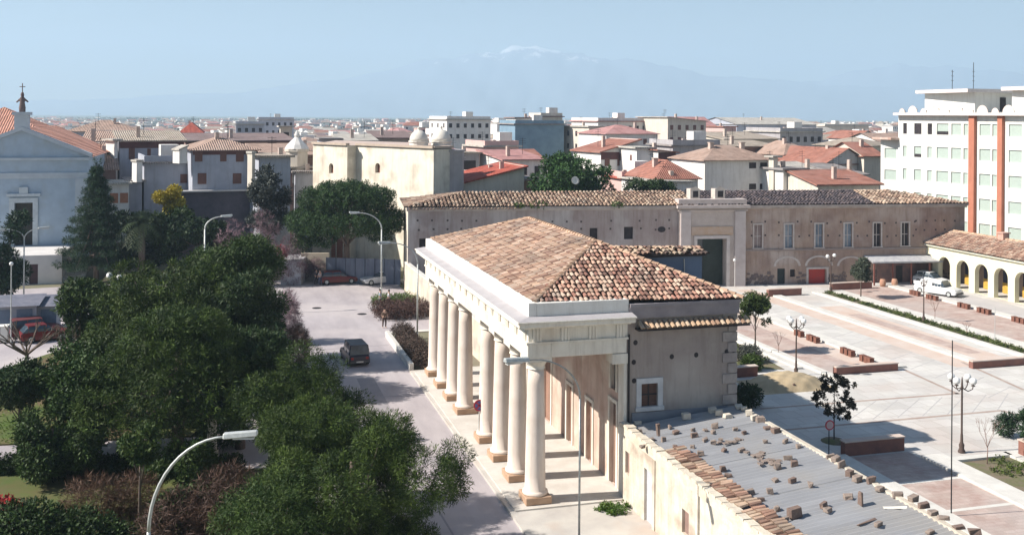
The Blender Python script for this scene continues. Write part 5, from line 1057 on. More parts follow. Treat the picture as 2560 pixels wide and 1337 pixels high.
# ---------------------------------------------------------------- the rest of the town: single houses out to 430 m
taken = []
for o in list(COL.objects):
    if o.get('category') and o.get('category') not in ('brick', 'stool'): taken.append((o.location.x, o.location.y, 9 if o.get('category') in ('house', 'apartment block') else 5))
rr = random.Random(3); nfar = 0; roofs = ['salmon', 'red', 'tan', 'brown', 'grey', 'pink', 'pale', 'salmon', 'tan', 'red']; wcs = ['white', 'cream', 'white', 'grey', 'pink', 'tan', 'white', 'cream', 'white', 'white']
names = {'salmon': 'salmon tiled', 'red': 'dark red tiled', 'tan': 'tan tiled', 'brown': 'brown tiled', 'grey': 'grey tiled', 'pink': 'pinkish tiled', 'pale': 'pale sheet'}
wn = {'white': 'white', 'cream': 'cream', 'grey': 'grey', 'shadegrey': 'blue grey', 'pink': 'pink', 'tan': 'tan'}
def far_house(x, y, w_, d_, h, roof, rise, wc, rc, ang):
    W, R = house_mesh(-w_/2, w_/2, -d_/2, d_/2, h, roof, rise); n0 = len(W.v)
    M_ = MB(); 
    for src, mi in ((W, 0), (R, 1)):
        b = len(M_.v); M_.v += src.v; M_.f += [[i + b for i in f] for f in src.f]; M_.mi += [mi] * len(src.f); M_.c += [(1, 1, 1)] * len(src.f)
    M_.m = 2
    nc = max(1, int(w_ / 3.2)); nl = max(1, int(d_ / 3.2))
    for r in range(int(h // 3)):
        for c in range(nc):
            s = -w_/2 + w_ * (c + .5) / nc; z = h - 1 - 3 * r
            if rr.random() < .8: M_.box(s - .5, -d_/2 - .05, z - 1.3, s + .5, -d_/2 - .003, z)
        for c in range(nl):
            s = -d_/2 + d_ * (c + .5) / nl; z = h - 1 - 3 * r
            if rr.random() < .8: M_.box(-w_/2 - .05, s - .5, z - 1.3, -w_/2 - .003, s + .5, z)
    if rr.random() < .6 and roof != 'flat': M_.m = 0; M_.box(w_ * .15, .3, h, w_ * .15 + .6, .9, h + rise + 1.0)
    if roof == 'flat' and rr.random() < .6: M_.m = 0; M_.box(-w_ * .3, -1, h + .26, w_ * .1, d_ * .3, h + 2.6)
    if rr.random() < .5:
        M_.m = 2; ax_ = rr.uniform(-.3, .3) * w_; M_.tube([(ax_, 0, h), (ax_, 0, h + rise + 2.2)], .04, 4)
        for q_ in (1.6, 1.9, 2.1): M_.tube([(ax_ - .5, 0, h + rise + q_), (ax_ + .5, 0, h + rise + q_)], .025, 3)
    if rr.random() < .35: M_.m = 0; M_.box(-w_ * .5 - 2.5, -d_ * .3, 0, -w_ * .5 - .01, d_ * .3, h * .55); M_.m = 1; M_.box(-w_ * .5 - 2.8, -d_ * .35, h * .55 + .01, -w_ * .5 - .02, d_ * .35, h * .55 + .2)
    o = M_.build('house', [WC[wc], RC[rc], DARK]); o.location = (x, y, 0); o.rotation_euler.z = ang; return o
for ring_ in range(60):
    dmin = 148 + ring_ * 12
    if dmin > 330: break
    lat = -dmin * .60
    while lat < dmin * .60:
        w_ = rr.uniform(6, 11.5); lt_ = lat + w_ / 2; lat += w_ + rr.uniform(.5, 4.0) + dmin * .008
        d = dmin + rr.uniform(-3, 3); u = 1280 + lt_ / d * F
        if 1405 < u < 1452 and d < 330: continue
        x = lt_ * CT + d * ST; y = -lt_ * ST + d * CT
        if any(abs(x - a) < r + w_ * .35 and abs(y - b) < r * .9 + 4 for a, b, r in taken): continue
        if u > 2215 and d < 260: continue
        if nfar > 295: continue
        h = rr.choice((6, 6.5, 7, 8, 9, 9.5)) ; 
        if u > 1050 and rr.random() < .12: h = rr.uniform(11, 14.5)
        if u < 700: h = min(h, 7.5)
        if d > 300: h *= .85
        if d < 190: h = min(h, 7.0)
        roof = rr.choice(('gx', 'gy', 'hip', 'hip', 'shedf', 'flat', 'gx')); rc = rr.choice(roofs); wc = rr.choice(wcs); ang = rr.choice((.1, .3, .45, .05)) + rr.uniform(-.1, .1)
        if rr.random() < .12: continue
        o = far_house(x, y, w_, rr.uniform(8, 12), h, roof, rr.uniform(1.2, 2.4), wc, 'pale' if roof == 'flat' else rc, ang)
        side = 'left of the domes' if u < 1000 else ('between the domes and the street' if u < 1400 else ('between the street and the warehouse' if u < 1830 else 'near the apartment block'))
        row = 'nearest rows' if d < 235 else ('middle rows' if d < 330 else 'farthest rows')
        tag(o, f"{wn[wc]} {dict(gx='gabled', gy='gable-ended', hip='hip-roofed', shedf='lean-to-roofed', flat='flat-topped')[roof]} house, {names['pale' if roof == 'flat' else rc]} roof, {row}, {side}", 'house', f'town houses {side}'); nfar += 1
# the mass of the far town and plain
mb = MB(); mats_ = [WC['white'], WC['cream'], WC['shadegrey'], RC['salmon'], RC['red'], RC['tan'], RC['brown'], WC['pink'], DARK, RC['pink'], RC['pale']]
for k in range(5200):
    d = 325 + 2100 * rr.random() ** 2.1; lt_ = d * rr.uniform(-.60, .60); u = 1280 + lt_ / d * F
    dens = 1.0 if u > 1000 else .62
    if d > 1100: dens *= .6
    if rr.random() > dens or (1412 < u < 1448 and d < 500): continue
    x = lt_ * CT + d * ST; y = -lt_ * ST + d * CT; w_ = rr.uniform(7, 17); dd = rr.uniform(7, 12); h = rr.choice((4, 5, 6, 7, 7, 8, 9)) + (rr.uniform(2, 6) if rr.random() < .08 and u > 1000 else 0)
    if any(abs(x - a) < 12 and abs(y - b) < 9 for a, b, r in taken): continue
    if u < 900: h = min(h, 7)
    M_ = Matrix.Translation((x, y, 0)) @ Matrix.Rotation(rr.choice((.1, .3, .5, -.1)) + rr.uniform(-.1, .1), 4, 'Z'); mb.m = rr.choice((0, 0, 0, 1, 1, 2, 7)); mb.box(-w_/2, -dd/2, 0, w_/2, dd/2, h, M=M_)
    if d < 1000:
        mb.m = 8; nw = max(2, int(w_ / 3))
        for q in range(nw):
            for r in range(2):
                if rr.random() < .75: sx = -w_/2 + w_ * (q + .5) / nw; z = h - 2.1 - 3 * r; mb.face([M_ @ Vector(p) for p in ((sx - .5, -dd/2 - .02, z), (sx + .5, -dd/2 - .02, z), (sx + .5, -dd/2 - .02, z + 1.3), (sx - .5, -dd/2 - .02, z + 1.3))])
    t_ = rr.random(); mb.m = rr.choice((3, 4, 5, 6, 9, 3, 5, 10))
    if t_ < .3: mb.m = 10; mb.box(-w_/2-.4, -dd/2-.4, h + .01, w_/2+.4, dd/2+.4, h + .3, M=M_); mb.m = 0; mb.box(-w_ * .3, -1, h + .31, w_ * .1, dd * .3, h + 2.5, M=M_)
    else:
        rs = rr.uniform(1.3, 2.2); e_ = rr.choice((0, 2.5)); a = [M_ @ Vector(p) for p in ((-w_/2-.4, -dd/2-.4, h+.01), (w_/2+.4, -dd/2-.4, h+.01), (w_/2+.4, dd/2+.4, h+.01), (-w_/2-.4, dd/2+.4, h+.01), (-w_/2-.4+e_, 0, h+rs), (w_/2+.4-e_, 0, h+rs))]
        mb.face([a[0], a[1], a[5], a[4]]); mb.face([a[2], a[3], a[4], a[5]])
        if not e_: mb.m = 0
        mb.face([a[1], a[2], a[5]]); mb.face([a[3], a[0], a[4]])
tag(mb.build('far_town', mats_), kind='stuff')
L_ = []
for k in range(700):
    d = 240 + 2800 * rr.random() ** 1.3; lt_ = d * rr.uniform(-.62, .62); x = lt_ * CT + d * ST; y = -lt_ * ST + d * CT; s = rr.uniform(2.5, 5) * (1 + d / 700)
    if d < 420 and rr.random() < .6: continue
    L_.append((x, y, 3.0, s * (1.2 + d / 900), s, min(s * .7, 3.4)))
foliage('far_trees', DARKLEAF, None, L_, 90000, 1.8, .6, 14, 1.6, seed=9, kind='stuff')

# ---------------------------------------------------------------- hills and air
def ridge(name, prof, dist, m, seed, thick=900):
    r2 = random.Random(seed); mb = MB(); cols_ = 240; rows = 14; g = []
    us_ = [p[0] for p in prof]; vs_ = [p[1] for p in prof]
    for i in range(cols_ + 1):
        u = us_[0] + (us_[-1] - us_[0]) * i / cols_; v = float(np.interp(u, us_, vs_)); top = (HC + (HY - v + (u - 1280) * ROLL) * dist / F)
        col_ = []
        for j in range(rows + 1):
            t = j / rows; n_ = (math.sin(u * .021 + t * 4 + seed) + math.sin(u * .047 + t * 9) * .6 + math.sin(u * .11 - t * 7) * .35 + r2.uniform(-.3, .3)) 
            z = top * (t ** 1.25) + n_ * top * .035 * (t > 0) ; dd = dist - thick * (1 - t); l = (u - 1280) / F * dd; col_.append(mb.pt((l * CT + dd * ST, -l * ST + dd * CT, max(z, -3))))
        g.append(col_)
    for i in range(cols_):
        for j in range(rows): mb.idx([g[i][j], g[i+1][j], g[i+1][j+1], g[i][j+1]])
    return tag(mb.build(name, m, smooth=True), kind='structure')
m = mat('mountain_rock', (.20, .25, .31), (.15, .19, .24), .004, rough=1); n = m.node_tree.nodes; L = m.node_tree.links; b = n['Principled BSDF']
geo = n.new('ShaderNodeNewGeometry'); sp_ = n.new('ShaderNodeSeparateXYZ'); L.new(geo.outputs[0], sp_.inputs[0])
nz = n.new('ShaderNodeTexNoise'); nz.inputs['Scale'].default_value = .006; nz.inputs['Detail'].default_value = 8; nz.inputs['Roughness'].default_value = .75; L.new(geo.outputs[0], nz.inputs[0])
ma = n.new('ShaderNodeMath'); ma.operation = 'MULTIPLY_ADD'; ma.inputs[1].default_value = 760; L.new(nz.outputs[0], ma.inputs[0]); L.new(sp_.outputs[2], ma.inputs[2])
mr = n.new('ShaderNodeMapRange'); mr.inputs[1].default_value = 985; mr.inputs[2].default_value = 1020; L.new(ma.outputs[0], mr.inputs[0])
mx = n.new('ShaderNodeMix'); mx.data_type = 'RGBA'; L.new(mr.outputs[0], mx.inputs[0]); old = b.inputs['Base Color'].links[0].from_socket; L.new(old, mx.inputs[6]); mx.inputs[7].default_value = (.7, .7, .72, 1); L.new(mx.outputs[2], b.inputs['Base Color'])
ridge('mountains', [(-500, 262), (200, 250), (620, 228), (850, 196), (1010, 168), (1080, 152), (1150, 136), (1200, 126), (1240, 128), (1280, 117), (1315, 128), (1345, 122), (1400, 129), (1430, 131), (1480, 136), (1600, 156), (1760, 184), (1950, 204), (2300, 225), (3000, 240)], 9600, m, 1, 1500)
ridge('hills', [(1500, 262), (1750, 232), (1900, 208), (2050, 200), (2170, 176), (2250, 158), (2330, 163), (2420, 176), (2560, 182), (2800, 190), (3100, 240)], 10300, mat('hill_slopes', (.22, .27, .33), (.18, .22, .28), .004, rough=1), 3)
HZT = 800.0
mb = MB(); mb.box(-11000, -200, -1.0, 11000, 11500, HZT)
hm = bpy.data.materials.new('haze_air'); hm.use_nodes = True; n = hm.node_tree.nodes; n.clear(); pv = n.new('ShaderNodeVolumePrincipled'); ou = n.new('ShaderNodeOutputMaterial')
pv.inputs['Color'].default_value = (.60, .78, .97, 1); pv.inputs['Density'].default_value = 2.2e-4; pv.inputs['Anisotropy'].default_value = 0.1
hm.node_tree.links.new(pv.outputs[0], ou.inputs['Volume']); tag(mb.build('haze', hm), kind='stuff')
# ================================================================ TREES
def tree(name, label, cat, base, h, lobes, leaf, n, r0=.25, size=.34, asp=.32, per=14, crad=.4, tint=((.55, .75, .5), (1.35, 1.25, .8)), shell=.5, seed=1, group=None, hb=None, limbs=None, lean=(0, 0), bark=None, radial=.6, zmin=.05):
    t = thing(name, label, cat, (base.x, base.y, .05), 0, group); random.seed(seed * 7 + 1)
    foliage('crown', leaf, t, lobes, n, size, asp, per, crad, tint, shell, radial, seed, zmin)
    trunk(t, hb or h * .75, r0, r0 * .4, lobes, lean, limbs=limbs, m=bark); return t
def lob(seed, n, R, z0, z1, rs, squash=.8, top=.5):
    """n lobes in a crown of radius R between heights z0..z1"""
    r_ = random.Random(seed); L = []
    for k in range(n):
        t = (k + .5) / n; z = z0 + (z1 - z0) * r_.random(); prof = math.sqrt(max(.05, 1 - ((z - (z0 + z1) * .5) / ((z1 - z0) * .62)) ** 2)); a = 2.4 * k + r_.random(); q = R * prof * math.sqrt(r_.uniform(.1, 1)); s = rs * r_.uniform(.7, 1.25)
        L.append((q * math.cos(a), q * math.sin(a), z, s, s, s * squash))
    return L
# nearest pines by the road; random dark clump tints imitate shade between bunches
tree('pine_tree', 'large bright green pine in the foreground, the nearest tree to the road', 'tree', G(880, 1462), 6.4, lob(1, 30, 3.5, 1.0, 5.4, 1.1, .9) + [(4.0, .5, 3.4, .7, .6, .6), (4.4, 1.0, 4.4, .6, .6, .5), (-2.5, 2, 5.6, 1.0, 1.0, .8), (-.8, 1.5, 6.0, 1.0, 1.0, .7), (1.6, .6, 5.6, .9, .9, .7)], PINE, 210000, .3, .165, .16, 60, .36, seed=2, tint=((.22, .36, .25), (1.7, 1.6, .85)), shell=.28)
tree('pine_tree', 'middle-sized pine with pointed crown rising behind the nearest pine', 'tree', G(745, 1300), 7.2, lob(3, 20, 2.1, 2.0, 6.2, 1.0, .9) + [(.1, 0, 7.2, .9, .9, .7), (1.4, .5, 6.6, .7, .7, .6), (2.4, 0, 5.0, .8, .8, .6)], PINE, 100000, .25, .18, .16, 55, .38, seed=4, tint=((.22, .36, .25), (1.6, 1.5, .85)), shell=.28)
tree('pine_tree', 'pine at the bottom edge between the twiggy brown shrub and the nearest pine', 'tree', G(690, 1540), 5.4, lob(31, 16, 2.2, 1.2, 4.4, 1.0, .9), PINE, 80000, .25, .16, .15, 30, .34, seed=41, tint=((.4, .6, .45), (1.4, 1.35, .85)))
# the big mass of the park
tree('pine_tree', 'tall pine at the top right of the park tree mass, beside the mauve shrubs', 'tree', G(578, 922), 10, lob(5, 22, 3.2, 4.2, 9.0, 1.3, .8), PINE, 56000, .3, .32, .2, 14, .5, seed=6, tint=((.5, .65, .5), (1.1, 1.1, .8)))
tree('cedar_tree', 'very dark evergreen on the right flank of the park, facing the street', 'tree', G(582, 990), 8.4, lob(7, 20, 2.8, 2.2, 7.6, 1.2, .8), DARKLEAF, 44000, .3, .32, .22, 14, .5, seed=8)
tree('pine_tree', 'broad olive green pine in the middle of the park tree mass', 'tree', G(430, 1000), 9.6, lob(9, 34, 5.0, 2.8, 8.4, 1.5, .75), PINE, 100000, .35, .28, .2, 40, .5, seed=10, tint=((.22, .34, .26), (1.5, 1.4, .75)), shell=.3)
tree('pine_tree', 'rounded dark green pine on the left flank of the park, near the globe lamp', 'tree', G(243, 915), 6.2, lob(11, 18, 2.5, 1.6, 5.4, 1.1, .9), SHRUB, 24000, .25, .36, .3, 12, .4, seed=12, tint=((.4, .5, .4), (.8, .85, .6)))
tree('cedar_tree', 'layered cedar with drooping branches in front of the park path', 'tree', G(445, 1150), 8.6, [(3.2 * k_ * math.cos(a_), 3.2 * k_ * math.sin(a_), z_, 1.5, 1.5, .42) for z_, k_ in ((2.7, 1.2), (3.5, 1.2), (4.4, 1.1), (5.3, .85), (6.3, .6), (7.3, .3)) for a_ in [2 * math.pi * q / 7 + z_ for q in range(7)]], PINE, 90000, .35, .23, .18, 40, .42, seed=14, tint=((.22, .36, .26), (1.5, 1.45, .8)), shell=.3)
tree('cedar_tree', 'dark cedar right behind the stone pillar in the park', 'tree', G(600, 1120), 6.5, lob(15, 18, 3.0, 1.2, 5.6, 1.2, .8), DARKLEAF, 28000, .3, .36, .25, 14, .45, seed=16)
tree('broadleaf_tree', 'dark glossy evergreen with open trunks at the left of the path', 'tree', G(195, 1140), 5.6, lob(17, 16, 2.4, 1.6, 4.9, .95, .9), SHRUB, 26000, .14, .2, .5, 12, .35, seed=18, tint=((.35, .5, .4), (.8, .9, .6)))
tree('broadleaf_tree', 'thin multi-stemmed dark tree at the left edge of the path', 'tree', G(48, 1140), 5.0, lob(19, 10, 1.3, 3.0, 4.6, .75, .9), DARKLEAF, 12000, .1, .2, .45, 12, .3, seed=20)
tree('broadleaf_tree', 'small tree with yellowish green crown above the left lawn', 'tree', G(300, 1060), 5.2, lob(33, 14, 2.4, 2.0, 4.4, 1.0, .8), PINE, 20000, .14, .3, .3, 12, .35, seed=42, tint=((.45, .6, .4), (1.0, 1.0, .7)))
tree('young_conifer', 'small conifer with flat sprays right of the hedge on the lawn', 'tree', G(465, 1235), 2.9, lob(21, 10, 1.5, .9, 2.3, .6, .5), PINE, 12000, .08, .24, .25, 12, .3, seed=22)
tree('young_conifer', 'slim young tree with a bare pale trunk on the near lawn', 'tree', G(349, 1322), 4.0, lob(23, 5, .7, 3.2, 4.2, .5, .7), PINE, 4000, .08, .24, .25, 12, .25, seed=24)
tree('broadleaf_tree', 'dense dark evergreen between the small left tree and the near bush', 'tree', G(130, 1200), 3.4, lob(71, 14, 2.0, .9, 2.8, .8, .9), SHRUB, 22000, .15, .2, .4, 14, .35, tint=((.25, .35, .28), (.75, .85, .55)), seed=72)
tree('broadleaf_tree', 'dark low evergreen right of the slim lawn trunk, under the lamp arch', 'tree', G(470, 1400), 3.2, lob(75, 10, 1.3, .7, 2.6, .7, .9), SHRUB, 14000, .08, .18, .4, 14, .3, tint=((.25, .35, .28), (.8, .9, .55)), seed=76)
# near bushes
def bush(name, label, cat, base, lobes, leaf, n, size=.2, asp=.4, tint=((.5, .6, .5), (1.2, 1.1, .8)), seed=1, group=None, per=12, crad=.3, shell=.55):
    o = foliage(name, leaf, None, lobes, n, size, asp, per, crad, tint, shell, .6, seed, .0); o.location = (base.x, base.y, .05); return tag(o, label, cat, group)
bush('bush', 'large dark bush filling the bottom left corner of the park', 'bush', G(150, 1452), [(-3.6, 0, 1.2, 1.8, 1.5, 1.4), (-1.4, .4, 1.6, 1.8, 1.5, 1.4), (.8, .2, 1.3, 1.5, 1.3, 1.2), (2.2, 0, .9, 1.1, 1.0, .9)], SHRUB, 44000, .17, .45, ((.2, .28, .22), (.7, .8, .55)), 30)
bush('bush', 'brown twiggy bare shrub at the bottom between lawn and nearest pine', 'bush', G(540, 1440), [(-1.6, .5, 1.6, 1.5, 1.3, 1.7), (.4, .4, 2.3, 1.5, 1.3, 1.9), (1.6, 0, 1.6, 1.2, 1.2, 1.6)], TWIG, 26000, .40, .06, ((.6, .5, .5), (1.3, 1.1, 1.0)), 32)
bush('bush', 'reddish bare shrub on the near lawn left of the slim trunk', 'bush', G(285, 1300), [(-.9, 0, .9, 1.3, 1.2, 1.1), (.8, .3, .8, 1.2, 1.1, 1.0)], TWIG, 9000, .35, .06, ((.8, .55, .5), (1.4, 1.2, .9)), 34)
bush('flowering_shrub', 'shrub with red leaves in the lowest left corner', 'bush', G(12, 1420), [(0, 0, 1.8, .8, .7, 1.0)], leafmat('red_leaf', (.35, .03, .03)), 3000, .2, .5, ((.5, .5, .5), (1.2, 1.2, 1.2)), 36)
# hedge along the park path
hL = G(-40, 1186); hR = G(600, 1186); t = wthing('hedge', 'dark clipped hedge along the near side of the park path', 'hedge', (hL + hR) / 2)
foliage('leaves', SHRUB, t, [(hL.x + (hR.x - hL.x) * (k + .5) / 26, hL.y + (hR.y - hL.y) * (k + .5) / 26, .5, .5, .5, .5) for k in range(26)], 26000, .15, .5, 12, .2, ((.2, .28, .2), (.5, .6, .4)), .6, .6, 37)
foliage('lawn_grass', GRASSM, None, [(x_ + random.uniform(-1, 1), y_ + random.uniform(-1, 1), .1, 1.6, 1.6, .12) for x_ in np.arange(-20, 3, 2.4) for y_ in np.arange(34, 50, 2.4)], 26000, .22, .25, 10, .5, ((.5, .55, .3), (1.1, 1.0, .6)), .95, .2, 38, .08, kind='stuff')
foliage('lawn_grass', GRASSM, None, [(x_ + random.uniform(-1, 1), y_ + random.uniform(-1, 1), .1, 1.6, 1.6, .12) for x_ in np.arange(-19, -4, 2.4) for y_ in np.arange(63, 78, 2.4) if not (x_ < -16 and y_ > 74)], 14000, .24, .25, 10, .5, ((.5, .6, .3), (1.2, 1.2, .7)), .95, .2, 39, .08, kind='stuff')
# trees against the far buildings
p = G(866, 706); tree('umbrella_pine', 'big dome-shaped umbrella pine in front of the domed church', 'tree', p, 11, [(5.2 * math.cos(a_) * k_, 4.2 * math.sin(a_) * k_, 7.4 + 2.6 * math.sqrt(max(0, 1 - k_ * k_)) - (0 if k_ < .9 else .6), 1.5, 1.5, 1.2) for k_, n_ in ((0, 1), (.4, 6), (.75, 10), (1.0, 14)) for a_ in [2 * math.pi * q / n_ + k_ * 3 for q in range(n_)]] + [(-4.2, 0, 5.4, 1.4, 1.3, 1.2), (-2.6, -1, 5.2, 1.4, 1.3, 1.1), (3.6, -.6, 5.4, 1.6, 1.4, 1.0), (-5.0, -.5, 4.4, 1.0, 1.0, .9)], leafmat('umbrella_pine_needles', (.040, .082, .032)), 95000, .42, .26, .3, 20, .42, ((.4, .5, .4), (1.25, 1.2, .8)), .4, 40, hb=8)
p = G(668, 690); tree('eucalyptus_tree', 'greyish open leafy tree against the plain blue grey house', 'tree', p, 12, lob(43, 20, 2.0, 5.6, 11.6, .85, 1.0), GREYLEAF, 15000, .25, .4, .35, 10, .4, ((.5, .55, .6), (1.2, 1.2, 1.2)), .8, 44)
p = G(240, 706); tree('conifer', 'tall dark spreading conifer between the church and the palm', 'tree', p, 13, [((.35 + 3.2 * (1 - t_)) * math.cos(a_) * k_, (.35 + 3.2 * (1 - t_)) * math.sin(a_) * k_, 2.6 + 9.9 * t_ ** .9 - .6 * k_, .45 + .75 * (1 - t_), .45 + .75 * (1 - t_), .24) for t_ in [j / 9 for j in range(10)] for k_ in (.35, .9) for a_ in [2 * math.pi * q / 6 + t_ * 9 for q in range(6)] ] + [(0, 0, 12.9, .35, .35, .9)], CEDAR, 70000, .3, .26, .2, 18, .36, ((.3, .42, .4), (1.1, 1.2, .8)), .6, 46, hb=12.6)
# palm
p = G(352, 706); t = thing('palm_tree', 'dark feathery palm tree right of the tall conifer', 'tree', (p.x, p.y, 0)); mb = MB(); mb.tube([(0, 0, 0), (.1, 0, 4), (0, 0, 6.4)], [.42, .34, .36], 10); mb.build('trunk', BARK, t, smooth=True)
mb = MB(); rp = random.Random(5)
for k in range(46):
    a = k * 2.4; el = rp.uniform(-.35, 1.25); Lf = rp.uniform(2.6, 3.6); pts = []
    for q in range(7):
        s = q / 6; r = Lf * s * math.cos(el) * (1 - .1 * s); z = 6.5 + Lf * s * math.sin(el) - 1.9 * s * s; pts.append(Vector((r * math.cos(a), r * math.sin(a), z)))
    side = Vector((-math.sin(a), math.cos(a), 0)); c = (rp.uniform(.5, 1.3),) * 3
    for q in range(6):
        for s in (-1, 1):
            for e in (.0, .5):
                b0 = pts[q].lerp(pts[q+1], e); b1 = pts[q].lerp(pts[q+1], e + .22); tip = b0 + side * s * (.75 * (1 - abs(q - 2.5) / 6)) + (pts[q+1] - pts[q]) * .8 + Vector((0, 0, -.12)); mb.face([b0, b1, tip], c)
mb.build('crown', PALM, t)
p = G(425, 690); tree('mimosa_tree', 'yellow flowering mimosa tree in front of the grey houses', 'tree', p, 10, lob(47, 12, 1.35, 7.6, 9.8, .6, .8), YELLOW, 9000, .15, .26, .5, 10, .35, ((.7, .65, .3), (1.2, 1.2, 1.0)), .6, 48, hb=8.6)
p = G(432, 696); tree('broadleaf_tree', 'green tree below the yellow mimosa crown', 'tree', p, 8, lob(49, 12, 2.0, 4.0, 7.6, 1.0, .9), PINE, 12000, .2, .36, .4, 12, .4, ((.35, .5, .4), (.9, 1.0, .6)), .6, 50)
p = G(500, 700); tree('broadleaf_tree', 'dark evergreen under the balcony of the three storey grey house', 'tree', p, 6.5, lob(51, 16, 4.0, 2.0, 5.8, 1.3, .9), DARKLEAF, 20000, .2, .4, .4, 12, .4, ((.35, .5, .45), (.9, 1.0, .7)), .6, 52)
p = G(352, 686); tree('broadleaf_tree', 'dark dense evergreen behind the palm and double globe lamp', 'tree', p, 6.0, lob(53, 14, 3.2, 1.5, 6.2, 1.3, .9), DARKLEAF, 18000, .2, .4, .4, 12, .4, ((.3, .4, .4), (.8, .9, .7)), .6, 54)
p = G(-5, 760); tree('conifer', 'dark conifer at the left edge of the picture beside the church', 'tree', p, 9, lob(55, 18, 2.2, 1.0, 9.4, 1.0, 1.0), CEDAR, 20000, .25, .36, .3, 12, .4, ((.3, .45, .45), (.9, 1.0, .7)), .6, 56)
p = At(1435, 440, 122); p.z = 0; tree('broadleaf_tree', 'round dense green tree behind the palace roof', 'tree', p, 13, lob(57, 30, 4.2, 8.0, 12.6, 1.4, .9) + [(-4.0, 0, 8.6, 1.3, 1.3, 1.2), (4.0, 0, 9.2, 1.2, 1.2, 1.2)], leafmat('mid_green_leaf', (.045, .10, .035)), 30000, .3, .4, .4, 12, .45, ((.55, .65, .5), (1.2, 1.2, .8)), .5, 58, hb=9)
for i, (u, v, d, r) in enumerate(((1590, 470, 121, 1.5), (1640, 468, 121, 1.3))): p = At(u, v, d); z = p.z; p.z = 0; tree('broadleaf_tree', ('dark shrubby treetop showing over the palace roof, right of the round tree', 'small dark treetop over the palace roof before the low white house')[i], 'tree', p, z + 1, [(0, 0, z, r, r, r * .7), (1.5, 0, z - .3, r * .8, r, r * .6)], DARKLEAF, 4000, .2, .3, .4, 12, .3, seed=70 + i, hb=z)
# mauve bare shrubs between park and street
for i, (u, v, w_, h_, lab) in enumerate(((622, 715, 4.2, 8.0, 'mauve bare-branched shrubs by the eucalyptus, behind the tall pine'), (700, 715, 3.6, 5.6, 'mauve bare shrubs in front of the low sunlit wall'), (770, 700, 2.6, 2.6, 'brown bare shrubs under the umbrella pine'), (700, 860, 2.0, 4.2, 'spindly bare sapling clump beside the street, upper one'), (722, 935, 1.8, 3.4, 'reddish brown bare shrub clump beside the street, lower one'))):
    bush('bare_shrub', lab, 'bush', G(u, v), [(-w_ * .4, 0, h_ * .45, w_ * .45, 1.2, h_ * .45), (w_ * .35, .3, h_ * .5, w_ * .45, 1.2, h_ * .5)], MAUVE if i != 4 else TWIG, 9000, .5, .05, ((.6, .55, .6), (1.3, 1.2, 1.3)), 80 + i)
bush('flowering_shrub', 'small pink flowering shrub in front of the low sunlit wall', 'bush', G(703, 712), [(0, -.5, 3.6, .7, .6, .6)], leafmat('pink_flower', (.55, .14, .18)), 900, .2, .5, seed=90)
# bare pollard at the left
def bare(name, label, base, h, spread, seed, r=.1, n=9, m=None):
    rb = random.Random(seed); t = thing(name, label, 'tree', (base.x, base.y, .02)); mb = MB(); mb.tube([(0, 0, 0), (.02, 0, h * .4)], [r, r * .8], 7); mb.build('trunk', m or BARK, t, smooth=True); mb = MB()
    def br(p, d, L, r_, k):
        q = p + d * L; mb.tube([p, p.lerp(q, .5) + Vector((rb.uniform(-.05, .05) * L, 0, .03 * L)), q], [r_, r_ * .8, r_ * .55], 5, cap=False)
        if k: 
            for _ in range(3): e = (d + Vector((rb.uniform(-.8, .8), rb.uniform(-.8, .8), rb.uniform(-.1, .6)))).normalized(); br(q, e, L * .6, r_ * .55, k - 1)
    for i in range(n): a = 2 * math.pi * i / n; br(Vector((0, 0, h * .4)), Vector((math.cos(a) * spread, math.sin(a) * spread, .75)).normalized(), h * .38, r * .55, 2)
    mb.build('branches', m or BARK, t); return t
bare('pollard_tree', 'bare pollarded tree on the left lawn by the road', G(66, 945), 4.0, 1.1, 3, .16)
bare('bare_tree', 'small bare tree beside the pine at the left road', G(172, 930), 3.2, .6, 4, .09, 6)
# plaza trees
p = G(1888, 882); tree('broadleaf_tree', 'small round tree on a thin trunk at the corner of the portico building', 'tree', p, 4.6, lob(61, 14, 1.15, 3.3, 4.4, .55, .8) + [(1.0, 0, 2.4, .35, .35, .3), (-.9, 0, 3.0, .4, .4, .3)], SHRUB, 9000, .07, .2, .45, 12, .22, ((.45, .5, .4), (1.1, 1.0, .7)), .7, 62, hb=3.4)
p = G(2085, 1103); t = tree('magnolia_tree', 'young glossy-leaved tree with round leaf clusters standing in the building shadow', 'tree', p, 3.7, [(rr.uniform(-1, 1) * (1.25 - abs(z_ - 2.2) * .38), rr.uniform(-1, 1) * .9, z_, .11, .11, .10) for z_ in np.linspace(1.35, 3.75, 62)], leafmat('glossy_leaf', (.05, .045, .03)), 6500, .04, .13, .45, 14, .14, ((.5, .5, .5), (1.3, 1.3, 1.1)), .9, 64, hb=3.5)
mb = MB(); mb.lathe([(.75, 0), (.6, .08), (.1, .12)], 14, (p.x, p.y, .013)); tag(mb.build('tree_pit', SOIL), 'round dark soil patch around the young glossy tree', 'soil patch')
p = G(2152, 745); tree('broadleaf_tree', 'small greyish round tree on the plaza between the low red walls', 'tree', p, 3.9, lob(63, 10, .8, 2.2, 3.6, .5, .9), GREYLEAF, 5000, .07, .24, .4, 12, .25, ((.7, .8, .6), (1.4, 1.4, 1.1)), .7, 66, hb=2.6)
p = G(2590, 1150); tree('conifer', 'dark conifer in the brick planter at the right edge', 'tree', p, 3.6, lob(65, 12, .75, 1.1, 3.4, .35, 1.0), CEDAR, 9000, .07, .17, .3, 12, .22, ((.45, .55, .4), (1.2, 1.2, .8)), .7, 68, hb=2.6)
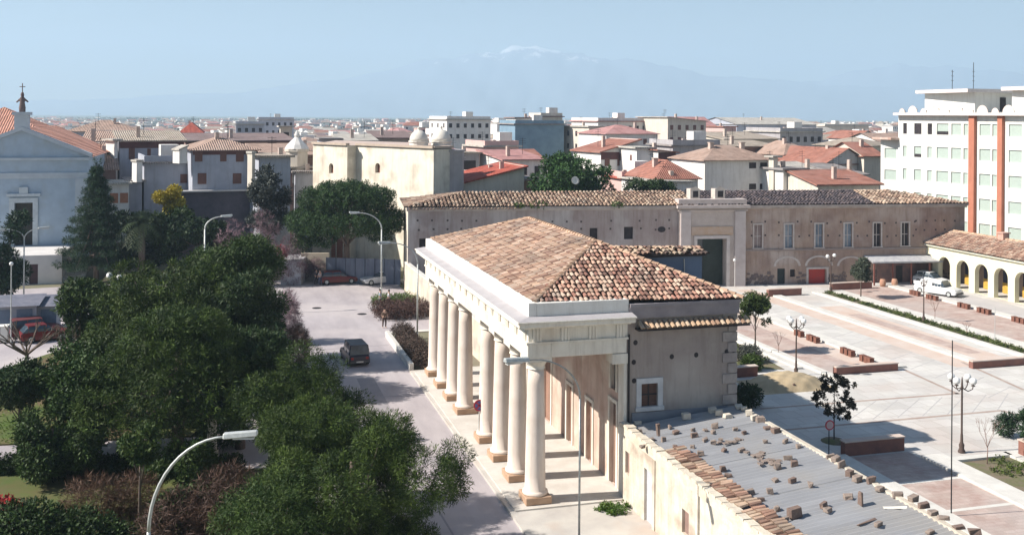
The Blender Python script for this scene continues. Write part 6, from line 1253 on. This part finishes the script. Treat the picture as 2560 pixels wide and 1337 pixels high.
p = G(2512, 1092); bush('conifer_shrub', 'low dark pine shrub in front of the right edge conifer', 'bush', p, [(0, 0, .6, .5, .4, .5), (.5, .1, .9, .4, .4, .3)], CEDAR, 2500, .2, .25, seed=92)
for (u, v, h_, lab) in ((2468, 1160, 2.2, 'thin bare sapling in the soil bed at the right, by the three-globe lamp'), (2337, 800, 1.9, 'leafless reddish sapling beside the green strip before the arcade'), (2417, 838, 1.0, 'tiny leaning bare sapling on the kerb of the green strip'), (1946, 885, 1.6, 'thin bare sapling in the brick bay left of the three-globe lamp')): bare('sapling', lab, G(u, v), h_, .35, int(u), .03, 5, mat('sapling_bark', (.3, .2, .17)))
for i, (u, v, s, lab) in enumerate(((1872, 905, 1.1, 'pale twiggy shrub beside the right corner of the portico building'), (1868, 1015, 1.2, 'dark shrub in the blue shadow at the portico building corner'), (1880, 925, .9, 'green low shrub on the small bed near the sand pile'))): bush('shrub', lab, 'bush', G(u, v), [(0, 0, s * .5, s * .8, s * .7, s * .55)], (GREYLEAF, DARKLEAF, SHRUB)[i], 3500, .18, .4, ((.6, .6, .6), (1.6, 1.5, 1.4)) if i == 0 else ((.5, .6, .5), (1.2, 1.2, .8)), 94 + i)
# ground cover
foliage('ground_cover', SHRUB, None, [(61.05 + random.uniform(-.15, .15), y_, .05, .65, .6, .2) for y_ in np.arange(58.5, 92.6, .7) if random.random() < .85], 15000, .15, .5, 12, .2, ((.6, .65, .4), (1.8, 1.4, 1.2)), .8, .6, 100, .03, kind='stuff')
foliage('ground_cover', SHRUB, None, [(random.uniform(36.8, 39.8), random.uniform(66.3, 74), .08, .5, .5, .15) for _ in range(16)] + [(random.uniform(38.3, 41), random.uniform(30, 45), .06, .6, .6, .18) for _ in range(26)], 9000, .14, .5, 12, .2, ((.6, .7, .4), (1.6, 1.3, .9)), .8, .6, 101, .03, kind='stuff')
foliage('weeds', SHRUB, None, [(17.6 + random.uniform(-.9, .5), 43.6 + random.uniform(-.5, .5), .2, .35, .3, .18) for _ in range(7)], 2200, .14, .4, 12, .15, ((.8, 1.1, .5), (1.5, 1.5, .7)), .8, .6, 102, .1, kind='stuff')
# beds with hedge beside the road
t, T_ = boxwall('planter_wall', 'low white planter wall in front of the farthest columns', 'low wall', (12.75, 83), (12.75, 71.5), .55, .3, KERB)
bush('hedge', 'dark brownish hedge inside the white planter by the farthest columns', 'hedge', Vector((13.9, 77, 0)), [(0, k_, .7, .75, .8, .7) for k_ in np.arange(-5, 5.2, .9)], leafmat('brown_hedge', (.085, .065, .055)), 15000, .16, .4, ((.6, .6, .6), (1.5, 1.3, 1.2)), 104)
bush('hedge', 'reddish brown hedge block between the street lamp and the garden wall', 'hedge', Vector((15.6, 92.5, 0)), [(k_, j_, .55, .75, .8, .6) for k_ in np.arange(-2.0, 2.1, .8) for j_ in (-2.4, -1.4, 0, 1.2)], leafmat('brown_hedge', (.085, .065, .055)), 16000, .16, .4, ((.8, .6, .6), (1.6, 1.2, 1.2)), 105)
bush('hedge', 'green low shrubs at the far end of the brown hedge block', 'hedge', Vector((15.8, 97.2, 0)), [(k_, j_, .4, .7, .7, .45) for k_ in np.arange(-1.6, 1.7, .8) for j_ in (-1, 0, 1)], SHRUB, 7000, .16, .4, ((.8, 1, .7), (1.5, 1.5, .8)), 106)

# ================================================================ LAMPS, POLES, SIGNS
def arc_lamp(label, base, h, arm, ang, r=.07, two=False, col=PALE_METAL, rise=None):
    t = thing('street_lamp', label, 'street lamp', (base.x, base.y, 0), ang, 'arched street lamps'); mb = MB(); hb = h - (rise or arm * .72)
    mb.tube([(0, 0, 0), (0, 0, .9)], [r * 1.7, r * 1.6], 10); mb.tube([(0, 0, .9), (0, 0, hb)], [r * 1.15, r], 10); mb.build('pole', col, t, smooth=True)
    K = 12; A = [(arm * (1 - math.cos(math.pi / 2 * k / K)) , 0, hb + (h - hb) * math.sin(math.pi / 2 * k / K)) for k in range(K + 1)]
    for s in ((1, -1) if two else (1,)):
        mb = MB(); mb.tube([(x * s, y, z) for x, y, z in A], [r * (1 - .4 * k / K) for k in range(K + 1)], 8); mb.build('arm', col, t, smooth=True)
        mb = MB(); x = arm * s; L = .95 * s; P = [(x - .1 * s, -.16, h - .05), (x - .1 * s, .16, h - .05), (x + L, .13, h + .02), (x + L, -.13, h + .02)]; Q = [(a, b * .6, c + .17) for a, b, c in P]
        if s < 0: P, Q = P[::-1], Q[::-1]
        i1 = [mb.pt(p) for p in P]; i2 = [mb.pt(p) for p in Q]; mb.idx(i1); mb.idx(i2[::-1])
        for i in range(4): j = (i + 1) % 4; mb.idx([i1[i], i2[i], i2[j], i1[j]])
        hd = mb.build('lamp_head', PALE_METAL, t, bevel=.03)
        mb = MB(); mb.box(min(x + .2 * s, x + .85 * s), -.1, h - .07, max(x + .2 * s, x + .85 * s), .1, h - .02); mb.build('lamp_glass', mat('milky_glass', (.7, .7, .68), None, 3, rough=.3), hd)
    return t
p = At(372, 1300, 31.0); arc_lamp('arched street lamp in the foreground park with a long pale head', p, 8.45, 2.35, -.2, .058, rise=2.9)
p = G(1447, 1466); arc_lamp('thin arched street lamp in front of the portico, head over the road', p, 9.2, 2.5, math.pi + .25, .04, col=METAL)
p = G(1043, 858); arc_lamp('arched street lamp beside the white planter wall', p, 8.3, 2.6, math.pi + .3, .06)
p = G(953, 742); arc_lamp('arched street lamp at the kerb in front of the blue fence', p, 8.6, 2.4, math.pi + .1, .07)
p = At(512, 600, 92); p.z = 0; arc_lamp('arched street lamp rising out of the top of the park trees', p, 9.0, 1.5, .1, .07)
p = At(60, 660, 96); p.z = 0; arc_lamp('street lamp with two arms in front of the church podium', p, 7.3, 1.3, .25, .06, True)
def pole(label, base, h, r=.04, name='pole', cat='pole', m=None, top=None):
    t = thing(name, label, cat, (base.x, base.y, 0)); mb = MB(); mb.tube([(0, 0, 0), (0, 0, h)], [r, r * .8], 8); mb.build('shaft', m or PALE_METAL, t)
    if top: top(t, h)
    return t
GLOBE = mat('white_globe_glass', (.86, .86, .84), (.8, .8, .78), 4, rough=.25, spec=.6)
def globe1(r=.24):
    def f(t, h): mb = MB(); mb.ball((0, 0, h + r), r, 14); mb.build('globe', GLOBE, t, smooth=True)
    return f
def globe2(t, h):
    for s in (-1, 1): mb = MB(); mb.tube([(0, 0, h - .3), (s * .3, 0, h - .15), (s * .34, 0, h)], .025, 6); a = mb.build('arm', PALE_METAL, t); mb = MB(); mb.ball((s * .34, 0, h + .2 + (.12 if s < 0 else -.1)), .26, 14); mb.build('globe', GLOBE, a, smooth=True)
p = G(27, 862); pole('tall thin lamp post with a small globe, leftmost by the parking place', p, 6.3, .05, 'globe_lamp', 'street lamp', None, globe1(.16))
p = At(285, 880, 77); p.z = 0; pole('lamp post with two bright globes beside the left flank of the park pines', p, 5.7, .05, 'globe_lamp', 'street lamp', None, globe2)
p = G(213, 992); pole('plain thin metal pole standing among the left park trees', p, 3.7, .05)
p = G(2378, 1290); pole('very thin tall metal pole rising from the brick bay by the low building', p, 8.2, .03, m=DKM, top=lambda t, h: MB(None) and None)
def candelabra(label, base, h, n=4, R=.62, r=.2):
    t = thing('globe_lamp', label, 'street lamp', (base.x, base.y, 0), 0, 'candelabra lamps on the plaza'); mb = MB(); mb.lathe([(.19, 0), (.2, .1), (.13, .25), (.15, .45), (.08, .6), (.07, 1.0), (.055, 1.1), (.05, h - .7), (.09, h - .62), (.06, h - .5), (.04, h - .15), (.02, h)], 12); mb.build('pole', mat('lamp_brown_iron', (.10, .07, .06), None, 5, rough=.5), t, smooth=True)
    for k in range(n):
        a = 2 * math.pi * k / n + .4; c, s = math.cos(a), math.sin(a); mb = MB(); mb.tube([(.05 * c, .05 * s, h - .62), (R * .55 * c, R * .55 * s, h - .72), (R * .95 * c, R * .95 * s, h - .55), (R * c, R * s, h - .38)], .028, 6); mb.lathe([(.1, 0), (.12, .03), (.05, .06)], 8, (R * c, R * s, h - .38)); ar = mb.build('arm', MATS['lamp_brown_iron'], t, smooth=True)
        mb = MB(); mb.ball((R * c, R * s, h - .31 + r), r, 14); mb.build('globe', GLOBE, ar, smooth=True)
    return t
candelabra('candelabra lamp with white globes beside the brick bay and sand pile', G(1990, 938), 4.1)
candelabra('candelabra lamp with white globes, nearest one, right of the shadowed paving', G(2404, 1131), 4.2)
candelabra('candelabra lamp with white globes in front of the red palace door', G(2077, 731), 4.0, 2)
candelabra('candelabra lamp seen against the kerb between green strip and arcade', G(2309, 806), 4.0, 2, .4, .12)
for (u, v, lab) in ((1727, 716, 'small globe lamp left of the palace gate opening'), (1836, 717, 'small globe lamp right of the palace gate opening')): pole(lab, G(u, v), 2.75, .03, 'globe_lamp', 'street lamp', PALE_METAL, globe1(.17))
p = G(2487, 858); pole('faint thin pole on the kerb near the arcade', p, 3.0, .025)
def sign_disc(rad, rim, face_, cross):
    def f(t, h):
        mb = MB(Matrix.Translation((0, -.05, h - .1)) @ Matrix.Rotation(math.pi / 2, 4, 'X')); mb.lathe([(rad, 0), (rad, .03)], 20); pl = mb.build('sign_plate', rim, t)
        mb = MB(Matrix.Translation((0, -.082, h - .1)) @ Matrix.Rotation(math.pi / 2, 4, 'X')); mb.lathe([(rad * .76, 0), (rad * .76, .006)], 20); ff = mb.build('sign_face', face_, pl)
        if cross:
            for a in (math.pi / 4, -math.pi / 4): mb = MB(Matrix.Translation((0, -.092, h - .1)) @ Matrix.Rotation(a, 4, 'Y')); mb.box(-rad * .75, -.004, -rad * .12, rad * .75, .0 if a > 0 else -.002, rad * .12); mb.build('sign_bar', rim, pl)
    return f
RS = mat('sign_red', (.55, .05, .08), None, 3, rough=.4); BS = mat('sign_blue', (.12, .15, .4), None, 3, rough=.4)
p = G(1197, 1112); pole('round no stopping sign with red cross in the gap between the columns', p, 2.35, .03, 'road_sign', 'road sign', PALE_METAL, sign_disc(.33, RS, BS, True))
p = G(2072, 1136); pole('round red rimmed road sign in the shadow beside the young glossy tree', p, 1.75, .03, 'road_sign', 'road sign', DKM, sign_disc(.28, RS, mat('sign_pinkish', (.6, .45, .45)), False))
# stone pillar in the park
p = G(530, 1152); t = thing('stone_pillar', 'square stone pillar with cap standing among the park trees', 'pillar', (p.x, p.y, 0)); mb = MB(); mb.box(-.33, -.33, 0, .33, .33, .5); mb.box(-.24, -.24, .502, .24, .24, 2.2); mb.build('shaft', STONE, t, bevel=.03); mb = MB(); mb.box(-.36, -.36, 2.202, .36, .36, 2.34); mb.build('cap', STONE, t)
# satellite dish on the palace roof
p = At(1438, 452, 114); t = thing('satellite_dish', 'white satellite dish in front of the round green tree on the palace roof', 'satellite dish', (p.x, p.y, 9.4)); mb = MB(Matrix.Translation((0, 0, p.z - 9.4)) @ Matrix.Rotation(math.radians(70), 4, 'X')); mb.lathe([(.02, -.1), (.28, -.04), (.46, .08), (.47, .09), (.27, -.02), (.02, -.07)], 18); mb.build('dish', WHITE, t, smooth=True); mb = MB(); mb.tube([(0, .1, 0), (0, .1, p.z - 9.4)], .04, 6); mb.build('mast', DKM, t)

# ================================================================ VEHICLES
def car(name, label, cat, base, ang, paint, L=4.1, Wd=1.65, H=1.42, kind='hatch', group=None):
    t = thing(name, label, cat, (base.x, base.y, .012), ang, group); h2 = L / 2; w2 = Wd / 2
    def loft(secs, m, nm, par=None, smooth=False, bev=.03):
        mb = MB(); rings = []
        for x, zb, zt, wb, wt in secs: rings.append([mb.pt(q) for q in ((x, -wb, zb), (x, wb, zb), (x, wb * 1.0, (zb + zt) * .5), (x, wt, zt), (x, -wt, zt), (x, -wb * 1.0, (zb + zt) * .5))])
        for A, B in zip(rings, rings[1:]):
            for k in range(6): j = (k + 1) % 6; mb.idx([A[k], B[k], B[j], A[j]])
        mb.idx(rings[0]); mb.idx(rings[-1][::-1]); return mb.build(nm, m, par or t, smooth, bev)
    hood = .86 if kind != 'pickup' else .95
    body = loft([(-h2, .35, .72, w2 * .88, w2 * .82), (-h2 + .12, .22, hood * .98, w2 * .97, w2 * .9), (-h2 + 1.0, .2, hood + .02, w2, w2 * .93), (0, .2, hood + .03, w2, w2 * .94), (h2 - 1.2, .2, hood - .02, w2, w2 * .92), (h2 - .15, .24, hood - .17, w2 * .96, w2 * .86), (h2, .34, .62, w2 * .85, w2 * .78)], paint, 'body')
    xr = {'hatch': (-h2 + .15, -h2 + .55), 'pickup': (-.15, 0.0), 'jeep': (-h2 + .08, -h2 + .2)}[kind]; xf = {'hatch': (h2 - 1.25, h2 - 1.9), 'pickup': (h2 - 1.2, h2 - 1.6), 'jeep': (h2 - 1.3, h2 - 1.6)}[kind]
    gl = loft([(xr[0], hood, hood + .03, w2 * .9, w2 * .88), (xr[1], hood, H - .07, w2 * .91, w2 * .76), (xf[1], hood, H - .07, w2 * .91, w2 * .76), (xf[0], hood - .03, hood + .02, w2 * .9, w2 * .88)], GLASS, 'windows', body)
    loft([(xr[1] - .05, H - .068, H - .03, w2 * .77, w2 * .72), (xr[1] + .2, H - .068, H, w2 * .78, w2 * .70), (xf[1] - .2, H - .068, H, w2 * .78, w2 * .70), (xf[1] + .03, H - .068, H - .03, w2 * .77, w2 * .72)], paint, 'roof', body)
    mb = MB()
    for x in (xr[1] + .02, (xr[1] + xf[1]) / 2, xf[1] - .02):
        for s in (-1, 1): mb.tube([(x, s * w2 * .925, hood), (x, s * w2 * .78, H - .05)], .035, 4)
    mb.build('window_pillars', paint, body)
    if kind == 'pickup': mb = MB(); mb.box(-h2 + .1, -w2 * .85, hood + .04, -.3, w2 * .85, hood + .06); mb.build('load_bed', DKM, body); mb = MB(); [mb.box(-h2 + .02, s * w2 * .9 - .04, hood, -.25, s * w2 * .9 + .04, hood + .35) for s in (-1, 1)]; mb.build('bed_side', paint, body)
    for x in (-h2 + .75, h2 - .75):
        for s in (-1, 1):
            M_ = Matrix.Translation((x, s * (w2 - .09), .3)) @ Matrix.Rotation(math.pi / 2, 4, 'X'); mb = MB(M_); mb.lathe([(.22, -.1), (.3, -.09), (.3, .09), (.22, .1)], 16); wh = mb.build('wheel', mat('tyre_rubber', (.02, .02, .02)), t); mb = MB(M_); mb.lathe([(.19, -.105), (.19, .105)], 12); mb.build('rim', PALE_METAL, wh)
    for s in (-1, 1):
        mb = MB(); mb.box(h2 - .06, s * w2 * .62 - .14, .52, h2 + .012, s * w2 * .62 + .14, .66); mb.build('headlight', mat('headlight_glass', (.7, .7, .7), None, 3, rough=.15), body)
        mb = MB(); mb.box(-h2 - .012, s * w2 * .68 - .1, .55, -h2 + .06, s * w2 * .68 + .1, .72); mb.build('tail_light', mat('tail_red', (.4, .03, .02), None, 3, rough=.3), body)
    for s in (-1, 1): mb = MB(); mb.box(s * (h2 + .02) - .05, -w2 * .85, .3, s * (h2 + .02) + .05, w2 * .85, .46); mb.build('bumper', mat('bumper_grey', (.12, .12, .12)), body)
    mb = MB(); mb.box(-h2 - .085, -.26, .33, -h2 - .072, .26, .44); mb.build('number_plate', WHITE, body)
    return t
NAVY = mat('dark_blue_paint', (.03, .03, .05), (.04, .03, .04), 1, rough=.35, spec=.5); REDC = mat('red_paint', (.15, .012, .012), (.13, .012, .012), 1, rough=.35, spec=.5); WHC = mat('white_paint', (.78, .78, .78), None, 1, rough=.35, spec=.5)
p = G(886, 902); car('parked_car', 'dark boxy car standing in the middle of the street, seen from behind', 'car', p, math.pi / 2 + .08, NAVY, 3.9, 1.62, 1.6, 'jeep')
p = G(845, 708); car('parked_car', 'red car parked beside the pedestrians, left part of the blue fence', 'car', p, .05, REDC, 4.2, 1.65, 1.42)
p = G(948, 709); car('parked_car', 'white and dark car parked in front of the right end of the blue fence', 'car', p, math.pi + .25, WHC, 4.0, 1.6, 1.4)
p = G(2345, 736); car('pickup_truck', 'white pickup truck parked before the arcade', 'pickup', p, -1.15, WHC, 4.6, 1.75, 1.6, 'pickup')
p = G(2330, 712); car('parked_car', 'white car behind the white pickup, under the first arches', 'car', p, -1.2, WHC, 3.9, 1.6, 1.45)
p = G(88, 838); car('parked_car', 'dull red car parked at the left beside the dark sheds', 'car', p, .35, mat('dull_red_paint', (.16, .05, .05), (.13, .04, .045), 2, rough=.5), 4.0, 1.65, 1.5, 'jeep')
p = G(112, 850); car('parked_car', 'red car with pale bumper nearest the left kerb', 'car', p, .35, REDC, 3.8, 1.6, 1.4)
# dark sheds / lorry bodies at the far left
for i, (u, v, w_, h_) in enumerate(((5, 838, 2.6, 2.4), (60, 832, 2.4, 2.2))):
    p = G(u, v); t = wthing('market_kiosk', ('grey blue shed at the left edge behind the globe lamp', 'grey blue shed beside the dull red car')[i], 'shed', (p.x, p.y, 0)); mb = MB(); mb.box(p.x - w_, p.y, 0, p.x + w_, p.y + 3, h_); mb.build('wall', WC['shadegrey'], t); mb = MB(); mb.face([(p.x - w_ - .3, p.y - .5, h_ + .03), (p.x + w_ + .3, p.y - .5, h_ + .03), (p.x + w_ + .3, p.y + 3.3, h_ + .4), (p.x - w_ - .3, p.y + 3.3, h_ + .4)]); mb.build('roof', mat('dark_shed_roof', (.12, .13, .17), (.2, .2, .24), 1), t)
    mb = MB(); [mb.box(p.x - w_ + .3 + k * 1.7, p.y - .05, .1, p.x - w_ + 1.5 + k * 1.7, p.y - .003, h_ - .3) for k in range(3)]; mb.build('shutters', mat('blue_shutters', (.20, .25, .33)), t)
p = G(8, 856); mb = MB(); mb.box(-.4, -.4, 0, .4, .4, 1.2); mb.box(-.45, -.45, 1.202, .45, .45, 1.3); o = mb.build('utility_box', WHITE, bevel=.03); o.location = (p.x, p.y, .1); tag(o, 'small white box on the pavement at the far left edge', 'utility box')

# ================================================================ PEOPLE
SKIN = mat('skin', (.55, .35, .26), None, 5, rough=.6); HAIR = mat('dark_hair', (.03, .02, .018), None, 5)
def skinned(name, verts, edges, rad, m, parent, root=0):
    me = bpy.data.meshes.new(name); me.from_pydata(verts, edges, []); o = bpy.data.objects.new(name, me); link(o, parent); md = o.modifiers.new('skin', 'SKIN'); md.use_smooth_shade = True
    if me.skin_vertices:
        for i, r in enumerate(rad): me.skin_vertices[0].data[i].radius = r if hasattr(r, '__len__') else (r, r)
        me.skin_vertices[0].data[root].use_root = True
    s = o.modifiers.new('sub', 'SUBSURF'); s.levels = 1; s.render_levels = 1; me.materials.append(m); return o
def person(label, base, ang, shirt, trousers, step=.12, arm=.15, group=None):
    t = thing('person', label, 'person', (base.x, base.y, .014), ang, group)
    V = [(0,0,.93),(0,0,1.12),(0,0,1.36),(0,0,1.47),(0,.01,1.56),(0,.01,1.70), (0,.19,1.38),(.03,.25,1.12),(arm,.26,.88), (0,-.19,1.38),(.0,-.25,1.12),(.10,-.24,.88), (.02,.09,.86),(step*.6,.10,.48),(step*.3,.10,.08),(step*.3+.15,.11,.04), (-.02,-.09,.86),(-step*.6,-.10,.48),(-step,-.10,.08),(-step+.15,-.11,.04)]
    E = [(0,1),(1,2),(2,3),(3,4),(4,5),(2,6),(6,7),(7,8),(2,9),(9,10),(10,11),(0,12),(12,13),(13,14),(14,15),(0,16),(16,17),(17,18),(18,19)]
    R = [(.14,.11),(.13,.10),(.16,.10),.055,.09,.08,.055,.042,.035,.055,.042,.035,.085,.06,.045,.035,.085,.06,.045,.035]
    skinned('body', V, E, R, SKIN, t)
    sv = [V[i] for i in (0,1,2,6,7,9,10)]; skinned('shirt', sv, [(0,1),(1,2),(2,3),(3,4),(2,5),(5,6)], [(.165,.13),(.155,.12),(.185,.125),.075,.06,.075,.06], shirt, t)
    tv = [V[i] for i in (0,12,13,14,16,17,18)]; skinned('trousers', tv, [(0,1),(1,2),(2,3),(0,4),(4,5),(5,6)], [(.16,.125),.10,.078,.06,.10,.078,.06], trousers, t)
    mb = MB(); mb.ball((-.015, .01, 1.68), .105, 12, 1.05); mb.build('hair', HAIR, t, smooth=True)
    # face: eyes, nose, mouth, ears
    mb = MB(); mb.box(.075, -.012, 1.6, .105, .012, 1.64); mb.box(.06, -.1, 1.61, .085, -.085, 1.66); mb.build('nose', SKIN, t)
    return t
cl = lambda k, c: mat(k, c, None, 6)
p = G(790, 713); person('person in dark jacket standing left of the red car, nearer the white wall', p, -.6, cl('dark_jacket', (.05, .05, .06)), cl('black_trousers', (.03, .03, .04)))
p = G(800, 714); person('person in grey top standing next to the red car bonnet', p, 2.4, cl('grey_top', (.3, .3, .33)), cl('blue_trousers', (.07, .09, .15)))
p = G(822, 700); person('person in dark clothes behind the red car', p, -1.5, cl('brown_top', (.12, .07, .05)), cl('black_trousers', (0, 0, 0)))
p = G(961, 820); person('person in brown clothes standing at the kerb corner', p, -1.2, cl('brown_coat', (.16, .11, .08)), cl('brown_trousers', (.09, .06, .05)))
p = G(950, 768); person('person in pale blue shirt by the street lamp post', p, -.4, cl('pale_blue_shirt', (.55, .62, .72)), cl('white_trousers', (.7, .7, .7)))
p = G(972, 770); person('person in white shirt and dark trousers near the hedge block', p, 2.8, cl('white_shirt', (.75, .76, .8)), cl('black_trousers', (0, 0, 0)))
